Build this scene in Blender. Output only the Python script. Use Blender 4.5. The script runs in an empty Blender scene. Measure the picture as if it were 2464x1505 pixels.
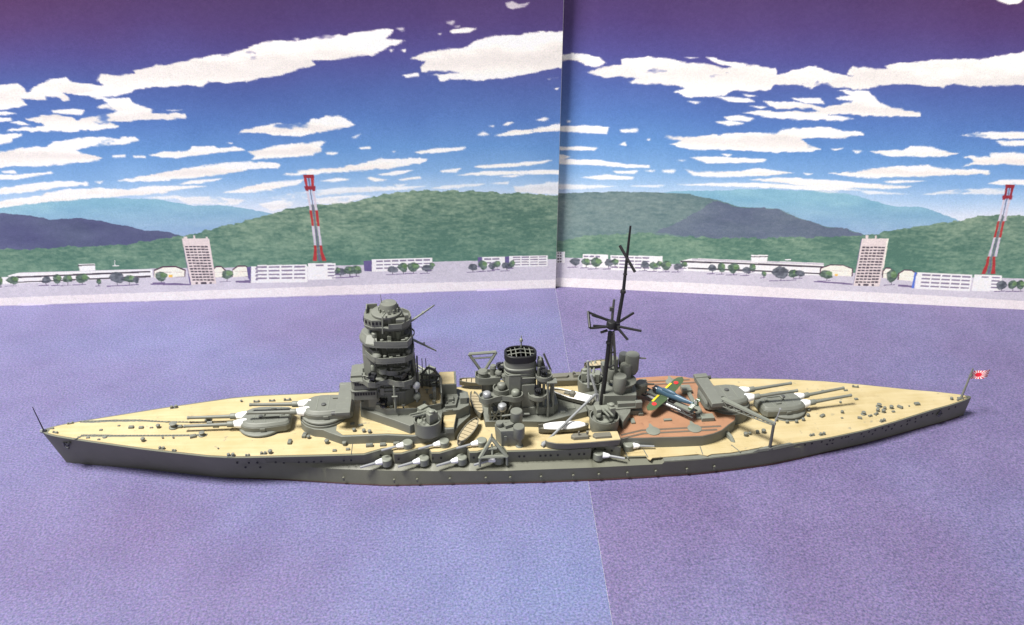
import bpy, math, random
import numpy as np
from mathutils import Vector, Matrix
SC = bpy.context.scene
COL = SC.collection
MM = 0.001
random.seed(7)
RNG = np.random.default_rng(11)
# ---------------------------------------------------------------- camera
CP = dict(f=1965.62, pitch=0.476842, yaw=0.102904, roll=0.007982, x=-29.9505, y=-222.5405, z=163.0212)
def setup_camera():
    cam = bpy.data.cameras.new('camera'); o = bpy.data.objects.new('camera', cam); COL.objects.link(o)
    cam.sensor_fit = 'HORIZONTAL'; cam.sensor_width = 36.0
    cam.lens = 36.0 * CP['f'] / 2464.0
    cam.clip_start = 0.01; cam.clip_end = 20.0
    cp, sp = math.cos(CP['pitch']), math.sin(CP['pitch'])
    F = Vector((math.sin(CP['yaw']) * cp, math.cos(CP['yaw']) * cp, -sp))
    R = Vector((math.cos(CP['yaw']), -math.sin(CP['yaw']), 0)); U = R.cross(F)
    c, s = math.cos(CP['roll']), math.sin(CP['roll'])
    R2 = c * R + s * U; U2 = -s * R + c * U
    m = Matrix((R2, U2, -F)).transposed().to_4x4()
    m.translation = Vector((CP['x'], CP['y'], CP['z'])) * MM
    o.matrix_world = m
    SC.camera = o
setup_camera()
# ---------------------------------------------------------------- light of the room, plus an added front fill
w = bpy.data.worlds.new('World'); SC.world = w; w.use_nodes = True
bg = w.node_tree.nodes['Background']; bg.inputs[0].default_value = (0.93, 0.96, 1.0, 1); bg.inputs[1].default_value = 0.20
def area(name, loc, target, size, watts, col=(1, 1, 1)):
    l = bpy.data.lights.new(name, 'AREA'); l.shape = 'RECTANGLE'; l.size = size[0]; l.size_y = size[1]
    l.energy = watts; l.color = col
    o = bpy.data.objects.new(name, l); COL.objects.link(o); o.location = loc
    d = Vector(target) - Vector(loc); o.rotation_euler = d.to_track_quat('-Z', 'Y').to_euler()
    return o
area('ceiling_lamp', (-0.52, -0.12, 1.15), (0, 0.0, 0.0), (0.36, 0.28), 43.0, (1.0, 0.975, 0.93))
area('front_fill_light', (0.1, -1.5, 0.85), (0, 0.1, 0.06), (1.6, 0.9), 5.0, (1.0, 0.98, 0.96))  # added soft fill that lifts the backdrop and other upright faces
SC.view_settings.view_transform = 'Standard'; SC.view_settings.look = 'None'
SC.view_settings.exposure = 0.0; SC.view_settings.gamma = 1.0
SC.render.engine = 'CYCLES'
# ---------------------------------------------------------------- helpers
def lin(c):
    c = np.asarray(c, float) / 255.0
    return np.where(c <= 0.04045, c / 12.92, ((c + 0.055) / 1.055) ** 2.4)
def tag(o, label=None, cat=None, group=None, kind=None):
    if label: o['label'] = label
    if cat: o['category'] = cat
    if group: o['group'] = group
    if kind: o['kind'] = kind
    return o
def empty(name, label, cat, loc=(0, 0, 0), rz=0, group=None):
    o = bpy.data.objects.new(name, None); COL.objects.link(o); o.empty_display_size = 0.01
    o.location = Vector(loc) * MM; o.rotation_euler = (0, 0, rz)
    return tag(o, label, cat, group)
class B:
    """collects geometry in millimetres, then links it as one mesh object"""
    def __init__(s): s.v = []; s.f = []
    def add(s, vs, fs):
        n = len(s.v); s.v += [tuple(map(float, q)) for q in vs]; s.f += [tuple(i + n for i in f) for f in fs]; return s
    def box(s, c, d, rz=0, rx=0, ry=0, taper=1.0):
        hx, hy, hz = d[0] / 2, d[1] / 2, d[2] / 2
        M = Matrix.Rotation(rz, 3, 'Z') @ Matrix.Rotation(ry, 3, 'Y') @ Matrix.Rotation(rx, 3, 'X')
        vs = []
        for z, k in ((-hz, 1), (hz, taper)):
            for x, y in ((-hx, -hy), (hx, -hy), (hx, hy), (-hx, hy)):
                vs.append(M @ Vector((x * k, y * k, z)) + Vector(c))
        return s.add(vs, [(3, 2, 1, 0), (4, 5, 6, 7), (0, 1, 5, 4), (1, 2, 6, 5), (2, 3, 7, 6), (3, 0, 4, 7)])
    def prism(s, poly, z0, z1, top=None, cap0=True, cap1=True):
        top = top or poly; n = len(poly)
        a = sum(poly[i][0] * poly[(i + 1) % n][1] - poly[(i + 1) % n][0] * poly[i][1] for i in range(n))
        if a < 0: poly = poly[::-1]; top = top[::-1]
        vs = [(x, y, z0) for x, y in poly] + [(x, y, z1) for x, y in top]
        fs = [(i, (i + 1) % n, n + (i + 1) % n, n + i) for i in range(n)]
        if cap0: fs.append(tuple(range(n - 1, -1, -1)))
        if cap1: fs.append(tuple(range(n, 2 * n)))
        return s.add(vs, fs)
    def wall(s, poly, z0, z1, t=0.45, closed=True):
        """bulwark: thin upright band following a plan outline"""
        n = len(poly); c = np.mean(np.array(poly), 0); P = np.array(poly, float)
        ins = []
        for i in range(n):
            a = P[(i - 1) % n] if (closed or i > 0) else P[i]; b = P[(i + 1) % n] if (closed or i < n - 1) else P[i]
            d = b - a; d /= max(np.linalg.norm(d), 1e-9); nn = np.array([-d[1], d[0]])
            if nn @ (c - P[i]) < 0: nn = -nn
            ins.append(P[i] + nn * t)
        ins = np.array(ins); vs = []
        for z in (z0, z1):
            vs += [(x, y, z) for x, y in P]; vs += [(x, y, z) for x, y in ins]
        fs = []
        for i in range(n if closed else n - 1):
            j = (i + 1) % n
            fs += [(i, j, 2 * n + j, 2 * n + i), (n + j, n + i, 3 * n + i, 3 * n + j), (2 * n + i, 2 * n + j, 3 * n + j, 3 * n + i), (j, i, n + i, n + j)]
        if not closed:
            fs += [(0, 2 * n, 3 * n, n), (n - 1, 2 * n - 1, 4 * n - 1, 3 * n - 1)]
        return s.add(vs, fs)
    def tube(s, p0, p1, r0, r1=None, n=10, cap=True):
        r1 = r0 if r1 is None else r1
        p0, p1 = Vector(p0), Vector(p1); d = (p1 - p0).normalized()
        a = d.cross(Vector((0, 0, 1)));
        if a.length < 1e-4: a = Vector((1, 0, 0))
        a.normalize(); b = d.cross(a)
        vs = []
        for p, r in ((p0, r0), (p1, r1)):
            for i in range(n):
                t = 2 * math.pi * i / n; vs.append(p + a * (r * math.cos(t)) + b * (r * math.sin(t)))
        fs = [(i, (i + 1) % n, n + (i + 1) % n, n + i) for i in range(n)]
        if cap: fs += [tuple(range(n - 1, -1, -1)), tuple(range(n, 2 * n))]
        return s.add(vs, fs)
    def path(s, pts, r, n=8):
        for a, b in zip(pts[:-1], pts[1:]): s.tube(a, b, r, r, n)
        return s
    def lathe(s, c, prof, n=24, sx=1.0, sy=1.0, M=None):
        """prof: list of (radius, height) bottom to top; closes ends"""
        vs = []; c = Vector(c)
        for r, z in prof:
            for i in range(n):
                t = 2 * math.pi * i / n; q = Vector((r * math.cos(t) * sx, r * math.sin(t) * sy, z))
                vs.append((M @ q if M else q) + c)
        fs = []
        for k in range(len(prof) - 1):
            for i in range(n):
                j = (i + 1) % n; fs.append((k * n + i, k * n + j, (k + 1) * n + j, (k + 1) * n + i))
        fs.append(tuple(range(n - 1, -1, -1))); m = (len(prof) - 1) * n; fs.append(tuple(range(m, m + n)))
        return s.add(vs, fs)
    def loft(s, rings, cap=True):
        n = len(rings[0]); vs = [q for r in rings for q in r]; fs = []
        for k in range(len(rings) - 1):
            for i in range(n):
                j = (i + 1) % n; fs.append((k * n + i, k * n + j, (k + 1) * n + j, (k + 1) * n + i))
        if cap: fs += [tuple(range(n - 1, -1, -1)), tuple(range((len(rings) - 1) * n, len(rings) * n))]
        return s.add(vs, fs)
    def mesh(s, name, mat, smooth=35, wob=0.0):
        me = bpy.data.meshes.new(name)
        V = np.array(s.v)
        if wob: V = V + RNG.normal(0, wob, V.shape)
        me.from_pydata((V * MM).tolist(), [], s.f); me.materials.append(mat)
        import bmesh
        bm = bmesh.new(); bm.from_mesh(me); bmesh.ops.recalc_face_normals(bm, faces=bm.faces); bm.to_mesh(me); bm.free()
        if smooth:
            me.shade_smooth(); me.set_sharp_from_angle(angle=math.radians(smooth))
        return me
    def build(s, name, mat, parent=None, bevel=0.0, smooth=35, loc=None, rot=None, label=None, kind=None):
        o = bpy.data.objects.new(name, s.mesh(name, mat, smooth)); COL.objects.link(o)
        if parent: o.parent = parent
        if loc is not None: o.location = Vector(loc) * MM
        if rot is not None: o.rotation_euler = rot
        if bevel:
            m = o.modifiers.new('bevel', 'BEVEL'); m.width = bevel * MM; m.segments = 2; m.limit_method = 'ANGLE'; m.angle_limit = math.radians(40)
        return tag(o, label, None, None, kind)
def copy_tree(o, parent=None):
    kids = list(o.children)
    c = o.copy(); COL.objects.link(c)
    if parent: c.parent = parent
    for k in kids: copy_tree(k, c)
    return c
def circ(cx, cy, r, a0=0, a1=360, n=24, sy=1.0):
    k = n if abs(a1 - a0) >= 360 else n + 1
    return [(cx + r * math.cos(math.radians(a0 + (a1 - a0) * i / n)), cy + sy * r * math.sin(math.radians(a0 + (a1 - a0) * i / n))) for i in range(k)]
def mir(half):
    """outline of the near (port) side from bow to stern, mirrored to the far side"""
    return half + [(x, -y) for x, y in half[::-1] if abs(y) > 1e-6]
# ---------------------------------------------------------------- materials
def nt(name):
    m = bpy.data.materials.new(name); m.use_nodes = True
    return m, m.node_tree, m.node_tree.nodes, m.node_tree.links, m.node_tree.nodes['Principled BSDF']
def paint(name, rgb, rough=0.5, spec=0.5, var=0.12, grain=0.06, bump=0.02, metal=0.0, coat=0.0, bscale=3500, wear=None):
    """painted plastic: blotchy brush variation, fine grain, slight bump"""
    m, t, N, L, p = nt(name)
    tc = N.new('ShaderNodeTexCoord')
    n1 = N.new('ShaderNodeTexNoise'); n1.inputs['Scale'].default_value = 210; n1.inputs['Detail'].default_value = 5; L.new(tc.outputs['Object'], n1.inputs['Vector'])
    n2 = N.new('ShaderNodeTexNoise'); n2.inputs['Scale'].default_value = bscale; n2.inputs['Detail'].default_value = 2; L.new(tc.outputs['Object'], n2.inputs['Vector'])
    a = N.new('ShaderNodeMath'); a.operation = 'MULTIPLY_ADD'; a.inputs[1].default_value = var * 2; a.inputs[2].default_value = 1 - var; L.new(n1.outputs['Fac'], a.inputs[0])
    b = N.new('ShaderNodeMath'); b.operation = 'MULTIPLY_ADD'; b.inputs[1].default_value = grain * 2; b.inputs[2].default_value = 1 - grain; L.new(n2.outputs['Fac'], b.inputs[0])
    c = N.new('ShaderNodeMath'); c.operation = 'MULTIPLY'; L.new(a.outputs[0], c.inputs[0]); L.new(b.outputs[0], c.inputs[1])
    mx = N.new('ShaderNodeVectorMath'); mx.operation = 'SCALE'; mx.inputs[0].default_value = rgb; L.new(c.outputs[0], mx.inputs['Scale'])
    out = mx.outputs[0]
    if wear:
        n3 = N.new('ShaderNodeTexNoise'); n3.inputs['Scale'].default_value = 480; n3.inputs['Detail'].default_value = 6; L.new(tc.outputs['Object'], n3.inputs['Vector'])
        r = N.new('ShaderNodeValToRGB'); r.color_ramp.elements[0].position = 0.60; r.color_ramp.elements[1].position = 0.72; L.new(n3.outputs['Fac'], r.inputs[0])
        k = N.new('ShaderNodeMix'); k.data_type = 'RGBA'; L.new(r.outputs[0], k.inputs[0]); L.new(out, k.inputs[6]); k.inputs[7].default_value = (*wear, 1); out = k.outputs[2]
    L.new(out, p.inputs['Base Color'])
    p.inputs['Roughness'].default_value = rough; p.inputs['Specular IOR Level'].default_value = spec; p.inputs['Metallic'].default_value = metal
    if coat: p.inputs['Coat Weight'].default_value = coat; p.inputs['Coat Roughness'].default_value = 0.15
    if bump:
        bp = N.new('ShaderNodeBump'); bp.inputs['Strength'].default_value = 0.35; bp.inputs['Distance'].default_value = bump * MM * 2
        L.new(n2.outputs['Fac'], bp.inputs['Height']); L.new(bp.outputs[0], p.inputs['Normal'])
    return m
GREY = paint('ship_grey', (0.132, 0.138, 0.118), 0.52, spec=0.5, wear=(0.155, 0.162, 0.137))
GREY2 = paint('ship_grey_light', (0.165, 0.175, 0.145), 0.5)
HULLG = paint('hull_grey', (0.122, 0.124, 0.094), 0.5, var=0.14)
DARK = paint('dark_grey', (0.06, 0.062, 0.06), 0.5)
BLACK = paint('gloss_black', (0.012, 0.012, 0.013), 0.5, spec=0.35, var=0.2)
GUN = paint('black_gun', (0.035, 0.036, 0.04), 0.22, spec=0.8, metal=0.35)
SILVER = paint('silver_grey', (0.30, 0.31, 0.32), 0.35, spec=0.6, metal=0.35)
WHITE = paint('white_paint', (0.80, 0.80, 0.80), 0.5, var=0.05, grain=0.03)
BROWN = paint('linoleum_brown', (0.285, 0.148, 0.083), 0.6, var=0.2, wear=(0.22, 0.11, 0.065))
RAILB = paint('rail_brown', (0.19, 0.12, 0.08), 0.5)
RED = paint('boot_red', (0.035, 0.014, 0.018), 0.5)
PGREEN = paint('plane_green', (0.055, 0.085, 0.04), 0.35)
PBLUE = paint('plane_blue', (0.05, 0.10, 0.15), 0.4, spec=0.5)
PYEL = paint('plane_yellow', (0.75, 0.55, 0.03), 0.45)
PRED = paint('plane_red', (0.55, 0.03, 0.03), 0.45)
BOATW = paint('boat_wood', (0.36, 0.30, 0.19), 0.55, var=0.2)
DRAB = paint('boat_grey', (0.13, 0.125, 0.10), 0.5)
def deck_mat(name, rgb, lines=True, scale=1.0):
    m, t, N, L, p = nt(name)
    tc = N.new('ShaderNodeTexCoord')
    n1 = N.new('ShaderNodeTexNoise'); n1.inputs['Scale'].default_value = 130; n1.inputs['Detail'].default_value = 6; L.new(tc.outputs['Object'], n1.inputs['Vector'])
    n2 = N.new('ShaderNodeTexNoise'); n2.inputs['Scale'].default_value = 2600; n2.inputs['Detail'].default_value = 3; L.new(tc.outputs['Object'], n2.inputs['Vector'])
    mp = N.new('ShaderNodeMapping'); mp.inputs['Scale'].default_value = (60, 900, 60); L.new(tc.outputs['Object'], mp.inputs['Vector'])
    n3 = N.new('ShaderNodeTexNoise'); n3.inputs['Scale'].default_value = 1.0; n3.inputs['Detail'].default_value = 4; L.new(mp.outputs[0], n3.inputs['Vector'])
    r = N.new('ShaderNodeValToRGB'); r.color_ramp.elements[0].position = 0.3; r.color_ramp.elements[1].position = 0.72
    r.color_ramp.elements[0].color = (rgb[0] * .84, rgb[1] * .80, rgb[2] * .70, 1); r.color_ramp.elements[1].color = (rgb[0] * 1.08, rgb[1] * 1.09, rgb[2] * 1.2, 1)
    s = N.new('ShaderNodeMath'); s.operation = 'MULTIPLY_ADD'; s.inputs[1].default_value = 0.45; L.new(n3.outputs['Fac'], s.inputs[0])
    s2 = N.new('ShaderNodeMath'); s2.operation = 'MULTIPLY'; s2.inputs[1].default_value = 0.55; L.new(n1.outputs['Fac'], s2.inputs[0]); L.new(s2.outputs[0], s.inputs[2])
    L.new(s.outputs[0], r.inputs[0]); out = r.outputs[0]
    sep = N.new('ShaderNodeSeparateXYZ'); L.new(tc.outputs['Object'], sep.inputs[0])
    fr = N.new('ShaderNodeMath'); fr.operation = 'MULTIPLY'; fr.inputs[1].default_value = 1.0 / (0.62 * scale * MM); L.new(sep.outputs['Y'], fr.inputs[0])
    f2 = N.new('ShaderNodeMath'); f2.operation = 'FRACT'; L.new(fr.outputs[0], f2.inputs[0])
    g = N.new('ShaderNodeMath'); g.operation = 'LESS_THAN'; g.inputs[1].default_value = 0.2; L.new(f2.outputs[0], g.inputs[0])
    gm = N.new('ShaderNodeMath'); gm.operation = 'MULTIPLY'; gm.inputs[1].default_value = 0.42 if lines else 0.14; L.new(g.outputs[0], gm.inputs[0])
    mx = N.new('ShaderNodeMix'); mx.data_type = 'RGBA'; L.new(gm.outputs[0], mx.inputs[0]); L.new(out, mx.inputs[6]); mx.inputs[7].default_value = (rgb[0] * .5, rgb[1] * .42, rgb[2] * .32, 1)
    n5 = N.new('ShaderNodeTexNoise'); n5.inputs['Scale'].default_value = 75; n5.inputs['Detail'].default_value = 7; n5.inputs['Roughness'].default_value = 0.68; L.new(tc.outputs['Object'], n5.inputs['Vector'])
    r5 = N.new('ShaderNodeValToRGB'); r5.color_ramp.elements[0].position = 0.54; r5.color_ramp.elements[1].position = 0.76; r5.color_ramp.elements[1].color = (.55, .55, .55, 1); L.new(n5.outputs['Fac'], r5.inputs[0])
    m5 = N.new('ShaderNodeMix'); m5.data_type = 'RGBA'; L.new(r5.outputs[0], m5.inputs[0]); L.new(mx.outputs[2], m5.inputs[6]); m5.inputs[7].default_value = (rgb[0] * .62, rgb[1] * .55, rgb[2] * .45, 1)
    n6 = N.new('ShaderNodeTexNoise'); n6.inputs['Scale'].default_value = 420; n6.inputs['Detail'].default_value = 5; L.new(tc.outputs['Object'], n6.inputs['Vector'])
    r6 = N.new('ShaderNodeValToRGB'); r6.color_ramp.elements[0].position = 0.66; r6.color_ramp.elements[1].position = 0.72; r6.color_ramp.elements[1].color = (.6, .6, .6, 1); L.new(n6.outputs['Fac'], r6.inputs[0])
    m6 = N.new('ShaderNodeMix'); m6.data_type = 'RGBA'; L.new(r6.outputs[0], m6.inputs[0]); L.new(m5.outputs[2], m6.inputs[6]); m6.inputs[7].default_value = (.16, .155, .125, 1)
    L.new(m6.outputs[2], p.inputs['Base Color']); p.inputs['Roughness'].default_value = 0.6
    h = N.new('ShaderNodeMath'); h.operation = 'MULTIPLY_ADD'; h.inputs[1].default_value = -0.8; L.new(g.outputs[0], h.inputs[0]); L.new(n2.outputs['Fac'], h.inputs[2])
    bp = N.new('ShaderNodeBump'); bp.inputs['Strength'].default_value = 0.4; bp.inputs['Distance'].default_value = 0.05 * MM
    L.new(h.outputs[0], bp.inputs['Height']); L.new(bp.outputs[0], p.inputs['Normal'])
    return m
BUFF = deck_mat('buff_deck', (0.425, 0.352, 0.19), False)
BUFFL = deck_mat('buff_planked', (0.425, 0.352, 0.19), True, 1.35)
def vcol_mat(name, grain=0.1, gscale=2600, rough=0.55, bump=0.03, spec=0.3):
    m, t, N, L, p = nt(name)
    at = N.new('ShaderNodeVertexColor'); at.layer_name = 'print'
    tc = N.new('ShaderNodeTexCoord')
    n = N.new('ShaderNodeTexNoise'); n.inputs['Scale'].default_value = gscale; n.inputs['Detail'].default_value = 3; n.inputs['Roughness'].default_value = 0.7; L.new(tc.outputs['Object'], n.inputs['Vector'])
    # coloured ink speckle, centred on 1
    v = N.new('ShaderNodeVectorMath'); v.operation = 'MULTIPLY_ADD'; v.inputs[1].default_value = (.9 * grain,) * 3; v.inputs[2].default_value = (1 - .45 * grain,) * 3; L.new(n.outputs['Color'], v.inputs[0])
    n2 = N.new('ShaderNodeMath'); n2.operation = 'MULTIPLY_ADD'; n2.inputs[1].default_value = 3.0 * grain; n2.inputs[2].default_value = 1 - 1.5 * grain; L.new(n.outputs['Fac'], n2.inputs[0])
    mm = N.new('ShaderNodeVectorMath'); mm.operation = 'MULTIPLY'; L.new(at.outputs['Color'], mm.inputs[0]); L.new(v.outputs[0], mm.inputs[1])
    ms = N.new('ShaderNodeVectorMath'); ms.operation = 'SCALE'; L.new(mm.outputs[0], ms.inputs[0]); L.new(n2.outputs[0], ms.inputs['Scale'])
    L.new(ms.outputs[0], p.inputs['Base Color'])
    p.inputs['Roughness'].default_value = rough; p.inputs['Specular IOR Level'].default_value = spec
    if bump:
        bp = N.new('ShaderNodeBump'); bp.inputs['Strength'].default_value = 0.5; bp.inputs['Distance'].default_value = bump * MM
        L.new(n.outputs['Fac'], bp.inputs['Height']); L.new(bp.outputs[0], p.inputs['Normal'])
    return m
PRINTM = vcol_mat('printed_card', 0.20, 2300, 0.6, 0.012)
SEAM = vcol_mat('printed_sea_paper', 0.72, 1500, 0.55, 0.08)
EDGE = paint('card_edge', (0.75, 0.74, 0.70), 0.7, var=0.05)
# ---------------------------------------------------------------- value noise on a regular image
def vnoise(h, w, cell, seed, octaves=4, aspect=1.0):
    r = np.random.default_rng(seed); out = np.zeros((h, w)); amp = 1.0; tot = 0
    for k in range(octaves):
        cy = max(cell / 2 ** k, 1.0); cx = cy * aspect
        gh, gw = int(h / cy) + 3, int(w / cx) + 3
        g = r.random((gh, gw)) * 2 - 1
        y = np.arange(h) / cy; x = np.arange(w) / cx
        y0 = y.astype(int); x0 = x.astype(int); fy = y - y0; fx = x - x0
        fy = (fy * fy * (3 - 2 * fy))[:, None]; fx = (fx * fx * (3 - 2 * fx))[None]
        a = g[np.ix_(y0, x0)] * (1 - fx) + g[np.ix_(y0, x0 + 1)] * fx
        b = g[np.ix_(y0 + 1, x0)] * (1 - fx) + g[np.ix_(y0 + 1, x0 + 1)] * fx
        out += amp * (a * (1 - fy) + b * fy); tot += amp; amp *= 0.55
    return out / tot * 1.6
def in_poly(poly, X, Y):
    inside = np.zeros(X.shape, bool); n = len(poly)
    for i in range(n):
        x1, y1 = poly[i]; x2, y2 = poly[(i + 1) % n]
        if y1 == y2: continue
        c = (Y >= min(y1, y2)) & (Y < max(y1, y2))
        inside ^= c & (X < (x2 - x1) * (Y - y1) / (y2 - y1) + x1)
    return inside
# ---------------------------------------------------------------- sea sheets (printed paper) and table
BASE_L = [(24.8076, 113.541), (-219.824, 116.165)]; BASE_R = [(25.5477, 116.1), (228.4483, 74.9962)]
SEAM0 = (24.8, 113.4); SEAM1 = (10.7, -80.3)
def seam_x(y): return SEAM0[0] + (SEAM1[0] - SEAM0[0]) * (SEAM0[1] - y) / (SEAM0[1] - SEAM1[1])
b = B(); b.box((0, -40, -3.2), (1500, 1100, 4)); b.build('ground', paint('table_top', (0.35, 0.30, 0.25), 0.5), kind='structure')
SEA_BLOBS = [('b', -136.3, 78.4, 45, 22, 1), ('b', -8.0, 78.0, 70, 16, 0.8), ('b', -10.3, -57.7, 55, 24, 1), ('b', -55.3, -37.1, 40, 16, 0.5), ('b', 158.6, 26.7, 32, 18, 0.6), ('b', -89.9, 54.7, 40, 14, 0.5), ('b', 9.8, -41.3, 20, 25, 0.4), ('b', -3.6, -74.3, 40, 14, 0.7), ('b', -146.5, 26.0, 30, 14, 0.3), ('p', -185.3, 57.0, 30, 28, 0.6), ('p', -68.5, 83.2, 22, 12, 0.6), ('p', 77.2, 53.0, 40, 25, 0.5), ('p', 39.2, -51.0, 30, 20, 0.9), ('p', 120.2, -49.6, 45, 25, 0.4), ('p', -81.9, -46.4, 40, 18, 0.5), ('p', -124.0, -42.5, 40, 22, 0.5), ('p', -38.6, -27.7, 30, 8, 0.6), ('p', 58.9, -74.6, 60, 20, 0.4), ('p', 35.8, 85.5, 25, 14, 0.5), ('b', 112.1, -78.0, 40, 15, 0.3), ('p', 32.3, -30.3, 30, 12, 0.8)]
def grid_sheet(name, P, colors, mat, parent=None):
    """P: (h, w, 3) mm points, colors: (h, w, 3) linear"""
    h, w_ = P.shape[:2]
    me = bpy.data.meshes.new(name)
    idx = np.arange(h * w_).reshape(h, w_)
    q = np.stack([idx[:-1, :-1], idx[:-1, 1:], idx[1:, 1:], idx[1:, :-1]], -1).reshape(-1, 4)
    me.vertices.add(h * w_); me.vertices.foreach_set('co', (P.reshape(-1) * MM).astype(np.float32))
    me.loops.add(q.size); me.loops.foreach_set('vertex_index', q.reshape(-1).astype(np.int32))
    me.polygons.add(len(q)); me.polygons.foreach_set('loop_start', (np.arange(len(q)) * 4).astype(np.int32))
    me.update(); me.validate()
    a = me.color_attributes.new('print', 'FLOAT_COLOR', 'POINT')
    c = np.ones((h * w_, 4), np.float32); c[:, :3] = colors.reshape(-1, 3); a.data.foreach_set('color', c.reshape(-1))
    me.materials.append(mat); o = bpy.data.objects.new(name, me); COL.objects.link(o)
    if parent: o.parent = parent
    return o
K_SEA = 2.3
def sea_sheet(side, label):
    ys = np.linspace(-235, 122, 300); ws = np.linspace(0, 1, 300)
    Y = np.repeat(ys[:, None], 300, 1); sx = seam_x(Y)
    X = (-330 + (sx + 330) * ws[None]) if side == 'L' else (sx + 0.02 + (330 - sx) * ws[None])
    h = 300
    blue = vnoise(h, h, 70, 3 if side == 'L' else 4, 4) * 0.32; pur = vnoise(h, h, 55, 5 if side == 'L' else 6, 5) * 0.3
    for k, x, y, rx, ry, a in SEA_BLOBS:
        if (x > seam_x(y)) != (side == 'R'): continue
        g = .38 * a * np.exp(-(((X - x) / rx) ** 2 + ((Y - y) / ry) ** 2))
        if k == 'b': blue = blue + g
        else: pur = pur + g
    blue = np.clip(blue, 0, 1)[..., None]; pur = np.clip(pur, 0, 1)[..., None]
    c0 = np.array((142, 137, 186.)) if side == 'L' else np.array((143, 133, 181.))
    c = c0 + (np.array((143, 158, 210.)) - c0) * blue
    c = c + (np.array((132, 112, 160.)) - c) * pur * (1 - blue * .6)
    c = c + (vnoise(h, h, 9, 8, 3) * 5)[..., None]
    # the sheet has a slight curl and is not perfectly flat
    Z = np.full_like(X, -0.02 if side == 'L' else -0.14)
    o = grid_sheet('sea_sheet', np.stack([X, Y, Z], -1), lin(c) / K_SEA, SEAM)
    tag(o, label, 'paper sheet', 'printed sea paper sheets')
    e = B()
    if side == 'L':
        e.add([(seam_x(-235) , -235, -0.14), (seam_x(122), 122, -0.14), (seam_x(122), 122, 0.0), (seam_x(-235), -235, 0.0), (seam_x(-235) - .03, -235, 0.0), (seam_x(122) - .03, 122, 0.0)], [(0, 1, 2, 3), (3, 2, 5, 4)])
        e.build('paper_edge', EDGE, o, smooth=0)
    return o
sea_sheet('L', 'bluer left sheet of printed sea paper under the bow and pagoda mast')
sea_sheet('R', 'right printed sea paper under the stern, more purple, slightly lower than the other sheet')
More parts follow.
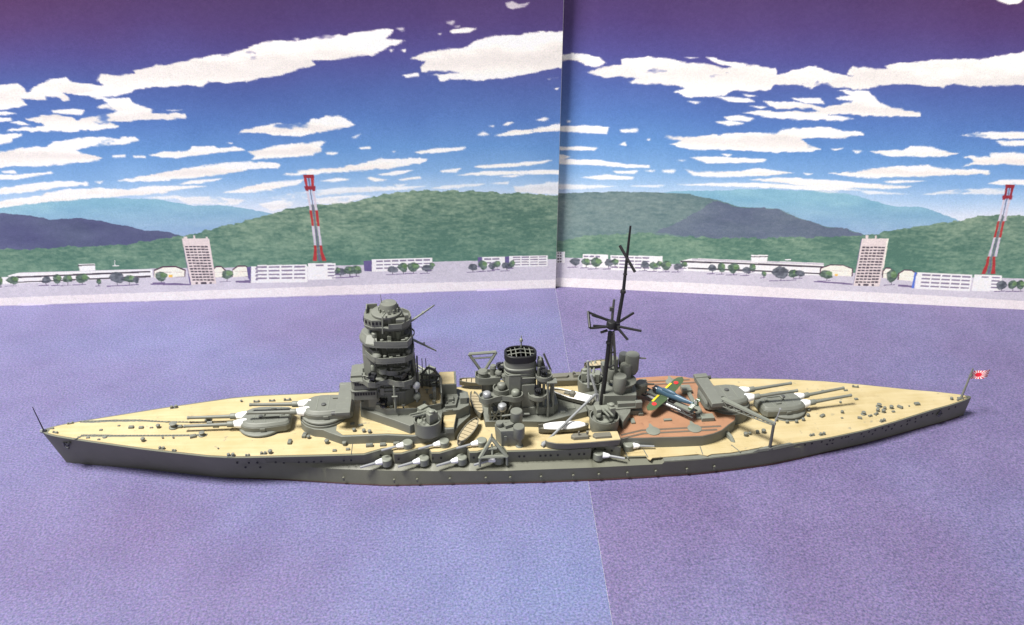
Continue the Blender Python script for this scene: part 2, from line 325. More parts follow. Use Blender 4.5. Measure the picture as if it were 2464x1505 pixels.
# ---------------------------------------------------------------- printed backdrop cards
PRINT_LEFT = """
farhill:236.8,44.1 233.7,44.9 223.4,46.2 210.5,47.8 197.9,48.1 185.3,48 172.6,47.5 165.2,45.9 155.7,44.1 142.3,43.7 134.7,42.2 124.4,40 108.3,35.3 109.8,19.8 241.9,23.8
darkhill:237.1,43.1 234.2,42.7 224.5,41.7 214.9,39.5 202.2,39.4 192.3,37.8 185,35.7 177.6,33.8 170,33 163,30.8 160.5,27.1 186.9,25.6 208,23.9 241.9,23.8
green:241.3,26.3 238.2,26.5 225.5,26.4 211.4,27.1 186.5,27.5 173.2,29.4 163.1,30.6 156.6,31.5 146.8,34.4 135.4,36.9 123.4,39.7 116.3,41.7 108.8,42.8 106.5,43 102.8,43.1 92.1,43.6 84,45.4 75.8,47.1 65.1,48 54.3,48.3 35.3,47.6 21.7,46.5 10.7,45.7 -4.9,44.9 -6,10.2 244.7,12.4
ground:244.4,13.8 210.1,14.1 178.1,16 132.6,15.2 87.8,14.8 55.5,15.4 -5.8,14.9 -6.7,-15.1 249.8,-8.3
dock:246.7,4.3 243.6,4.4 190.8,4.6 133.8,5 67.2,5.2 -6.1,4.8 -6.7,-15.1 249.8,-8.3
cl:182.3,93.9 184.6,96 182.7,98.7 180.1,98.2 177.5,97.7 169.6,98.3 170.5,99.7 164.2,100.4 161.2,101.7 156.7,101.4 151.9,102.3 146.2,103.8 138.7,104.9 133,105.5 125.8,107.5 118.6,109.7 118.4,109.6 114.3,110.6 105.8,110 95.5,112.3 86.3,112.3 74.9,114.5 67.8,114.5 68.9,112.3 71.6,110.5 63.4,110.2 65.5,108.8 71.3,107.1 76.7,104.1 80.8,104.6 83.9,104.4 91.2,102.9 100.9,102.8 99.1,101 105.3,99.8 112.2,97.4 118,96.2 120.3,96.2 129.9,94.5 135.5,94.3 141.9,95.2 144.6,93.1 151,93.8 157.1,93.1 162.6,93.4 169.7,92.3 173.3,90.8 179,89.7 183.7,89.3 190.9,90 195.3,90.8 192.9,93.3 189,94.6
cl:224.2,94.8 221.6,94.5 214.3,94.9 212,93.1 211.5,91.2 207.8,93.9 204.8,94.8 201.3,96.6 195.8,97 193.5,95.2 189,94.6 186,91.4 195.3,90.8 198.8,91.5 196.6,88.7 199.5,88 200.5,89.7 204.5,90.2 204.8,88.8 208.1,88.4 213.8,89.2 212.1,87 217,85.5 226.6,85.1
cl:186.8,89.5 183.7,89.3 177.3,88.9 173.1,89 172.5,87.5 170,85.5 165.1,84.3 165.9,82.4 162.6,82.6 153.2,82.7 152.6,80.8 160.2,80.2 168.1,80.5 172.5,79.9 179.5,79.7 189.3,79.4 182,79 178.4,78 184.2,76.9 198.4,75.9 207.6,76.3 223.2,76.6 219.7,77.7 208,78.5 209.6,79.9 215.2,81.4 211.4,82.1 204.3,82.9 197.2,81.9 195.6,80.7 189.8,81.6 180.7,83.3 180,84.3 187.3,85.1 181.3,87.3 184.7,88.6
cl:204.4,84.4 195.5,85.2 191.1,84.4 192.9,82.5 198.7,83.1 203.7,83.4
cl:226,84 221.3,84.4 217.5,83.4 221.6,83 226.2,83
cl:226.4,82.1 220.1,81.8 219.9,80.6 226.9,80.3
cl:221,79.9 217.7,80.5 213,79 217.1,78.9
cl:228,75.5 217.9,75.5 217.6,74.8 221.7,73.4 222,72 229.1,71.1
cl:229.9,67.7 220.3,69.5 209,70.1 206.8,71.5 201,72.6 194.2,73.7 188.1,73.8 180.4,72.7 177.4,73.4 173.6,73.6 172,72.1 177.9,70.7 185.6,70.1 194.1,69.5 198,68.9 195.6,67.1 188,65 193.5,63.6 203.1,62.8 212.7,62 222.4,62.4 231.5,61.6
cl:184.5,65.8 179.2,66.2 179.4,65.2 184.2,65.1
cl:176.2,65.9 171,65.5 171.4,64.6 175.6,65
cl:169.7,66.1 163.3,67.3 154.7,67.4 152.5,69.1 143.3,69.1 142,68.1 135.2,68.8 131,67.2 140.8,66.6 149.1,65.8 158,64.4 165.2,64.6
cl:137.9,70.4 135.7,70.5 136,69.9
cl:161,83.9 153,84 157.3,83.6
cl:229,60.3 224.2,60.7 223.2,59.2 228.7,59.7
cl:232.2,58.7 221.8,58.9 209.4,59.8 209.1,58.9 219.8,57.4 225.1,56.8 232.6,57
cl:184.4,55.3 173.7,57.2 158.8,59.7 148.9,61 136,62.5 128.3,62.1 117.6,61.2 118.7,59.7 129.6,59.2 144.6,57 154.6,55.7 169.2,54.9 178.9,54.9
cl:130.6,66.7 123.7,67.8 118.7,69 121.2,68.7 110,69.6 98.2,70.3 100.6,68.1 100.2,66.2 105.2,64.3 113.3,64.2 123.4,63.6 124.2,63.8 129.2,62.9 127.4,64.9
cl:133.3,74.2 130.4,75.7 124.5,77 125,76.8 117,77.9 106,77.9 103.2,79.3 97.3,80.8 91,80.6 88,78.7 85.4,76.7 88.7,76 93.5,75.3 101.1,74.2 109.7,72.3 118.6,73.3 125.3,74.7
cl:234.7,52.9 219.9,54.7 210.3,55.7 196.5,55.1 196.7,53.8 207.9,53.1 214.1,52.2 224.7,51.1 235.3,50.5
cl:214.9,50.6 205.1,52.3 192,52.5 180.5,51.7 171.7,53 148.3,52.4 161.9,50.9 167.1,49.8 178.5,49 197.9,48.1 218.1,47.5
cl:236.1,47.4 225.3,48.7 210,50.2 187.5,49.7 198,47.8 213.2,47.2 228.5,45.6 236.7,44.7
cl:160.4,53.4 155.1,54.8 141.7,55.5 146,54.3 153.3,53.4
cl:193.5,55.2 189.9,55.3 191.6,54.4
cl2:163.4,47.5 148.9,48 133.7,46.1 137.1,43.9 157.7,44.7
cl2:175.1,48.1 162.2,48.6 157.3,47.4 167.6,47.1
cl2:124.2,46.8 106.9,49 107.3,45.7 118.5,45.9
cl:143.1,49.2 130.8,52 123.9,53.5 109.8,53.7 118.5,53.9 108.6,54.1 112.4,52.2 123,50.4 120.7,49.3
cl:116.8,56.3 108.5,58.3 93.9,59 82.8,61.1 75.6,62.8 67.5,62.4 59.8,62.9 56.3,62 59.9,60.1 73.2,58.4 84.2,57.7 95.1,57.4 104.9,56.5
cl:61.7,103 55.8,105.4 46.9,106.6 40.1,107.1 33.8,110 26.9,111.7 18.5,111.8 10.1,113.1 -4.2,113.3 -4.7,100.4 9.8,97.4 23.3,95.2 35,94.3 45.7,94.7 49.9,94.2 50.9,96.1 55.1,96.7 53,96.5 41.9,97.3 48.8,98.3 57.2,97.9 57.6,100.2 55.4,102.2
cl:65.1,96.8 58.3,97.5 57.8,96.2 63.1,95.6
cl:45.4,113.8 38.9,114.9 34.2,114.3 37.9,113 44.7,112.5
cl:65.2,106.3 63,106.9 63.6,105.5
cl:2.9,90.7 0.5,91.1 1.6,90.1
cl:69.8,106.8 67.7,106.7 68.8,105.7
cl:35.4,72.2 32.6,73.1 29.9,72.1 33.2,71.6
cl:29.9,75.6 27.9,76 28.2,75.1
cl:24.7,75.7 22.2,77.2 19.7,76.8 22.2,75.7
cl:10.1,77.8 6.8,78.9 4.9,78.2 6.8,77.5
cl:28.3,71.2 21.6,73.7 14.5,73.6 0.1,76 -4.4,75.9 -4.4,73.7 6.7,72.8 15,72.1 23.3,71.4
cl:84.8,67.5 80.2,67.8 79.7,66.9 84,66.8
cl:61.9,65.1 54.7,66.3 40.4,66.9 41,65.9 50.9,64.7 59.2,64.4
cl:98.1,65.9 93.3,65.6 94.5,64.5 98.2,64.8
cl:126.8,62.3 118.9,61.6 117.4,60.4 120.7,59.4 127.1,59.8
cl:71.1,65.6 69.2,65.8 70.1,65.1
cl:36.7,58.3 34.5,59.1 20.5,59.5 2.5,60.7 6.4,59.4 17.7,58.1 31.7,57.5
cl:51.2,56.9 41.7,57.9 44.6,56 50.1,56.2
cl:44.9,54.8 31.7,56.3 17.7,56 6.4,56.5 -5,55.6 -5.1,54.2 12,54.6 28.9,54.5
cl:26.1,53.8 13.1,54.7 20.5,53.4
cl2:47.1,116.8 43.5,117.4 44.1,115.7
cl2:23,124 20.6,124.6 18,123.5 13.4,124.1 15.4,122.5 20.1,121.7 22.5,122.4
cl2:66.8,114.7 63.7,114.9 63.7,113.5
cl2:87.4,71.9 83,73.5 85.3,71.5
cl2:50.4,112.6 48.3,112.9 49.4,111.9
cl2:6,94.5 1.1,95 4.9,94.1
cl2:44.1,115.1 40.9,115.6 42,114.8
cl2:107,111 104.2,111.2 105.3,110.1
cl:102.3,53.5 94.4,54.7 89.4,53.9 95.6,53
cl:82.4,54.2 80.7,54.8 73.3,53.4 78.7,52.6
cl:77.7,55.6 69.9,57.3 62,57.4 70,55.2
cl:69.6,53.4 59.4,54.6 58.9,53.7 67.5,52.9
cl2:71.9,51.2 64.9,51.4 68.7,50.2
cl2:124.5,46.6 112.8,48.8 91.5,50.5 56.9,50.4 65,49 91.8,47.8 118.3,46.2
cl2:55.3,49.3 48.8,50.5 31.5,51 34.8,49.7 48.9,48.8
cl2:29.9,50.8 21.7,51.6 22.2,50.3
cl2:20.1,49 10.7,50 -4.6,51.8 -4.9,44.7 10.7,45.9 18.9,46.7
cl2:105.2,45.9 86.5,47.1 81.2,46.2 92.1,43.4 103.8,43.4
cl2:129,44.2 118.4,45.6 108.9,45.7 113.4,42.8 123.2,40.5
bw:241.2,14 177.6,16 178,11.9 242,10.8
bw:237.7,14.8 232.5,15.9 177.6,16 177.8,15.1 237.8,14.2
win:237.1,14.1 178.3,15 178.5,14.2 237.3,13.3
win:234.5,11.7 178.7,12.8 178.8,11.9 234.7,11.2
gr:232.5,16 177.6,16 177.7,15.6 232.6,15.5
bw:207.7,19 200.9,19.1 201.3,15.9 207.9,15.8
win:208.1,18.6 201,18.7 201.1,18.2 208.2,18.1
bw:193.8,18 190.9,18 191.1,17.6 193.8,17.5
bw:192.5,20.3 192.2,20.3 192.6,18 192.9,18
dk:176.9,15.4 172.7,17 167.4,16.9 163.4,15 164.2,11.5 177.5,11.9
bcr:176.7,14.8 172.8,16.3 167.5,16.3 164,14.5 164.5,11.8 177.3,11.6
gl:176,14.3 164.9,14 164.9,13.8 176.1,14.1
dk:152.2,14.6 150.3,16.3 148.1,16.3 146.4,14.4 147.1,10.9 152.8,11.1
bcr:152.1,14 150.4,15.6 148.1,15.7 147,14 147.3,11.2 152.5,10.8
gl:151.3,13.5 147.8,13.4 147.9,13.2 151.4,13.3
dk:143.6,14.6 141,16.3 137.8,16.2 135.3,14.4 136,10.8 144.1,11.1
bcr:143.4,14 141.1,15.6 137.8,15.6 135.9,13.9 136.3,11.1 143.9,10.8
gl:142.7,13.5 136.8,13.4 136.8,13.2 142.7,13.3
or:171,12.9 169.4,12.8 169.6,11.6 171.2,11.6
shd:179.4,8.9 168.7,8.9 162.4,8.1 162.4,7.5 179.5,8.4
bside:162.6,28.8 162,26 162.1,7.8 162.8,7.8
bt:162.7,29.4 151.3,29.1 151.3,8.1 162.3,7.8
bt:161.8,30.2 160.5,30.2 160.5,29.2 161.9,29.3
bt:157.8,30.7 157,30.7 157.1,29.3 157.9,29.3
bt:152.6,30 151.9,30 151.9,29.1 152.6,29.1
win:162,26 160.6,26 160.7,25.3 162,25.3
win:160.3,26 159,25.9 159,25.3 160.4,25.3
win:158.7,25.9 157.3,25.9 157.4,25.2 158.7,25.2
win:157,25.9 155.7,25.8 155.7,25.2 157.1,25.2
win:155.4,25.8 154,25.8 154.1,25.1 155.4,25.1
win:153.7,25.8 152.4,25.7 152.4,25.1 153.8,25.1
win:161.9,24.8 160.6,24.7 160.6,24 162,24.1
win:160.3,24.7 158.9,24.7 159,24 160.3,24
win:158.6,24.7 157.3,24.6 157.3,23.9 158.7,24
win:157,24.6 155.6,24.6 155.7,23.9 157,23.9
win:155.4,24.6 154,24.5 154.1,23.8 155.4,23.9
win:153.7,24.5 152.4,24.5 152.4,23.8 153.8,23.8
win:161.9,23.5 160.5,23.4 160.6,22.7 161.9,22.8
win:160.2,23.4 158.9,23.4 158.9,22.7 160.3,22.7
win:158.6,23.4 157.3,23.3 157.3,22.6 158.6,22.7
win:157,23.3 155.6,23.3 155.7,22.6 157,22.6
win:155.3,23.3 154,23.2 154,22.5 155.4,22.6
win:153.7,23.2 152.3,23.2 152.4,22.5 153.7,22.5
win:161.8,22.2 160.5,22.1 160.5,21.5 161.9,21.5
win:160.2,22.1 158.8,22.1 158.9,21.4 160.2,21.4
win:158.6,22.1 157.2,22 157.3,21.4 158.6,21.4
win:156.9,22 155.6,22 155.6,21.3 157,21.3
win:155.3,22 153.9,21.9 154,21.3 155.3,21.3
win:153.6,21.9 152.3,21.9 152.4,21.2 153.7,21.2
win:161.8,20.9 160.4,20.9 160.5,20.2 161.8,20.2
win:160.1,20.8 158.8,20.8 158.9,20.1 160.2,20.2
win:158.5,20.8 157.2,20.8 157.2,20.1 158.6,20.1
win:156.9,20.7 155.5,20.7 155.6,20 156.9,20.1
win:155.3,20.7 153.9,20.7 154,20 155.3,20
win:153.6,20.7 152.3,20.6 152.3,19.9 153.7,20
win:161.7,19.6 160.4,19.6 160.4,18.9 161.8,18.9
win:160.1,19.6 158.8,19.5 158.8,18.8 160.1,18.9
win:158.5,19.5 157.1,19.5 157.2,18.8 158.5,18.8
win:156.8,19.5 155.5,19.4 155.6,18.7 156.9,18.8
win:155.2,19.4 153.9,19.4 153.9,18.7 155.3,18.7
win:153.6,19.4 152.3,19.3 152.3,18.6 153.6,18.7
win:161.7,18.3 160.3,18.3 160.4,17.6 161.7,17.6
win:160,18.3 158.7,18.2 158.8,17.5 160.1,17.6
win:158.4,18.2 157.1,18.2 157.1,17.5 158.5,17.5
win:156.8,18.2 155.5,18.1 155.5,17.4 156.9,17.5
win:155.2,18.1 153.9,18.1 153.9,17.4 155.2,17.4
win:153.6,18.1 152.2,18 152.3,17.3 153.6,17.4
win:161.6,17 160.3,17 160.3,16.3 161.7,16.3
win:160,17 158.7,16.9 158.7,16.2 160,16.3
win:158.4,16.9 157.1,16.9 157.1,16.2 158.4,16.2
win:156.8,16.9 155.4,16.8 155.5,16.1 156.8,16.2
win:155.1,16.8 153.8,16.8 153.9,16.1 155.2,16.1
win:153.5,16.8 152.2,16.7 152.3,16 153.6,16.1
win:161.5,15.7 160.2,15.7 160.3,15 161.6,15
win:159.9,15.7 158.6,15.6 158.7,14.9 160,15
win:158.3,15.6 157,15.6 157.1,14.9 158.4,14.9
win:156.7,15.6 155.4,15.5 155.5,14.8 156.8,14.8
win:155.1,15.5 153.8,15.5 153.8,14.8 155.2,14.8
win:153.5,15.5 152.2,15.4 152.2,14.7 153.6,14.7
win:161.5,14.4 160.2,14.4 160.2,13.7 161.5,13.7
win:159.9,14.3 158.6,14.3 158.6,13.6 159.9,13.6
win:158.3,14.3 157,14.3 157,13.5 158.3,13.6
win:156.7,14.2 155.4,14.2 155.4,13.5 156.7,13.5
win:155.1,14.2 153.8,14.1 153.8,13.4 155.1,13.5
win:153.5,14.1 152.2,14.1 152.2,13.4 153.5,13.4
win:161.4,13.1 160.1,13 160.2,12.3 161.5,12.4
win:159.8,13 158.5,13 158.6,12.3 159.9,12.3
win:158.2,13 156.9,12.9 157,12.2 158.3,12.3
win:156.6,12.9 155.3,12.9 155.4,12.2 156.7,12.2
win:155,12.9 153.7,12.8 153.8,12.1 155.1,12.2
win:153.4,12.8 152.1,12.8 152.2,12.1 153.5,12.1
win:161.4,11.8 160.1,11.7 160.1,11 161.4,11.1
win:159.8,11.7 158.5,11.7 158.5,11 159.8,11
win:158.2,11.7 156.9,11.6 156.9,10.9 158.3,11
win:156.6,11.6 155.3,11.6 155.3,10.9 156.7,10.9
win:155,11.6 153.7,11.5 153.8,10.8 155.1,10.9
win:153.4,11.5 152.1,11.5 152.2,10.8 153.5,10.8
win:161.3,10.5 160,10.4 160.1,9.7 161.4,9.7
win:159.7,10.4 158.4,10.4 158.5,9.6 159.8,9.7
win:158.2,10.3 156.9,10.3 156.9,9.6 158.2,9.6
win:156.6,10.3 155.3,10.2 155.3,9.5 156.6,9.6
win:155,10.2 153.7,10.2 153.7,9.5 155,9.5
win:153.4,10.2 152.1,10.1 152.1,9.4 153.4,9.5
win:160.2,8.9 159.2,9 159.3,8.1 160.3,8.1
win:157.9,8.9 155.5,8.9 155.6,8 158.1,8
win:154.3,8.7 153.3,8.8 153.4,7.9 154.4,7.9
bside:137.3,15.3 135.4,15.6 136.2,7.8 137.3,10
shd:142.9,9 136.8,9.2 136.4,7.8 142.9,8.2
bw:135.4,15.6 111,15.1 111.8,7.3 136.4,7.8
win2:133.6,14.9 129.8,14.8 129.9,14.1 133.7,14.1
win2:129.1,14.8 125.3,14.7 125.4,14 129.2,14.1
win2:124.6,14.7 120.8,14.6 120.9,13.9 124.7,14
win2:120.1,14.6 116.3,14.5 116.3,13.8 120.2,13.9
win2:115.6,14.5 111.7,14.5 111.8,13.7 115.7,13.8
win2:133.8,13.1 130,13.1 130.1,12.3 133.9,12.4
win2:129.3,13.1 125.5,13 125.6,12.2 129.4,12.3
win2:124.8,13 121,12.9 121,12.2 124.9,12.2
win2:120.3,12.9 116.4,12.8 116.5,12.1 120.4,12.2
win2:115.8,12.8 111.9,12.7 112,12 115.9,12.1
win2:134.1,11.4 130.2,11.3 130.3,10.6 134.1,10.7
win2:129.6,11.3 125.7,11.3 125.8,10.5 129.6,10.6
win2:125,11.2 121.2,11.2 121.2,10.4 125.1,10.5
win2:120.5,11.1 116.6,11.1 116.7,10.3 120.6,10.4
win2:116,11.1 112.1,11 112.2,10.2 116.1,10.3
win2:134.3,9.7 130.4,9.6 130.5,8.9 134.4,8.9
win2:129.8,9.6 125.9,9.5 126,8.8 129.8,8.8
win2:125.2,9.5 121.3,9.4 121.4,8.7 125.3,8.8
win2:120.7,9.4 116.8,9.3 116.9,8.6 120.8,8.7
win2:116.2,9.3 112.3,9.2 112.3,8.5 116.2,8.6
bw:110.7,16.3 98.7,16.1 99.4,8.3 111.5,8.5
win2:107.3,15.6 104,15.5 104.1,14.8 107.4,14.8
win2:107.5,13.8 104.2,13.8 104.2,13 107.5,13.1
win2:107.6,12.1 104.3,12 104.4,11.3 107.7,11.3
win2:107.8,10.3 104.5,10.3 104.6,9.5 107.9,9.6
bw:110.9,14.5 102.7,14.2 103.2,8.5 111.5,8.6
bw:102.8,15.9 98.7,15.8 99.3,8.7 103.5,8.7
win2:102.2,15.3 99.3,15.2 99.4,14.6 102.2,14.6
win2:102.3,13.7 99.5,13.6 99.5,12.9 102.4,13
win2:102.4,12.1 99.6,12 99.7,11.3 102.5,11.4
win2:102.6,10.5 99.7,10.4 99.8,9.7 102.6,9.8
bw:132.5,16.2 111.3,15.8 112.1,7.9 133.4,8.3
win2:133.3,15.6 128.6,15.5 128.7,14.7 133.4,14.8
win2:127.8,15.5 123.1,15.4 123.2,14.6 127.9,14.7
win2:122.3,15.4 117.6,15.3 117.7,14.5 122.4,14.6
win2:116.8,15.3 112.1,15.2 112.2,14.4 116.9,14.5
win2:133.5,13.8 128.8,13.7 128.9,13 133.6,13.1
win2:128,13.7 123.3,13.6 123.4,12.9 128.1,13
win2:122.5,13.6 117.8,13.5 117.9,12.8 122.6,12.9
win2:117,13.5 112.3,13.4 112.4,12.7 117.1,12.8
win2:133.7,12 129,12 129.1,11.2 133.8,11.3
win2:128.2,11.9 123.5,11.8 123.6,11.1 128.3,11.2
win2:122.7,11.8 118,11.7 118.1,11 122.8,11.1
win2:117.2,11.7 112.5,11.6 112.5,10.9 117.3,11
win2:134,10.3 129.2,10.2 129.3,9.4 134,9.5
win2:128.5,10.2 123.7,10.1 123.8,9.3 128.5,9.4
win2:122.9,10.1 118.2,10 118.3,9.2 123,9.3
win2:117.4,9.9 112.6,9.8 112.7,9.1 117.5,9.2
bside:86.3,16.7 82.7,16.9 83.1,11.5 86.4,11.9
bw:82.7,17.3 56,17.3 56.2,11.5 83.1,11.5
win2:80.8,16.7 77.8,16.7 77.9,15.9 80.9,15.9
win2:77.4,16.7 74.4,16.7 74.4,16 77.4,15.9
win2:73.9,16.7 70.9,16.7 70.9,16 73.9,16
win2:70.4,16.7 67.4,16.7 67.4,16 70.4,16
win2:66.9,16.7 63.9,16.7 63.9,16 66.9,16
win2:63.4,16.7 60.4,16.7 60.4,16 63.4,16
win2:59.9,16.7 56.9,16.7 56.9,16 59.9,16
win2:80.9,15 78,15 78,14.3 81,14.3
win2:77.5,15 74.5,15 74.5,14.3 77.5,14.3
win2:74,15 71,15 71,14.3 74,14.3
win2:70.5,15 67.5,15 67.5,14.3 70.5,14.3
win2:67,15 64,15 64,14.3 67,14.3
win2:63.5,15 60.5,15 60.5,14.3 63.5,14.3
win2:60,15 56.9,15 57,14.3 60,14.3
win2:81.1,13.3 78.1,13.3 78.1,12.6 81.1,12.6
win2:77.6,13.3 74.6,13.3 74.6,12.6 77.6,12.6
win2:74.1,13.3 71.1,13.3 71.1,12.6 74.1,12.6
win2:70.6,13.3 67.6,13.3 67.6,12.6 70.6,12.6
win2:67.1,13.3 64,13.3 64.1,12.6 67.1,12.6
win2:63.5,13.3 60.5,13.3 60.6,12.6 63.6,12.6
win2:60,13.3 57,13.3 57,12.6 60.1,12.6
bw:82.5,16.3 81.1,16.3 81.3,11.4 82.8,11.5
bside:35.5,16.9 33.6,17 33.3,12 35.6,12.1
bw:33.6,17 23.4,16.8 23.4,12.4 33.6,12.6
win2:32.8,16.3 29.6,16.2 29.6,15.5 32.8,15.5
win2:29.1,16.2 25.9,16.2 25.9,15.4 29.1,15.5
win2:32.8,14.5 29.6,14.5 29.6,13.7 32.8,13.8
win2:29.1,14.4 25.9,14.4 25.9,13.6 29.1,13.7
bside:23.4,16.7 21.4,17 21.1,11.6 23.3,11.7
bw:21.4,17.1 4,16.8 3.9,11.5 21.4,11.8
win2:19.7,16.6 16.4,16.6 16.4,16.1 19.7,16.1
win2:15.8,16.6 12.5,16.5 12.4,16 15.8,16
win2:11.9,16.5 8.5,16.4 8.5,15.9 11.9,16
win2:8,16.4 4.6,16.4 4.6,15.9 8,15.9
win2:19.7,15.4 16.4,15.4 16.4,14.9 19.7,14.9
win2:15.8,15.4 12.4,15.3 12.4,14.8 15.8,14.9
win2:11.9,15.3 8.5,15.3 8.5,14.7 11.9,14.8
win2:8,15.2 4.6,15.2 4.6,14.7 7.9,14.7
win2:19.7,14.2 16.4,14.2 16.3,13.7 19.7,13.7
win2:15.8,14.2 12.4,14.1 12.4,13.6 15.8,13.7
win2:11.9,14.1 8.5,14.1 8.5,13.5 11.9,13.6
win2:7.9,14 4.5,14 4.5,13.5 7.9,13.5
win2:19.7,13 16.3,13 16.3,12.5 19.7,12.5
win2:15.8,13 12.4,12.9 12.4,12.4 15.8,12.5
win2:11.9,12.9 8.5,12.8 8.5,12.3 11.9,12.4
win2:7.9,12.8 4.5,12.8 4.5,12.3 7.9,12.3
red:108.7,55.8 107.3,55.8 107.1,50.9 108.1,50.9
red:105.6,55.7 104.2,55.7 104.7,50.8 105.8,50.9
lat:106.8,55.8 106.1,55.8 106.1,50.9 106.7,50.9
dred:108.4,50.9 107.1,50.9 107.1,49.2 108.3,49.3
dred:105.4,50.8 104.1,50.8 104.3,49.2 105.6,49.2
lat:106.6,50.9 105.9,50.9 106,49.2 106.6,49.2
tw:108.1,49.3 107.1,49.2 106.5,40.6 107.5,40.7
tw:105.7,49.2 104.6,49.2 104.2,40.6 105.3,40.6
lat:106.6,49.2 106.1,49.2 105.6,40.6 106.1,40.6
red:107.7,40.7 106.6,40.6 106.4,33.6 107.3,33.6
red:105.2,40.6 104.1,40.6 104.1,33.5 105.1,33.5
lat:106.2,40.6 105.6,40.6 105.5,33.5 106,33.6
tw:107.3,33.6 106.4,33.6 106.2,24.6 107.2,24.7
tw:105.1,33.5 104.1,33.5 103.9,24.6 104.9,24.6
lat:106,33.6 105.5,33.5 105.3,24.6 105.8,24.6
red:107.2,24.7 106.2,24.6 106.4,21.7 107.6,21.8
red:104.9,24.6 103.9,24.6 103.7,21.6 104.9,21.7
lat:105.8,24.6 105.3,24.6 105.3,21.7 106,21.7
red:107.6,21.8 106.4,21.7 106.7,17.3 108.4,17.4
red:104.9,21.7 103.7,21.6 102.6,17.2 104.4,17.2
lat:106,21.7 105.3,21.7 105,17.3 106,17.3
dred:108.8,56.5 104.3,56.4 104.2,54.9 108.6,55
dred:108.9,51.5 104,51.4 104.3,49.8 108.5,49.9
trk:236.6,11.3 236.3,11.3 236.7,9.8 236.9,9.8
shd:240.4,10 235.2,10 235.3,9.7 240.5,9.6
tree:234,12.4 234.4,11.2 235.7,10.5 237.3,10.9 238.3,11.6 239.1,12.6 237.9,13.7 236.4,14.4 234.9,14.1 233.7,13.3
treeh:233.8,12.8 234,12.2 234.8,11.8 235.7,12 236.2,12.4 236.7,12.9 236,13.6 235.2,13.9 234.4,13.8 233.7,13.3
trk:241.9,11 241.5,11 242,9.4 242.2,9.4
shd:243.5,9.5 241.4,9.6 241.5,9.3 243.6,9.1
tree:240.5,12.2 240.8,10.9 241.5,10.3 242.1,10.6 242.5,11.3 242.6,12.3 241.8,13.6 241.2,14.2 240.6,13.9 240.3,13.2
treeh:240.4,12.7 240.6,12 240.9,11.6 241.2,11.8 241.5,12.2 241.5,12.7 241.1,13.4 240.8,13.8 240.5,13.6 240.3,13.2
trk:223.2,11 222.8,11 223.2,9.6 223.4,9.6
shd:226.2,9.8 222,9.9 222.1,9.5 226.3,9.4
tree2:220.5,12.1 221.1,11.1 222.5,10.7 223.7,10.6 224.9,11.1 224.6,12.2 224,13.1 223.2,13.5 221.8,13.6 221.1,13.2
trk:218.4,11.2 218.1,11.2 218.5,9.4 218.7,9.4
shd:221.2,9.6 217.5,9.7 217.6,9.3 221.3,9.2
tree:216,12.5 217,11.4 217.9,10.4 219.1,10.3 219.6,11.3 219.6,12.6 219.4,13.7 218.1,14.6 217,14.8 216.1,13.7
treeh:216.1,13 216.6,12.4 217.1,11.8 217.8,11.8 218,12.3 218.1,13 217.9,13.6 217.2,14.1 216.6,14.2 216.1,13.6
trk:214,11 213.7,11 214.1,9.3 214.3,9.3
shd:217.3,9.5 212.8,9.5 212.9,9.2 217.4,9.1
tree:211.5,12.3 211.8,11 213.3,10.5 214.5,10.7 215.8,11.2 215.9,12.4 214.8,13.8 213.9,14.2 212.4,14 211.7,13.5
treeh:211.4,12.8 211.6,12.1 212.4,11.8 213.1,11.9 213.8,12.2 213.9,12.9 213.3,13.6 212.8,13.8 212,13.8 211.6,13.5
trk:208,11.1 207.6,11.1 208.1,9.4 208.3,9.4
shd:212.2,9.6 206.4,9.6 206.4,9.3 212.2,9.2
tree:204.2,12.4 205.5,11.3 207.1,10.6 209,10.3 210.2,11.1 210,12.5 209.7,13.6 208.1,14.3 206.3,14.6 205,13.8
treeh:204.5,12.9 205.2,12.3 206,11.9 207.1,11.8 207.8,12.2 207.6,13 207.5,13.5 206.6,13.9 205.6,14.1 204.9,13.6
trk:201.4,9.8 201.1,9.8 201.4,8.6 201.6,8.6
shd:202.9,8.7 200.8,8.8 200.8,8.5 203,8.3
tree:200,10.7 200.2,9.8 201,9.4 201.6,9.6 202.1,9.9 202.1,10.8 201.6,11.7 201.1,12.1 200.4,11.9 200.1,11.6
treeh:200,11.1 200.1,10.5 200.5,10.4 200.8,10.4 201.2,10.6 201.2,11.1 200.8,11.6 200.6,11.8 200.2,11.7 200,11.5
trk:193.3,10.6 193,10.6 193.5,8.3 193.7,8.3
shd:198,8.6 191.6,8.5 191.7,8.2 198.1,8.1
tree2:190.1,12.2 190.4,10.4 192.3,9.6 194.1,10.1 195.7,11 196.4,12.4 194.8,14.2 193.2,15 191.3,14.5 190,13.6
trk:188.3,10.2 188,10.2 188.4,8.4 188.6,8.4
shd:191.8,8.6 187,8.7 187.1,8.3 191.9,8.2
tree:185.7,11.4 186,10.1 187.6,9.6 188.9,9.8 190.3,10.4 190.5,11.6 189.3,12.9 188.4,13.4 186.8,13.2 186,12.7
treeh:185.7,11.9 185.8,11.2 186.7,11 187.4,11.1 188.2,11.4 188.3,12 187.7,12.8 187.1,13 186.3,12.9 185.8,12.6
trk:185.5,9.9 185.2,9.8 185.4,8.6 185.7,8.6
shd:187.7,8.8 184.5,8.9 184.6,8.5 187.8,8.4
tree2:183.8,10.8 184.1,9.8 184.9,9.2 185.9,9.5 186.4,10.1 187,10.9 186.3,11.8 185.3,12.4 184.4,12.2 183.6,11.5
trk:174.7,10.9 174.3,10.9 174.7,9.1 174.9,9.1
shd:178.5,9.4 173.1,9.4 173.2,9 178.6,9
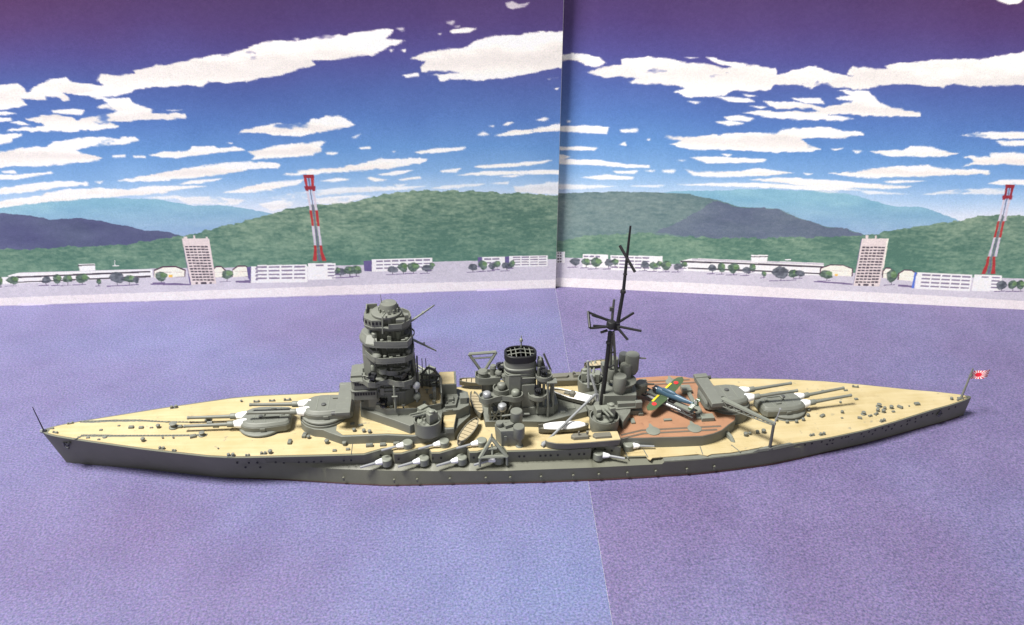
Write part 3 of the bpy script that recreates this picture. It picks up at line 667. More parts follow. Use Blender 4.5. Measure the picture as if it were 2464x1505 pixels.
tree:171.6,12.2 172.6,11 173.7,10 175.5,10.1 176.3,11.1 176.9,12.3 176.5,13.5 174.6,14.5 173.1,14.4 171.6,13.3
treeh:171.7,12.7 172.2,12 172.8,11.5 173.8,11.5 174.2,12.1 174.6,12.8 174.4,13.4 173.3,14 172.5,13.9 171.7,13.3
trk:146.5,10.8 146.2,10.8 146.5,8.8 146.7,8.8
shd:150,9 145.1,9 145.1,8.7 150,8.6
tree:143.5,12.2 144.1,10.9 145.7,10.3 147.1,10.2 148.6,10.8 148.4,12.4 147.7,13.7 146.7,14.2 145.1,14.3 144.2,13.8
treeh:143.7,12.8 144,12 144.9,11.8 145.6,11.7 146.4,12 146.3,12.9 145.9,13.6 145.4,13.9 144.5,13.9 144,13.6
trk:97.1,10.6 96.8,10.6 97,8.9 97.2,8.9
shd:101,9.2 95.4,9.2 95.5,8.8 101,8.8
tree2:94,11.8 94.5,10.6 96.2,10.2 97.8,10.2 99.5,10.7 99.5,12 98.7,13.2 97.7,13.6 95.8,13.6 94.9,13.1
trk:93,11 92.6,11 92.8,9.1 93.1,9.1
shd:96.4,9.3 91.4,9.4 91.5,9 96.4,8.9
tree:90.2,12.4 90.5,11 92.1,10.5 93.5,10.6 95.1,11.2 95.2,12.5 94.3,13.9 93.3,14.4 91.7,14.3 90.8,13.8
treeh:90.3,12.9 90.4,12.1 91.3,11.9 92.1,11.9 93,12.3 93,13 92.5,13.8 92,14 91.1,14 90.6,13.7
trk:90.2,11.2 89.8,11.2 90,9.3 90.3,9.3
shd:93.2,9.5 88.8,9.6 88.8,9.2 93.3,9.1
tree:87.8,12.6 88,11.1 89.4,10.7 90.6,10.8 92,11.4 92.2,12.7 91.3,14.2 90.5,14.7 89,14.5 88.2,13.9
treeh:87.8,13.1 87.9,12.3 88.7,12.1 89.4,12.2 90.1,12.5 90.3,13.2 89.8,14 89.3,14.3 88.5,14.2 88.1,13.9
trk:98.1,11.7 97.8,11.7 98,10.5 98.2,10.5
shd:99.6,10.7 97.4,10.8 97.4,10.4 99.7,10.2
tree:96.9,12.7 97,11.7 97.7,11.3 98.3,11.5 98.9,11.9 99.1,12.7 98.6,13.7 98.1,14.1 97.4,13.9 97,13.5
treeh:96.9,13 96.9,12.5 97.3,12.3 97.6,12.4 98,12.6 98.1,13.1 97.8,13.6 97.5,13.8 97.2,13.7 96.9,13.5
trk:74.1,11.2 73.7,11.2 73.9,9.7 74.1,9.7
shd:77.1,9.9 72.6,10 72.6,9.6 77.1,9.5
tree2:71.4,12.2 71.9,11.2 73.3,10.9 74.6,10.7 76,11.2 75.9,12.4 75.4,13.4 74.5,13.8 73,13.9 72.2,13.4
trk:69.3,11.6 68.9,11.6 69.1,9.8 69.3,9.8
shd:72.3,10.1 67.8,10.1 67.9,9.7 72.4,9.6
tree:67,13 67.4,11.6 68.4,10.6 69.8,10.9 70.7,12 71.5,13.1 70.9,14.4 69.5,15.4 68.2,15.1 66.9,14
treeh:67,13.5 67.2,12.7 67.8,12.2 68.6,12.4 69,12.9 69.5,13.5 69.1,14.3 68.4,14.8 67.7,14.6 67,14.1
trk:64.8,11.8 64.5,11.8 64.6,10 64.8,10
shd:68.4,10.2 63.1,10.2 63.1,9.9 68.5,9.8
tree:61.6,13.1 62.7,12 63.9,11.1 65.6,10.9 66.7,11.9 66.9,13.2 66.9,14.3 65.3,15.2 63.8,15.5 62.3,14.5
treeh:61.8,13.6 62.5,13 63.1,12.5 64.1,12.4 64.6,12.9 64.8,13.7 64.8,14.3 63.9,14.8 63,14.9 62.2,14.4
trk:58.7,11.3 58.3,11.3 58.4,9.8 58.7,9.8
shd:61.7,10 57.2,10.1 57.2,9.7 61.7,9.6
tree2:56.5,12.4 56.4,11.2 57.8,10.7 59.1,11 60.4,11.5 60.9,12.5 60,13.7 59,14.1 57.6,13.8 56.7,13.3
trk:56.6,12.5 56.3,12.5 56.4,11.2 56.6,11.3
shd:58.3,11.4 55.7,11.5 55.8,11.2 58.3,11
tree:55.1,13.4 55.6,12.7 56.1,11.9 56.9,11.8 57.4,12.6 57.6,13.5 57.6,14.3 56.8,15 56,15.1 55.3,14.4
treeh:55.2,13.8 55.5,13.4 55.7,13 56.2,12.9 56.4,13.4 56.6,13.9 56.5,14.3 56.1,14.7 55.7,14.7 55.3,14.3
trk:38.1,11.2 37.7,11.2 37.8,9.7 38,9.7
shd:40.7,9.9 36.7,10 36.7,9.6 40.7,9.5
tree2:36,12.3 36,11.2 37.3,10.8 38.4,10.9 39.7,11.4 39.9,12.4 39.2,13.6 38.5,13.9 37.2,13.8 36.4,13.4
trk:33.5,11.7 33.2,11.7 33.2,9.9 33.5,9.9
shd:36.5,10.1 32,10.2 32,9.8 36.5,9.7
tree:31.4,13 31.5,11.6 32.5,10.7 34,11.1 35,12.1 35.9,13.2 35.2,14.6 33.9,15.4 32.5,15.1 31.3,14.1
treeh:31.3,13.5 31.4,12.8 32,12.3 32.8,12.5 33.3,13 33.8,13.6 33.4,14.4 32.7,14.9 32,14.7 31.3,14.1
trk:29.2,11.5 28.9,11.4 29,10.1 29.2,10.1
shd:31.5,10.3 28.1,10.3 28.1,10 31.5,9.8
tree2:27.5,12.5 27.8,11.4 28.5,10.7 29.6,10.9 30.3,11.7 30.9,12.6 30.5,13.6 29.5,14.3 28.5,14.1 27.5,13.3
trk:27,12.2 26.6,12.2 26.7,10.6 26.9,10.6
shd:29.2,10.8 25.8,10.9 25.8,10.5 29.2,10.4
tree:25.1,13.4 25.2,12.2 26.3,11.8 27.3,11.9 28.4,12.3 28.5,13.5 28,14.6 27.3,15 26.2,15 25.6,14.5
treeh:25.2,13.8 25.2,13.2 25.8,13 26.4,13 27,13.2 27.1,13.9 26.7,14.5 26.4,14.7 25.8,14.7 25.4,14.5
trk:22.7,11.3 22.3,11.3 22.4,9.8 22.6,9.9
shd:25.5,10.1 21.2,10.1 21.2,9.7 25.5,9.6
tree2:20.5,12.4 20.5,11.3 21.9,10.9 23.1,11.1 24.4,11.5 24.8,12.6 24,13.7 23.2,14.1 21.8,13.9 21,13.5
trk:20.4,12.4 20.1,12.4 20.1,11 20.3,11
shd:22,11.2 19.5,11.3 19.5,10.9 22,10.7
tree:18.8,13.4 19.3,12.6 19.9,11.9 20.7,11.7 21.3,12.4 21.3,13.5 21.4,14.3 20.7,14.9 19.9,15.2 19.2,14.5
treeh:18.9,13.8 19.2,13.4 19.5,13 20,12.9 20.3,13.2 20.3,13.8 20.3,14.3 20,14.6 19.5,14.8 19.2,14.4
"""
PRINT_RIGHT = """
farhill:41.8,46.4 48.2,47.4 66.2,48.6 85.5,50 104.8,50.2 94.4,50.3 108.5,50.3 122.6,49.5 132.3,47.3 138.7,45.6 144.4,44.9 155.9,44.8 170.8,39.7 173.5,28.2 83.6,24 43.5,26.7
green2:-2.2,44.6 11.9,45.5 26.9,46.6 41.8,46.9 56.7,46.5 66.7,44.8 78.8,41.9 94.5,41.6 104.1,38.9 94.8,41.4 105.8,37.4 115.7,34.8 125.4,33.9 132.4,31.7 135.6,29.5 126.8,26 83.8,23 -1,8
darkhill2:57.6,36.9 66.8,44 78.8,41.7 94.5,41.5 104.2,38.7 94.8,41.2 105.9,37.2 115.8,34.6 125.4,33.8 132.2,31.5 116.8,28.7 83.4,26.1 68.7,26.7 43.3,28.8
green:-1.5,22.5 18,26.1 38.3,28.1 58.6,27.1 78.7,27.2 103.1,29.4 107.1,29 132,31.4 137.5,32.3 146.4,34.9 157.6,36.9 170.8,40 181.6,42.7 200,43.2 208.3,11.6 -1,8
ground:-1.2,14.4 29,15.1 57.4,13.7 118.6,13.9 148.3,13.4 207.5,14.8 213.3,-7 -0.3,-12.3
dock:-0.9,4.5 0.7,4.5 60.8,5.3 120.1,5 149.9,4.9 210.3,4.3 213.3,-7 -0.3,-12.3
cl:-3.4,102.9 3.8,104.2 14.3,102.9 17.2,100.7 13.7,99 8.8,99.3 4.7,101.3 -3.4,101.1
cl:9.4,96.6 14.5,98.7 24,100.1 23.1,102.4 34.9,103.6 42.9,102.8 48.5,101.6 60.3,101 66,99.6 74.3,101.7 85.4,100 87.3,97.4 91.7,99.4 100.6,101.6 103.8,100.5 107.9,99.1 116.6,97.8 114.1,98.9 115.8,101.9 123.6,101 129.6,101.3 128.2,102.5 138.1,104 152.7,105.6 163.8,105.7 181.3,109.2 184.6,96.5 162.6,95.2 154.8,96.1 152.2,94.5 136,95.6 127.9,94.6 120.6,92.7 109.6,93.7 104,95.1 101.3,92.4 96.4,93.8 86.3,93.9 84.2,91.7 78.8,91 70.9,91.1 66.4,89 60.9,88.5 51.4,87.8 45.6,90 50.3,91.4 47.8,92.5 35.8,92.5 26.9,93.1 30.8,94.8 25.1,95.4 17.1,94.8
cl:56.9,103.9 60,103.8 65.6,102.5 74.3,101.7 69.8,100 64.2,101.1
cl:110.4,89.1 117.1,90.5 111.4,92.4 123.7,92.4 128.4,88 133.3,86.2 144.8,84.6 145.2,82.7 128.6,82.5 107.6,82.7 119.6,81.1 115.8,80.2 88.2,80.1 74.4,82.3 83.1,83.2 105.1,83.4 101.7,84.9 87.7,84.1 82.9,86.9 94.3,87.2 107.1,85.5 118.4,87.8
cl:93.3,88.6 104.9,89.1 106.9,86.9 99.1,86.7
cl:62.5,88.5 76.1,88.1 79.4,86.6 71.5,86.3 67.5,86.7
cl:51.2,86.4 57.2,86 54.9,85.2
cl:73.5,89.8 79.9,89.2 76,88.6
cl:67.1,80.3 72.2,81.2 79.9,79.9 77.3,78.6 69.2,79
cl:63.7,78.1 70.8,78.9 75.8,77.7 69.5,76.5
cl:76.4,85.1 84.4,84.8 82.2,83.9
cl:-2.4,74 9.2,74.8 19.6,74.5 19.3,71.6 7.7,71.6 -2.4,72.1
cl:24.6,73.5 32.4,74.2 31.7,72.6 25.5,72.3
cl:42.9,71.3 50.6,71.2 68.3,73 77.9,74.1 89.1,74.1 91.2,75.8 100.6,76.9 110.8,77.2 115.8,75.9 123.6,76 125.1,74.4 117.8,73.2 104.5,72.5 99.8,72 102.4,70.4 108.4,68.2 104.6,67 88.6,66 72.4,66.5 54.4,66.1 46,67.9 50.8,69.5
cl:163.3,75.7 169.1,77.2 189.4,78.1 190.1,75.4 175,74.7
cl:176.8,73.9 190.3,74.7 190.9,72.4 180.3,72.2
cl:112.3,68.5 117.8,68.9 114,67.6
cl:121.1,68.1 125.5,68.1 123.7,66.8
cl:127.4,68.1 141.5,68.9 144.3,70.5 152.8,70.6 157.8,69 164.2,68.4 158.3,66.8 145.9,66.4 136.5,66.1
cl:166,67.3 176.9,67.3 176.5,68.9 191.8,69.2 193.1,64.2 181.4,64.4 171.4,64 166.3,62.6 171.1,65.4
cl:-2.1,65.2 8,65.8 15.5,65.4 13.9,64.3 -2.1,63.8
cl:-2,62.2 4,61.2 1.5,59.9 -1.9,59.9
cl:-1.9,59.8 16.7,60.1 26.8,58.9 38.5,58.7 38.6,57.5 26.9,57.3 12.6,57.8 -1.9,57.7
cl:54.8,62.7 66.2,63.5 71.9,63.3 87.4,63 86,61.9 74.7,61 62.4,60.5
cl:68.1,64.8 72.6,64.6 71.1,63.4
cl:22.8,55.5 33.7,56.2 32.2,54.7 24.6,54.6
cl:35.8,56.3 41.2,56.5 39.6,55.6
cl:43.7,56.8 49.5,57.2 48.8,55.8 44.6,55.8
cl:53.6,57.6 58.7,56.3 75.1,57.5 84.7,59.1 91.3,58.5 99.6,57.6 91.6,56.5 75.4,55 63.1,54.6 57.2,54.8
cl:102.8,57.8 106.9,57.6 104.6,56.8
cl:112.9,57.9 123.6,58.9 138.9,61.8 152.9,62.9 159.4,61.9 177.4,61.7 177.8,60.1 163.2,59.2 147.7,57.8 132,56.7 119.9,57.1
cl:8.6,52.3 19.6,53.7 31.8,53.3 31.5,52.1 17.1,51.5
cl:80.5,54.1 95.8,55.5 114.5,55.2 132.4,54.1 148.5,53.7 144.8,52.6 116.8,51.7 100.3,52.7
cl:50.1,50.4 67.5,51.9 83.9,52.7 116.7,52.1 131.4,51.2 108.8,50.5 75.9,50.8
cl:136.2,55.4 142.4,56.2 154.3,56.3 140.3,54.8
cl:178,56.1 183.1,57.8 194.6,58.4 195.1,56.2 183.6,55.8
cl:161,129.4 175.9,129.7 173.2,126.5 169.7,126.1 165.9,126.9
cl:48.3,103.7 55.3,103.7 50.7,103.3
cl:1.6,76.6 3.7,76.5 2.5,75.8
cl:24.6,67 27,68.6 28,66.7
cl:36,69.7 37.6,70.1 37.3,69.1
cl2:-1.5,48.8 13,48.9 25.8,49 13.1,47.2 -1.5,46.3
cl2:152.4,50.5 165.3,53.1 186.2,54.5 186.9,51.9
cl2:108.9,50.1 133,51 149.2,50.4 117.2,49.1
cl2:88.8,97.8 91.1,98.3 90.5,96.7
cl2:50,61.3 53.6,61.6 51.6,60.8
cl2:27.5,49.1 46,50.2 42.7,48.9
bw:-0.8,17.2 3.3,17.4 3.5,12.1 -0.6,11.7
win:0,17 0.7,17 0.8,16.3 0,16.3
win:1.1,17.1 1.8,17.1 1.8,16.4 1.1,16.3
win:0.1,15.6 0.8,15.7 0.8,14.9 0.1,14.9
win:1.1,15.7 1.8,15.7 1.9,15 1.1,14.9
win:0.1,14.2 0.8,14.3 0.9,13.5 0.1,13.5
win:1.2,14.3 1.9,14.3 1.9,13.6 1.2,13.5
win:0.2,12.8 0.9,12.9 0.9,12.1 0.2,12.1
win:1.2,12.9 1.9,12.9 2,12.2 1.2,12.1
bw:11.5,16.7 22.9,17 23.3,10.6 11.8,10.3
win2:12,16 14.2,16.1 14.2,15.3 12,15.2
win2:14.6,16.1 16.8,16.2 16.8,15.4 14.6,15.3
win2:17.2,16.2 19.4,16.2 19.4,15.4 17.2,15.4
win2:12,14.2 14.3,14.2 14.3,13.4 12.1,13.4
win2:14.7,14.2 16.9,14.3 16.9,13.5 14.7,13.5
win2:17.3,14.3 19.5,14.4 19.5,13.6 17.3,13.5
win2:12.1,12.3 14.4,12.4 14.4,11.6 12.2,11.5
win2:14.7,12.4 17,12.4 17,11.7 14.8,11.6
win2:17.4,12.5 19.6,12.5 19.6,11.7 17.4,11.7
bw:24,16.8 47.3,17.4 48,10.2 24.4,9.5
win2:24.6,16.2 27.6,16.2 27.6,15.6 24.6,15.5
win2:28.1,16.2 31.1,16.3 31.1,15.6 28.1,15.6
win2:31.6,16.3 34.5,16.4 34.6,15.7 31.6,15.7
win2:35,16.4 38,16.5 38.1,15.8 35.1,15.7
win2:38.5,16.5 41.5,16.6 41.5,15.9 38.6,15.8
win2:24.7,14.5 27.7,14.6 27.7,13.9 24.7,13.9
win2:28.2,14.6 31.2,14.7 31.2,14 28.2,13.9
win2:31.7,14.7 34.7,14.8 34.7,14.1 31.7,14
win2:35.2,14.8 38.1,14.9 38.2,14.2 35.2,14.1
win2:38.6,14.9 41.6,15 41.7,14.3 38.7,14.2
win2:24.8,12.9 27.8,13 27.8,12.3 24.8,12.2
win2:28.3,13 31.3,13.1 31.3,12.4 28.3,12.3
win2:31.8,13.1 34.8,13.2 34.8,12.5 31.8,12.4
win2:35.3,13.2 38.3,13.3 38.3,12.6 35.3,12.5
win2:38.8,13.3 41.7,13.4 41.8,12.7 38.8,12.6
win2:24.9,11.3 27.9,11.4 27.9,10.7 24.9,10.6
win2:28.4,11.4 31.4,11.5 31.4,10.8 28.4,10.7
win2:31.9,11.5 34.9,11.6 35,10.9 31.9,10.8
win2:35.4,11.6 38.4,11.7 38.4,11 35.4,10.9
win2:38.9,11.7 41.9,11.8 41.9,11.1 38.9,11
bw:55.2,15.5 60.6,17.1 118,17.7 119,11.7 57.7,10.9
win:55.4,15.7 80,16.1 118.3,16.2 118.4,15.4 80.1,15.3 55.5,14.9
win:59,12.6 80.4,12.9 117.1,13 117.2,12.3 80.5,12.1 59.1,12.1
gr:60.6,17 118,17.6 118.1,16.9 60.7,16.1
bw:86.1,20 93.5,20.3 93.5,17.1 86.8,16.5
win:86.1,19.3 93.6,19.7 93.7,19.3 86.1,18.9
bw:101,18.7 103.7,18.8 103.7,18.3 101.2,18.2
dk:116.8,15.3 120.9,17.2 126.4,17.3 131,15.7 131.4,12 117.1,12.1
bcr:117.3,15 121,16.7 126.4,16.9 130.6,15.4 130.9,12 117.6,12.1
gl:117.9,14.3 130,14.5 130,14.3 118,14.1
dk:143.6,15.3 144.8,17.1 146.5,17 148.4,15.2 148.9,11.5 144,12.1
bcr:144.1,15 144.9,16.5 146.6,16.5 148,14.9 148.4,11.5 144.4,12.1
gl:144.7,14.3 147.4,14 147.5,13.9 144.8,14.1
dk:150.4,14.5 152.7,16.4 155.8,16.4 158.8,14.7 159.3,11 150.8,11.4
bcr:151,14.3 152.8,15.9 155.9,15.9 158.3,14.4 158.8,11 151.3,11.4
gl:151.6,13.5 157.8,13.5 157.9,13.3 151.6,13.4
or:123.7,12.9 125,12.8 125,11.8 123.8,11.9
shd:115.1,9 127.3,9 132.3,8.5 131.9,8 115.2,8.5
bside:132,29.4 132.6,29.4 133.2,7.8 132.4,7.7
bt:132.2,29.8 143.3,30.3 143.8,7.9 132.5,7.6
bcr:142.7,30.3 143.4,30.3 143.9,16.6 143.4,16.6
bt:133.4,31.5 134.6,31.5 134.8,29.9 133.7,29.9
bt:137.4,31.4 138.1,31.4 138.3,30.1 137.5,30
win:133,26.2 134.3,26.2 134.4,25.4 133.1,25.4
win:134.6,26.2 136,26.2 136.1,25.5 134.7,25.5
win:136.3,26.3 137.6,26.3 137.7,25.6 136.4,25.6
win:137.9,26.4 139.3,26.4 139.4,25.7 138,25.7
win:139.6,26.5 140.9,26.5 141,25.7 139.7,25.7
win:141.2,26.5 142.6,26.5 142.7,25.8 141.3,25.8
win:133,24.8 134.3,24.8 134.4,24.1 133.1,24.1
win:134.6,24.9 136,24.9 136.1,24.2 134.7,24.2
win:136.3,25 137.6,25 137.7,24.3 136.4,24.2
win:137.9,25 139.3,25.1 139.4,24.3 138,24.3
win:139.6,25.1 140.9,25.1 141,24.4 139.7,24.4
win:141.2,25.2 142.6,25.2 142.7,24.5 141.3,24.5
win:133,23.5 134.3,23.5 134.4,22.8 133.1,22.7
win:134.6,23.6 136,23.6 136.1,22.8 134.7,22.8
win:136.3,23.6 137.6,23.6 137.7,22.9 136.4,22.9
win:137.9,23.7 139.3,23.7 139.4,23 138,23
win:139.6,23.8 141,23.8 141,23.1 139.7,23.1
win:141.2,23.9 142.6,23.9 142.7,23.1 141.3,23.1
win:133,22.1 134.3,22.1 134.4,21.4 133.1,21.4
win:134.6,22.2 136,22.2 136.1,21.5 134.7,21.5
win:136.3,22.3 137.7,22.3 137.7,21.6 136.4,21.6
win:137.9,22.4 139.3,22.4 139.4,21.6 138,21.6
win:139.6,22.4 141,22.5 141.1,21.7 139.7,21.7
win:141.2,22.5 142.6,22.5 142.7,21.8 141.3,21.8
win:133,20.8 134.3,20.8 134.4,20.1 133.1,20
win:134.6,20.9 136,20.9 136.1,20.1 134.7,20.1
win:136.3,20.9 137.7,21 137.8,20.2 136.4,20.2
win:138,21 139.3,21 139.4,20.3 138,20.3
win:139.6,21.1 141,21.1 141.1,20.4 139.7,20.4
win:141.3,21.2 142.6,21.2 142.7,20.5 141.4,20.4
win:133,19.4 134.3,19.4 134.4,18.7 133.1,18.7
win:134.6,19.5 136,19.5 136.1,18.8 134.7,18.8
win:136.3,19.6 137.7,19.6 137.8,18.9 136.4,18.9
win:138,19.7 139.3,19.7 139.4,18.9 138,18.9
win:139.6,19.7 141,19.8 141.1,19 139.7,19
win:141.3,19.8 142.6,19.8 142.7,19.1 141.4,19.1
win:133,18.1 134.3,18.1 134.4,17.3 133.1,17.3
win:134.6,18.2 136,18.2 136.1,17.4 134.7,17.4
win:136.3,18.2 137.7,18.2 137.8,17.5 136.4,17.5
win:138,18.3 139.3,18.3 139.4,17.6 138.1,17.6
win:139.6,18.4 141,18.4 141.1,17.7 139.7,17.7
win:141.3,18.5 142.7,18.5 142.7,17.8 141.4,17.7
win:133,16.7 134.3,16.7 134.4,16 133.1,16
win:134.6,16.8 136,16.8 136.1,16.1 134.7,16.1
win:136.3,16.9 137.7,16.9 137.8,16.1 136.4,16.1
win:138,17 139.3,17 139.4,16.2 138.1,16.2
win:139.6,17 141,17 141.1,16.3 139.7,16.3
win:141.3,17.1 142.7,17.1 142.8,16.4 141.4,16.4
win:133,15.3 134.4,15.4 134.4,14.6 133.1,14.6
win:134.6,15.4 136,15.4 136.1,14.7 134.7,14.7
win:136.3,15.5 137.7,15.5 137.8,14.8 136.4,14.8
win:138,15.6 139.4,15.6 139.4,14.9 138.1,14.8
win:139.6,15.7 141,15.7 141.1,14.9 139.7,14.9
win:141.3,15.8 142.7,15.8 142.8,15 141.4,15
win:133,14 134.4,14 134.4,13.2 133.1,13.2
win:134.6,14.1 136,14.1 136.1,13.3 134.7,13.3
win:136.3,14.1 137.7,14.2 137.8,13.4 136.4,13.4
win:138,14.2 139.4,14.2 139.5,13.5 138.1,13.5
win:139.7,14.3 141,14.3 141.1,13.6 139.7,13.6
win:141.3,14.4 142.7,14.4 142.8,13.7 141.4,13.6
win:133,12.6 134.4,12.6 134.4,11.9 133.1,11.9
win:134.6,12.7 136,12.7 136.1,12 134.7,11.9
win:136.3,12.8 137.7,12.8 137.8,12 136.4,12
win:138,12.9 139.4,12.9 139.5,12.1 138.1,12.1
win:139.7,12.9 141,13 141.1,12.2 139.8,12.2
win:141.3,13 142.7,13 142.8,12.3 141.4,12.3
win:133,11.2 134.4,11.2 134.4,10.5 133.1,10.5
win:134.6,11.3 136,11.3 136.1,10.6 134.7,10.6
win:136.3,11.4 137.7,11.4 137.8,10.7 136.4,10.6
win:138,11.5 139.4,11.5 139.5,10.7 138.1,10.7
win:139.7,11.6 141.1,11.6 141.1,10.8 139.8,10.8
win:141.3,11.6 142.7,11.7 142.8,10.9 141.4,10.9
win:133,9.8 134.4,9.9 134.4,9.1 133.1,9.1
win:134.6,9.9 136,9.9 136.1,9.2 134.7,9.2
win:136.3,10 137.7,10 137.8,9.3 136.4,9.3
win:138,10.1 139.4,10.1 139.5,9.4 138.1,9.3
win:139.7,10.2 141.1,10.2 141.2,9.4 139.8,9.4
win:141.4,10.3 142.7,10.3 142.8,9.5 141.5,9.5
win:134.4,8.7 135.4,8.6 135.6,7.7 134.6,7.7
win:136.6,8.8 138.9,8.8 139.1,7.9 136.8,7.8
win:140.2,9 141.2,8.9 141.4,8 140.4,8
bsb:157.2,15.4 158.2,15.2 158.5,7.7 157.5,7.9
shd:151.5,9.2 157.3,9.1 157.5,8.1 151.7,8.3
bw:158.4,15.4 181.6,15.4 182.4,7.6 159,7.6
win2:160.6,14.7 164.2,14.7 164.3,14 160.7,14
win2:164.8,14.7 168.5,14.7 168.5,14 164.9,14
win2:169.1,14.7 172.7,14.7 172.7,14 169.1,14
win2:173.3,14.7 176.9,14.7 177,14 173.3,14
win2:177.5,14.7 181.1,14.7 181.2,14 177.6,14
win2:160.7,13 164.4,13 164.4,12.2 160.8,12.2
win2:165,13 168.6,13 168.7,12.2 165,12.2
win2:169.2,13 172.8,13 172.9,12.2 169.3,12.2
win2:173.4,13 177.1,13 177.1,12.2 173.5,12.2
win2:177.6,13 181.3,13 181.3,12.2 177.7,12.2
win2:160.9,11.2 164.5,11.2 164.6,10.5 160.9,10.5
win2:165.1,11.2 168.8,11.2 168.8,10.5 165.2,10.5
win2:169.4,11.2 173,11.2 173.1,10.5 169.4,10.5
win2:173.6,11.2 177.2,11.2 177.3,10.5 173.7,10.5
win2:177.8,11.2 181.4,11.2 181.5,10.5 177.9,10.5
win2:161,9.5 164.7,9.5 164.7,8.7 161.1,8.7
win2:165.3,9.5 168.9,9.5 169,8.7 165.3,8.7
win2:169.5,9.5 173.2,9.5 173.2,8.7 169.6,8.7
win2:173.7,9.5 177.4,9.5 177.5,8.7 173.8,8.7
win2:178,9.5 181.6,9.5 181.7,8.8 178.1,8.7
bw:182.5,15.6 193.7,15.7 194.2,8.5 182.9,8.5
win2:185.8,15 188.6,15 188.6,14.4 185.8,14.3
win2:185.9,13.4 188.7,13.4 188.7,12.8 185.9,12.7
win2:186,11.8 188.8,11.8 188.8,11.2 186,11.1
win2:186.1,10.2 188.9,10.2 188.9,9.5 186.1,9.5
bw:182.9,13.8 189.5,13.9 190.7,8.1 183.3,7.9
bw:189.1,15.5 194,15.6 195.1,8.6 190.2,8.6
win2:189.9,14.9 193.3,15 193.4,14.3 190,14.3
win2:190.1,13.4 193.6,13.4 193.7,12.7 190.2,12.7
win2:190.4,11.8 193.8,11.8 193.9,11.2 190.5,11.2
win2:190.6,10.3 194.1,10.3 194.2,9.6 190.7,9.6
dred:185.6,55.5 186.6,55.5 187.1,51 186.1,50.9
dred:187.9,55.6 189,55.6 189.2,51.1 188.2,51
lat:187,55.5 187.6,55.6 187.9,51 187.4,51
dred:185.4,50.9 186.6,50.9 186.9,49.5 185.8,49.5
dred:188.2,51 189.5,51.1 189.5,49.6 188.3,49.6
lat:187.1,51 187.8,51 187.9,49.5 187.3,49.5
tw:186,49.5 186.9,49.5 187.3,40.2 186.3,40.1
tw:188,49.5 188.9,49.6 189.5,40.3 188.4,40.2
lat:187.2,49.5 187.7,49.5 188.1,40.2 187.6,40.2
red:186.1,40.1 187,40.2 187.2,32.9 186.3,32.8
red:188.1,40.2 189,40.2 189.4,33 188.4,32.9
lat:187.3,40.2 187.8,40.2 188.1,32.9 187.6,32.9
tw:186.3,32.8 187.1,32.9 187.2,24.2 186.1,24.1
tw:188.3,32.9 189.2,33 189.7,24.3 188.6,24.3
lat:187.5,32.9 188,32.9 188.2,24.2 187.6,24.2
red:185.8,24.1 186.8,24.2 187.2,20.6 186,20.5
red:188,24.2 189.1,24.3 189.9,20.7 188.7,20.6
lat:187.2,24.2 187.7,24.2 188.3,20.6 187.7,20.6
red:186,20.5 187.2,20.6 187,16.1 185.2,16
red:188.7,20.6 189.9,20.7 191,16.3 189.2,16.2
lat:187.7,20.6 188.3,20.6 188.6,16.2 187.6,16.1
dred:185.3,56 189.2,56.1 189.2,54.7 186,54.5
dred:185.2,51.4 189.4,51.5 189.5,50.1 185.9,49.9
trk:8.2,11.7 8.5,11.7 8.5,10.1 8.3,10.1
shd:4.9,10.1 9.9,10.5 9.9,10.2 4.9,9.7
tree2:10.4,13 10.4,11.8 9.2,11 7.7,11.2 6.4,11.9 5.4,12.8 6.3,14.1 7.5,14.8 9.1,14.6 10.4,14
trk:13.2,11.8 13.5,11.8 13.5,10.1 13.3,10.1
shd:10.8,10.1 14.5,10.4 14.5,10.1 10.8,9.7
tree:14.9,13.1 15,11.8 13.9,11.2 12.9,11.4 11.7,11.9 11.2,13 11.9,14.3 12.6,14.9 13.8,14.7 14.6,14.2
treeh:14.8,13.6 14.9,12.9 14.3,12.6 13.7,12.7 13.1,12.9 12.8,13.5 13.2,14.3 13.6,14.6 14.3,14.5 14.7,14.2
trk:17.6,11.6 17.9,11.6 18,9.8 17.8,9.8
shd:14.2,9.7 19.4,10.1 19.4,9.8 14.2,9.3
tree:20.5,13.2 19.6,12 18.6,10.9 16.9,10.6 15.8,11.6 15.3,12.9 15.2,14.1 16.8,15.2 18.2,15.5 19.9,14.5
treeh:20.3,13.7 19.7,13.1 19.2,12.4 18.3,12.3 17.7,12.8 17.4,13.6 17.3,14.2 18.2,14.8 19,15 19.9,14.4
trk:23.3,11.8 23.6,11.8 23.7,10 23.5,10
shd:21,10 24.7,10.4 24.7,10 21.1,9.6
tree2:25.1,13.2 25.2,11.9 24.1,11.3 23,11.4 21.9,11.9 21.4,13.1 22.1,14.5 22.7,15 23.9,14.9 24.7,14.4
trk:26.1,12.7 26.5,12.7 26.5,11.3 26.3,11.3
shd:24.2,11.3 27.3,11.6 27.3,11.3 24.2,10.9
tree:27.6,13.8 27.5,12.7 26.9,12 25.9,12.1 25.2,12.8 24.5,13.6 24.9,14.7 25.7,15.5 26.6,15.3 27.6,14.6
treeh:27.6,14.2 27.5,13.6 27.2,13.2 26.6,13.3 26.2,13.7 25.9,14.1 26.1,14.7 26.5,15.1 27,15 27.6,14.6
trk:39.7,11.8 40,11.8 40.1,10 39.9,10
shd:37.4,10 41,10.3 41.1,10 37.5,9.6
tree2:41.6,13.2 41.5,11.9 40.4,11.4 39.3,11.3 38.2,11.7 38,13 38.4,14.3 39,14.8 40.2,14.9 40.9,14.5
trk:43.8,11.5 44.1,11.5 44.2,9.9 44,9.9
shd:41,9.9 45.4,10.3 45.4,9.9 41.1,9.5
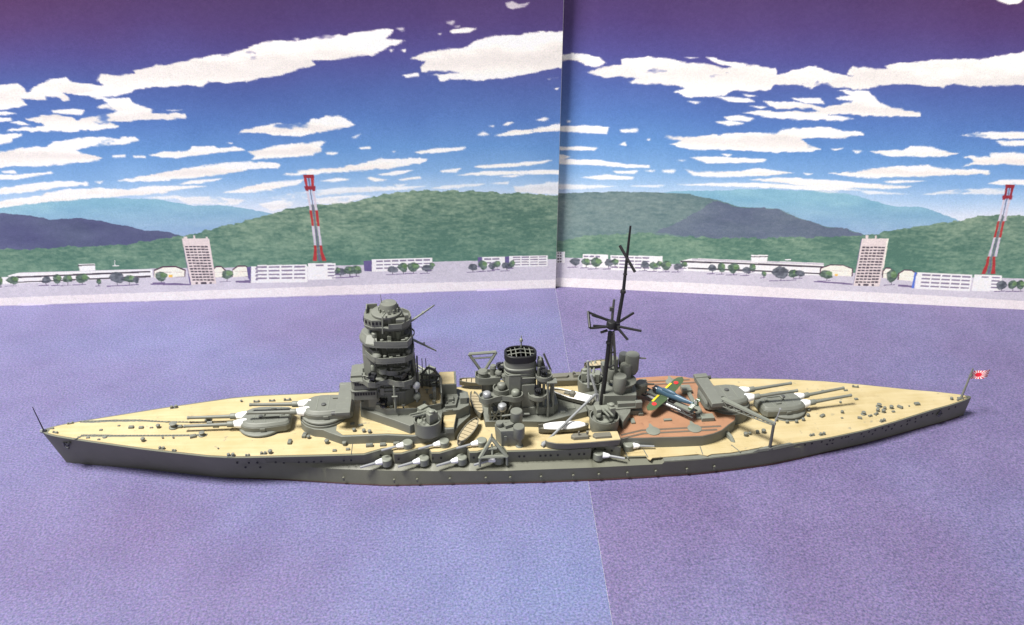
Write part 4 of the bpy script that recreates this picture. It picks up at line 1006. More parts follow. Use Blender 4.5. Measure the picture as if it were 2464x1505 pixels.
tree:45.7,12.8 45.9,11.5 44.8,10.8 43.4,11.1 42.3,11.7 41.4,12.6 42.1,13.9 43.1,14.6 44.5,14.3 45.6,13.7
treeh:45.7,13.2 45.8,12.5 45.2,12.2 44.5,12.3 43.8,12.6 43.3,13.1 43.8,13.8 44.3,14.2 45.1,14.1 45.7,13.8
trk:46,12.8 46.4,12.8 46.4,11.5 46.2,11.4
shd:44.5,11.5 47.1,11.8 47.1,11.4 44.5,11.1
tree:47.3,13.9 47.4,12.9 46.6,12.4 45.9,12.5 45,12.9 44.7,13.8 45.1,14.9 45.6,15.3 46.4,15.2 46.9,14.8
treeh:47.2,14.3 47.3,13.7 46.9,13.5 46.5,13.5 46,13.7 45.8,14.2 46.1,14.8 46.3,15 46.8,15 47,14.8
trk:49.2,11.7 49.5,11.7 49.6,9.9 49.4,9.9
shd:45.9,9.9 51.1,10.3 51.1,10 46,9.5
tree:51.9,13.2 51.1,12 50.3,10.9 48.6,10.7 47.6,11.7 46.8,12.9 46.8,14.1 48.3,15.2 49.8,15.3 51.5,14.3
treeh:51.7,13.6 51.3,13 50.8,12.4 49.9,12.3 49.3,12.9 48.9,13.5 48.9,14.1 49.7,14.8 50.5,14.8 51.5,14.3
trk:54.6,11.6 54.9,11.7 55,10.2 54.8,10.2
shd:52,10.2 56.1,10.5 56.2,10.2 52.1,9.8
tree2:57,12.9 56.4,12 55.4,11.4 54.2,11 53,11.5 52.9,12.7 53,13.6 53.8,14.2 55.1,14.5 56.1,14
trk:57.3,13.3 57.6,13.3 57.7,12 57.5,12
shd:55.4,12 58.5,12.3 58.5,12 55.5,11.6
tree:58.8,14.3 58.9,13.3 57.9,12.9 57.1,13 56.1,13.3 55.7,14.2 56.2,15.1 56.7,15.5 57.8,15.5 58.4,15.2
treeh:58.7,14.7 58.8,14.1 58.3,13.9 57.8,13.9 57.2,14.1 57,14.6 57.3,15.1 57.6,15.3 58.2,15.3 58.5,15.1
trk:70,11.7 70.3,11.7 70.4,10.1 70.2,10.1
shd:67.8,10.1 71.3,10.5 71.4,10.1 67.8,9.7
tree2:71.7,13 71.8,11.8 70.7,11.3 69.7,11.3 68.5,11.7 68.1,12.8 68.6,14 69.3,14.5 70.5,14.4 71.2,14
trk:74,11.9 74.3,11.9 74.5,10.1 74.3,10.1
shd:71.9,10 75.4,10.4 75.5,10.1 71.9,9.7
tree:75.6,13.4 75.6,12 74.9,11 73.7,11.2 72.9,12.1 72,13.2 72.4,14.7 73.3,15.7 74.4,15.4 75.5,14.5
treeh:75.5,13.9 75.5,13.1 75.2,12.6 74.5,12.7 74,13.2 73.6,13.8 73.8,14.6 74.3,15.2 74.9,15 75.5,14.5
trk:79.4,11.9 79.7,11.9 79.9,10.1 79.6,10
shd:76.2,10 81.2,10.4 81.3,10.1 76.2,9.6
tree:82.1,13.4 81.3,12.3 80.4,11.2 78.8,10.8 77.6,11.8 77.1,13.2 76.9,14.3 78.3,15.4 79.7,15.7 81.4,14.8
treeh:81.8,13.9 81.3,13.3 80.9,12.7 80,12.5 79.3,13.1 79.1,13.8 78.9,14.4 79.7,15 80.5,15.2 81.4,14.7
trk:85,11.6 85.3,11.6 85.4,10.1 85.2,10
shd:82.5,10 86.5,10.4 86.6,10.1 82.5,9.6
tree2:86.8,12.9 87,11.7 85.8,11.1 84.6,11.3 83.4,11.7 82.8,12.7 83.4,13.9 84.2,14.4 85.5,14.3 86.4,13.9
trk:87.6,13.2 87.9,13.2 88,11.8 87.8,11.8
shd:85.8,11.8 88.8,12.2 88.8,11.8 85.8,11.5
tree:88.9,14.3 88.9,13.3 88.3,12.5 87.3,12.7 86.6,13.4 85.9,14.1 86.2,15.2 87,16 87.9,15.8 88.8,15.1
treeh:88.9,14.7 88.8,14.1 88.6,13.7 88,13.8 87.6,14.2 87.2,14.6 87.4,15.2 87.8,15.6 88.3,15.5 88.8,15.1
trk:92.7,10.5 93,10.5 93.1,9.3 92.9,9.3
shd:91.4,9.4 93.7,9.6 93.7,9.3 91.5,9
tree:93.7,11.4 93.8,10.5 93.3,10 92.6,10.2 92,10.6 91.5,11.3 91.8,12.3 92.3,12.8 93,12.6 93.6,12.1
treeh:93.7,11.8 93.8,11.2 93.5,11 93.1,11.1 92.7,11.3 92.4,11.7 92.6,12.2 92.9,12.5 93.3,12.4 93.6,12.1
trk:100.3,10.5 100.6,10.6 100.9,8.3 100.7,8.3
shd:95.5,8.2 103,8.7 103,8.4 95.5,7.8
tree2:103.5,12.4 103.3,10.7 101.9,9.4 99.4,9.6 97.7,10.8 96,12 96.7,13.8 98.8,15.1 101,14.9 103.4,13.8
trk:105.8,10.7 106.1,10.7 106.3,8.9 106.1,8.9
shd:103.1,8.8 107.5,9.2 107.6,8.9 103.1,8.4
tree:108.2,12.2 107.8,11 106.6,10.4 105.3,10 103.9,10.6 103.8,12 103.8,13.2 104.7,13.9 106.1,14.2 107.1,13.7
treeh:107.9,12.8 107.7,12.1 107,11.7 106.3,11.5 105.6,11.8 105.5,12.6 105.5,13.3 106,13.6 106.7,13.8 107.3,13.5
trk:108.5,11.3 108.8,11.3 108.9,9.9 108.7,9.8
shd:106,9.8 110,10.2 110,9.9 106.1,9.4
tree2:110.3,12.5 110.5,11.4 109.3,10.9 108.1,11 106.9,11.4 106.3,12.3 106.9,13.5 107.6,13.9 108.9,13.8 109.8,13.4
trk:120.3,11.1 120.6,11.1 120.8,9.3 120.6,9.3
shd:116.6,9.2 122.4,9.6 122.5,9.3 116.7,8.8
tree:122.7,12.6 123,11.1 121.5,10.4 119.7,10.6 118,11.2 116.9,12.3 117.8,13.8 119,14.5 120.9,14.3 122.4,13.6
treeh:122.6,13.1 122.8,12.3 122,11.9 121,12 120.1,12.3 119.4,12.9 120,13.7 120.6,14.1 121.7,14 122.4,13.7
trk:148.1,11.2 148.4,11.3 148.8,8.8 148.6,8.8
shd:145.3,8.8 150.1,9.2 150.1,8.9 145.4,8.4
tree:150.6,13.2 149.9,11.8 149,10.5 147.6,10 146.3,11.1 145.8,13 145.5,14.4 146.5,15.7 147.9,16.2 149.4,15.1
treeh:150.1,13.9 149.8,13.1 149.3,12.4 148.5,12.1 147.8,12.8 147.5,13.8 147.3,14.6 147.9,15.3 148.7,15.6 149.5,14.9
trk:195,10 195.3,10 195.7,8.3 195.5,8.3
shd:192.3,8.3 196.9,8.7 197,8.3 192.4,7.9
tree2:197.5,11.4 196.8,10.4 195.9,9.5 194.5,9.1 193.3,9.8 192.9,11.2 192.6,12.1 193.6,13 194.9,13.4 196.4,12.7
trk:199.6,10.3 199.9,10.3 200.3,8.6 200.1,8.6
shd:197.3,8.5 201.4,8.9 201.5,8.6 197.4,8.1
tree:201.8,11.8 201.4,10.7 200.4,9.9 199.3,9.5 198,10.1 197.6,11.6 197.5,12.7 198.3,13.4 199.5,13.8 200.6,13.1
treeh:201.5,12.3 201.2,11.7 200.7,11.3 200.1,11 199.3,11.4 199.2,12.1 199.1,12.7 199.5,13.1 200.2,13.4 200.8,13
trk:202.9,10.5 203.2,10.5 203.6,8.7 203.4,8.7
shd:200.8,8.7 204.5,9.1 204.6,8.7 200.9,8.3
tree:204.8,11.9 204.3,10.8 203.7,9.9 202.6,9.5 201.6,10.4 201.1,11.7 200.7,12.8 201.6,13.8 202.6,14.1 203.9,13.2
treeh:204.4,12.4 204.2,11.8 203.9,11.3 203.3,11.1 202.7,11.6 202.4,12.3 202.2,12.9 202.7,13.4 203.2,13.6 204,13.1
"""
K_CARD = 0.96
SKY = [(37, (232, 234, 238)), (43, (212, 222, 235)), (49, (170, 199, 227)), (56, (130, 171, 214)), (67, (100, 145, 200)), (79, (84, 120, 182)), (91, (77, 99, 162)), (105, (78, 75, 138)), (117, (76, 59, 114)), (127, (73, 52, 100)), (165, (71, 50, 94))]
STY = dict(farhill=(142, 176, 203), darkhill=(90, 97, 126), darkhill2=(100, 106, 132), green=(130, 165, 150), green2=(128, 155, 165), ground=(206, 201, 210), dock=(236, 229, 228),
           bw=(244, 240, 236), bcr=(250, 238, 222), bt=(226, 212, 208), bside=(105, 95, 140), bsb=(90, 120, 205), win=(82, 74, 84), win2=(140, 130, 152), gr=(205, 200, 206), dk=(88, 55, 78),
           gl=(180, 170, 168), shd=(120, 105, 140), red=(176, 58, 60), dred=(146, 46, 58), tw=(205, 198, 210), lat=(112, 106, 132), trk=(80, 72, 90), tree=(84, 104, 92), tree2=(92, 98, 106), treeh=(112, 142, 100))
STY['or'] = (250, 195, 95)
def paint_print(table, U, V, side):
    """draws the printed harbour picture on the card: sky, clouds, hills, quay, buildings"""
    h, w_ = U.shape; dv = V[1, 0] - V[0, 0]; mm = 1.0 / dv
    sv = np.array([s[0] for s in SKY], float); scol = np.array([s[1] for s in SKY], float)
    img = np.stack([np.interp(V + vnoise(h, w_, 40 * mm, 21, 3) * 2, sv, scol[:, k]) for k in range(3)], -1)
    img += (vnoise(h, w_, 30 * mm, 22, 4) * 4)[..., None]
    red = np.clip((U - 120) / 100, 0, 1) * np.clip((V - 95) / 30, 0, 1) if side == 'L' else np.clip((U - 110) / 80, 0, 1) * np.clip((V - 95) / 30, 0, 1)
    img += red[..., None] * np.array((5, -3, -7.))
    wu = vnoise(h, w_, 3.4 * mm, 31, 6) * 0.9; wv = vnoise(h, w_, 1.5 * mm, 32, 5, 1.8) * 0.45
    jit = [np.random.default_rng(70 + i).normal(0, 1, (2, h, w_)).astype(np.float32) for i in range(4)]
    fluff = vnoise(h, w_, 7 * mm, 33, 5, 2.2)
    mott = vnoise(h, w_, 4.5 * mm, 41, 5, 3.0); tex = vnoise(h, w_, 0.9 * mm, 45, 3, 4.0); mot2 = vnoise(h, w_, 16 * mm, 42, 4, 1.6); fine = vnoise(h, w_, 0.8 * mm, 43, 2, 1.5)
    hillw = vnoise(h, w_, 2.5 * mm, 44, 4) * 0.35
    for line in table.strip().split('\n'):
        st, pts = line.split(':'); P = np.array([[float(a) for a in q.split(',')] for q in pts.split()])
        pad = 2.0
        m0 = np.searchsorted(V[:, 0], P[:, 1].min() - pad); m1 = np.searchsorted(V[:, 0], P[:, 1].max() + pad)
        n0 = np.searchsorted(U[0], P[:, 0].min() - pad); n1 = np.searchsorted(U[0], P[:, 0].max() + pad)
        if m1 - m0 < 1 or n1 - n0 < 1: continue
        S = np.s_[m0:m1, n0:n1]; u, v = U[S], V[S]
        if st in ('cl', 'cl2'):
            size = P[:, 1].max() - P[:, 1].min(); k = min(1.0, 0.25 + size / 9.0)
            js = 0.16 + 0.14 * np.clip(fluff[S], 0, 1)
            ins = sum(in_poly(P, u + wu[S] * k + j[0][S] * js * 1.5, v + wv[S] * k + j[1][S] * js).astype(float) for j in jit) / 4
            a = ins * np.clip((fluff[S] + (1.15 if st == 'cl' else .75)) / .35, .12, 1) * (0.72 if st == 'cl2' else 1.0)
            vv = (v - P[:, 1].min()) / max(size, .1)
            base = np.array((252, 247, 240.)) + (mott[S][..., None] * 5) - (np.exp(-((vv - .42 + mott[S] * .15) / .24) ** 2) * min(size / 9, 1) * 24)[..., None] * np.array((1, 1, .9))
            img[S] = img[S] + (base - img[S]) * a[..., None]
        elif st in ('farhill', 'darkhill', 'darkhill2', 'green', 'green2', 'ground', 'dock'):
            wob = hillw[S] if st not in ('ground', 'dock') else hillw[S] * .3
            if st in ('green', 'darkhill2') and side == 'R' or st == 'green': wob = wob * 2.0
            ins = in_poly(P, u, v + wob)
            c = np.array(STY[st], float) + np.zeros(ins.shape + (3,))
            if st in ('green', 'green2'):
                t = np.clip(.40 + tex[S] * .34 + fine[S] * .2 + mott[S] * .16 + mot2[S] * .36, 0, 1)[..., None]; hi = np.clip((v - 12) / 30, 0, 1)[..., None]
                c = np.array((84, 116, 102.)) * (1 - t) + np.array((146, 166, 142.)) * t
                c = c * (.6 + .4 * hi) + np.array((84, 136, 116.)) * (.4 - .4 * hi)
                if st == 'green2': c = c * .5 + np.array((112, 128, 146.)) * .5
            elif st == 'farhill':
                c = c + mott[S][..., None] * np.array((12, 10, 6.)) + np.clip((v - 36) / 10, -1, 1)[..., None] * np.array((-6, 6, -2.))
            elif st in ('darkhill', 'darkhill2'): c = c + mott[S][..., None] * 9 + mot2[S][..., None] * np.array((4, 8, 0))
            elif st == 'ground': c = c + mot2[S][..., None] * 5 + fine[S][..., None] * 3
            else: c = c + mot2[S][..., None] * np.array((3, 5, 4.)) + fine[S][..., None] * 3
            al = ins[..., None] * (0.62 if st == 'darkhill2' else 1.0)
            img[S] = img[S] + (c - img[S]) * al
        elif st in ('tree', 'tree2', 'treeh'):
            ins = in_poly(P, u + wu[S] * .45, v + wv[S] * .6)
            c = np.array(STY[st], float) + fine[S][..., None] * 22
            img[S] = img[S] + (c - img[S]) * ins[..., None] * .92
        else:
            ins = in_poly(P, u, v); c = np.array(STY[st], float) + fine[S][..., None] * 3
            img[S] = img[S] + (c - img[S]) * ins[..., None]
    if side == 'L':
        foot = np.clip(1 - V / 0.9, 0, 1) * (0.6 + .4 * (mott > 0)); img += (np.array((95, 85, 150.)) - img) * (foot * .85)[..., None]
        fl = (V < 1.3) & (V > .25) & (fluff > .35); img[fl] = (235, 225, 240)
    img += fine[..., None] * 2.0
    return img
def card(side, base, u1, label):
    a, bb = np.array(base[0]), np.array(base[1]); e = (bb - a) / np.linalg.norm(bb - a)
    n = np.array([-e[1], e[0]]); n = n if n[1] > 0 else -n
    L_ = math.radians(2.2 if side == 'L' else 3.2); Uv = np.array([e[0], e[1], 0]); Vv = np.array([n[0] * math.sin(L_), n[1] * math.sin(L_), math.cos(L_)])
    O = np.array([a[0], a[1], -0.3])
    d = 0.125; u0 = 0.0 if side == 'L' else -1.2
    us = np.arange(u0, u1, d); vs = np.arange(0, 150, d)
    U, V = np.meshgrid(us, vs)
    img = lin(np.clip(paint_print(PRINT_LEFT if side == 'L' else PRINT_RIGHT, U, V, side), 0, 255))
    # average to the mesh grid
    rows = np.unique(np.concatenate([np.arange(0, 46, .2), np.arange(46, 130, .3), np.arange(130, 149.5, 2.0)]).round(3))
    cols = np.arange(u0, u1 - .3, .28)
    ri = np.clip(((rows) / d).astype(int), 0, len(vs) - 2); ci = np.clip(((cols - u0) / d).astype(int), 0, len(us) - 2)
    f = lambda i, j: img[np.ix_(ri + i, ci + j)]
    c = (f(0, 0) + f(0, 1) + f(1, 0) + f(1, 1)) / 4
    P = O + cols[None, :, None] * Uv + rows[:, None, None] * Vv
    o = grid_sheet('backdrop_card', P, np.clip(c / K_CARD, 0.004, 0.9), PRINTM)
    tag(o, label, 'backdrop card', 'printed harbour backdrop cards')
    N3 = np.array([n[0] * math.cos(L_), n[1] * math.cos(L_), -math.sin(L_)])
    ua, ub, vb = u0, cols[-1], rows[-1]; q = []
    for t in (0.06, 0.75):
        for u, v in ((ua - .1, 0), (ub, 0), (ub, vb), (ua - .1, vb)): q.append(O + u * Uv + v * Vv + N3 * t)
    bk = B().add(q, [(0, 1, 2, 3), (7, 6, 5, 4), (0, 4, 5, 1), (1, 5, 6, 2), (2, 6, 7, 3), (3, 7, 4, 0)])
    bk.build('card_backing', EDGE, o, smooth=0)
    return o
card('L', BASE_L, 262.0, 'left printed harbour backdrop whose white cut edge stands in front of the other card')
card('R', BASE_R, 222.0, 'right printed harbour backdrop, shaded by a soft shadow along its left side')
# ---------------------------------------------------------------- the battleship (1:700 waterline model, units mm)
SHIP = empty('battleship', 'grey plastic model battleship with buff decks resting on purple sea paper', 'model ship')
def part(b, name, mat, parent=None, **k): return b.build(name, mat, parent or SHIP, **k)
HS = np.array([  # station x, waterline half width, deck half width
    (-154, .12, .22), (-152, .55, 1.9), (-149, 1.1, 3.3), (-143.6, 2.2, 5.0), (-137, 3.4, 6.9), (-130, 4.7, 8.8), (-122, 6.3, 11), (-113, 8.5, 13.2), (-100, 11.9, 16.2), (-93, 13.2, 17.1), (-88, 14.0, 17.35),
    (-77, 15.8, 17.6), (-60, 19, 18.1), (-47, 21.2, 18.7), (-31, 22.1, 19.7), (-12, 23.2, 20.7), (0, 23.9, 21.2), (16, 24.3, 21.6), (25, 24.4, 21.6), (33, 24.4, 22.0), (50, 24.2, 22.2), (63, 23.1, 21.6), (75, 21.6, 20.7), (85, 19.5, 19.5),
    (95, 17, 18), (108, 13.9, 15.3), (120, 10.6, 11.8), (137, 5.6, 6.3), (143.6, 3.8, 4.5), (150, 1.7, 2.3), (153, .6, 1.0), (154.2, .12, .25)])
def yw(x): return float(np.interp(x, HS[:, 0], HS[:, 1]))
NOTCH = [(-47.6, 1), (-36.2, 1), (-24.6, 1), (-13.2, 1), (18.6, -1)]
def yd0(x): return float(np.interp(x, HS[:, 0], HS[:, 2]))
def yd(x):
    d = 0.0
    for g, s in NOTCH:            # scalloped recess: slants in towards the gun, returns sharply behind it
        d = max(d, float(np.interp((x - g) * s, [-6.2, -0.6, 2.0, 2.9], [0, 2.5, 2.5, 0])))
    return yd0(x) - d
def zfore(x): return 10.2 + 2.3 * min(max((-x - 60) / 94, 0), 1) ** 1.3
def zaft(x): return 6.3 + 1.0 * min(max((x - 70) / 84, 0), 1) ** 1.3
BREAK = 25.0
def hull():
    xs = sorted(set(list(np.arange(-152, BREAK, 2.0)) + [-154, -153.2, -79, -59] + [BREAK - .001, BREAK + .001] + [g + s * q for g, s in NOTCH for q in (-6.2, -3.4, -.6, .7, 2.0, 2.45, 2.9)] + list(np.arange(BREAK + 1.5, 154, 2.0)) + [37.8, 38.4, 153.4, 154.2]))
    rings = []
    for x in xs:
        zd = zfore(x) if x < BREAK else zaft(x)
        w0, wd = yw(x), yd(x)
        bf = float(np.interp(x, [-100, -82, 82, 112], [0, 1, 1, 0]))
        def fl(z): return w0 + (wd - w0) * z / zd
        zo = 4.9 if x < 38 else float(np.interp(x, [38, 80, 86, 112], [5.7, 5.75, 4.4, 3]))
        zi = min(zo + (1.0 if x < 38 else 0.35), zd - .15)
        if x < 38:
            yo = float(np.interp(x, [-82, -63, -47, -31, -10, 16, 38], [14.0, 17.5, 19.8, 21.5, 23.2, 24.0, 24.2]))
            yi = min(float(np.interp(x, [-82, -70, -59, -50, -22, -3, 16, 38], [13.9, 15.4, 16.6, 17.5, 19.6, 20.6, 21.0, 21.2])), wd - .1)
        else: yo = w0; yi = wd - .15
        po = (fl(zo) * (1 - bf) + yo * bf, zo); pi = (fl(zi) * (1 - bf) + yi * bf, zi)
        half = [(w0 * (1 - .02 * bf), -.2), po, pi, (wd, zd)]
        def X(z):   # raked stem and rounded stern
            if x < -118: return x + 4.6 * (1 - (x + 154) / 36) * (1 - z / 12.5)
            return x - (0.7 * max(0, (x - 145) / 9) * (1 - z / 7.3))
        ring = [(X(z), -y, z) for y, z in half] + [(X(z), y, z) for y, z in half[::-1]]
        rings.append(ring)
    return B().loft(rings)
HULL = part(hull(), 'hull', HULLG, bevel=0.12, smooth=28)
# dark red waterline trace
st = B(); rr = []
for x in np.arange(-149, 153.5, 2.5):
    x2 = x + (4.6 * (1 - (x + 154) / 36) if x < -118 else 0); y = yw(x) + .04
    rr.append([(x2, -y - .02, -.2), (x2, -y - .02, .16), (x2, y, .16), (x2, y, -.2)])
st.loft(rr); part(st, 'boot_stripe', RED, HULL, smooth=0)
def deck_sheet(x0, x1, inset, zf, thick=.14, step=1.5, jag=0.0):
    xs = sorted(set(list(np.arange(x0, x1, step)) + [x1] + [g + s * q for g, s in NOTCH for q in (-6.2, -3.4, -.6, .7, 2.0, 2.45, 2.9) if x0 < g + s * q < x1])); rings = []
    for i, x in enumerate(xs):
        h = max(yd(x) - inset, .08); hn = h + (jag * (random.random() - .4) if jag else 0)
        hf = h
        ring = []
        for k in range(7): ring.append((x, -hn + (hn + hf) * k / 6, zf(x) + thick))
        ring += [(x, hf, zf(x) - .1), (x, -hn, zf(x) - .1)]
        rings.append(ring)
    return B().loft(rings)
part(deck_sheet(-151.5, BREAK - .35, .75, zfore), 'fore_deck', BUFF, smooth=30)
part(deck_sheet(BREAK + .35, 152.2, .45, zaft, jag=.0), 'aft_deck', BUFF, smooth=30)
# thin seam across the forecastle deck and the raised deck edge
b = B(); b.box((-57.6, -14.6, zfore(-57) + .17), (.22, 6.4, .06)); part(b, 'deck_joint', DARK)
# overlapping ragged deck paint on the bulge beside the brown flight deck
b = B(); pts = [(27.2, -20), (33.0, -19.6), (33.4, -23.2), (34.1, -23.9), (35, -22.9), (42, -22.7), (49.5, -22.3), (51.2, -22.9), (52.4, -23.4), (54, -22.7), (60, -22.5), (66, -21.6), (70, -20.8), (72, -20), (56, -19), (30, -18.4)]
b.prism(pts, 6.2, 6.52); part(b, 'side_deck', BUFF)
b = B()
for i in range(4): b.box(([33.4, 51.3, 27.2, 62.5][i], -20.6, 6.55), (.3, 4.2, .10), rz=[.1, -.1, .05, .4][i])
part(b, 'deck_joint', GREY)
# bulge strip near the aft deck edge (paler ledge with a step)
b = B(); rr = []
for x in np.linspace(38.4, 82, 24):
    y0 = yw(x) + .05 - .15; rr.append([(x, -y0, 5.4), (x, -y0, 5.98), (x, -y0 + 1.5, 6.26), (x, -y0 + 1.5, 5.4)])
b.loft(rr); part(b, 'bulge_ledge', GREY, HULL)
# gun shield hump where the crane post stands
b = B(); b.prism([(67, -22.4), (70, -22.3), (74, -21.9), (79, -20.9), (83.5, -19.7), (82.5, -18.9), (78, -20), (72, -20.6)], 5.9, 6.9, top=[(69, -22.2), (70.5, -22.1), (74, -21.7), (78, -20.8), (81, -20.2), (80.5, -19.5), (77, -20.3), (72, -20.8)]); part(b, 'crane_ledge', GREY, bevel=.1)
# ---- portholes : small recessed discs along the near side
ph = B(); ph.lathe((0, 0, 0), [(.36, 0), (.36, .10), (.22, .12)], 10, M=Matrix.Rotation(math.pi / 2, 3, 'X')); PH = ph.mesh('porthole', BLACK)
def porthole(x, z):
    zd = zfore(x) if x < BREAK else zaft(x)
    bf = -82 < x < 112
    y = yw(x) + (yd(x) - yw(x)) * z / zd if not (-79 < x < 85) else yd(x) - .05
    o = bpy.data.objects.new('porthole', PH); COL.objects.link(o); o.parent = HULL; o.location = Vector((x, -y + .02, z)) * MM
    a = math.atan2(yd(x + 1) - yd(x - 1), 2); o.rotation_euler = (0, 0, -a)
for x in (-92, -88.5, -86, -80.5, -78, -73.5, -71.2, -69, -66.8, -60, -57.8, -49, -45.8, -43.4, -38, -33, -30.5, -20.5, -17.8, -15, -6.5, -5, 0, 1.6, 3.2, 5.4, 9.2, 12, 13.6, 17.5, 20.5, 22.5): porthole(x, 8.3)
for x in (-90, -85.5): porthole(x, 6.0)
for x in (86, 88.5, 92, 95, 96.2, 99.5, 101, 102, 107, 110, 112.5, 115.5, 118, 120.5, 126, 127, 129.5, 132, 134.5, 137): porthole(x, 5.5)
for x in (94.5, 96.5, 104, 108.5, 112, 117.5, 120, 124, 126.5, 130, 144, 147): porthole(x, 3.9 if x < 135 else 5.6)
# boss studs along the waterline bulge
stud = B(); stud.tube((0, 0, 0), (0, -.5, 0), .42, .36, 10).box((0, -.2, -.55), (.5, .4, .9)); STUD = stud.mesh('mooring_stud', HULLG)
for x in (-60.5, -45, -38, -28, -17, -9.5, 0, 10, 18, 27, 36, 46, 55):
    o = bpy.data.objects.new('mooring_stud', STUD); COL.objects.link(o); o.parent = HULL; o.location = Vector((x, -yw(x) - .02, 2.5)) * MM
# anchors
def anchor(x, y, z, rz, s=1.0):
    b = B(); b.tube((0, 0, -1.0 * s), (0, 0, 1.1 * s), .28 * s).tube((-1.0 * s, -.1, -.4 * s), (0, -.1, -1.1 * s), .3 * s).tube((1.0 * s, -.1, -.4 * s), (0, -.1, -1.1 * s), .3 * s).lathe((0, 0, 1.2 * s), [(.3 * s, -.3 * s), (.5 * s, 0), (.3 * s, .3 * s)], 8).box((0, 0, 0), (1.4 * s, .3 * s, .5 * s))
    return part(b, 'anchor', GUN, loc=(x, y, z), rot=(0, 0, rz))
anchor(-145.5, -yd(-145.5) * .86 - .25, 9.6, -.45, 1.2).rotation_euler[1] = .9
anchor(140, -yd(140) + .05, 5.2, .38, 1.15)
# ---- deck fittings
def fitting(kind, x, y, s=1.0, rz=0.0, mat=GREY, z=None):
    z = (zfore(x) if x < BREAK else zaft(x)) + .14 if z is None else z
    b = B()
    if kind == 'bollard':
        for dx in (-.55, .55): b.tube((dx * s, 0, 0), (dx * s, 0, .75 * s), .38 * s, .42 * s, 10)
        b.box((0, 0, .08), (2.0 * s, .9 * s, .18))
    elif kind == 'hatch': b.box((0, 0, .28 * s), (1.5 * s, 1.1 * s, .6 * s)); b.box((0, 0, .62 * s), (1.2 * s, .85 * s, .12 * s))
    elif kind == 'vent': b.lathe((0, 0, 0), [(.55 * s, 0), (.5 * s, .7 * s), (.72 * s, .8 * s), (.6 * s, 1.15 * s), (.2 * s, 1.25 * s)], 12)
    elif kind == 'capstan': b.lathe((0, 0, 0), [(1.1 * s, 0), (1.05 * s, .3 * s), (.6 * s, .45 * s), (.65 * s, 1.0 * s), (.95 * s, 1.2 * s), (.4 * s, 1.4 * s)], 14)
    elif kind == 'winch': b.tube((-.9 * s, 0, .5 * s), (.9 * s, 0, .5 * s), .45 * s, n=10); b.box((-.8 * s, 0, .35 * s), (.3 * s, 1.2 * s, .7 * s)); b.box((.8 * s, 0, .35 * s), (.3 * s, 1.2 * s, .7 * s))
    elif kind == 'locker': b.box((0, 0, .35 * s), (1.8 * s, 1.0 * s, .7 * s)); b.box((.5 * s, 0, .75 * s), (.5 * s, .6 * s, .25 * s))
    elif kind == 'fairlead': b.box((0, 0, .2), (2.0 * s, .6 * s, .35)); b.tube((-.7 * s, 0, .2), (-.7 * s, 0, .7 * s), .3 * s); b.tube((.7 * s, 0, .2), (.7 * s, 0, .7 * s), .3 * s)
    return part(b, kind, mat, loc=(x, y, z), rot=(0, 0, rz), bevel=.05)
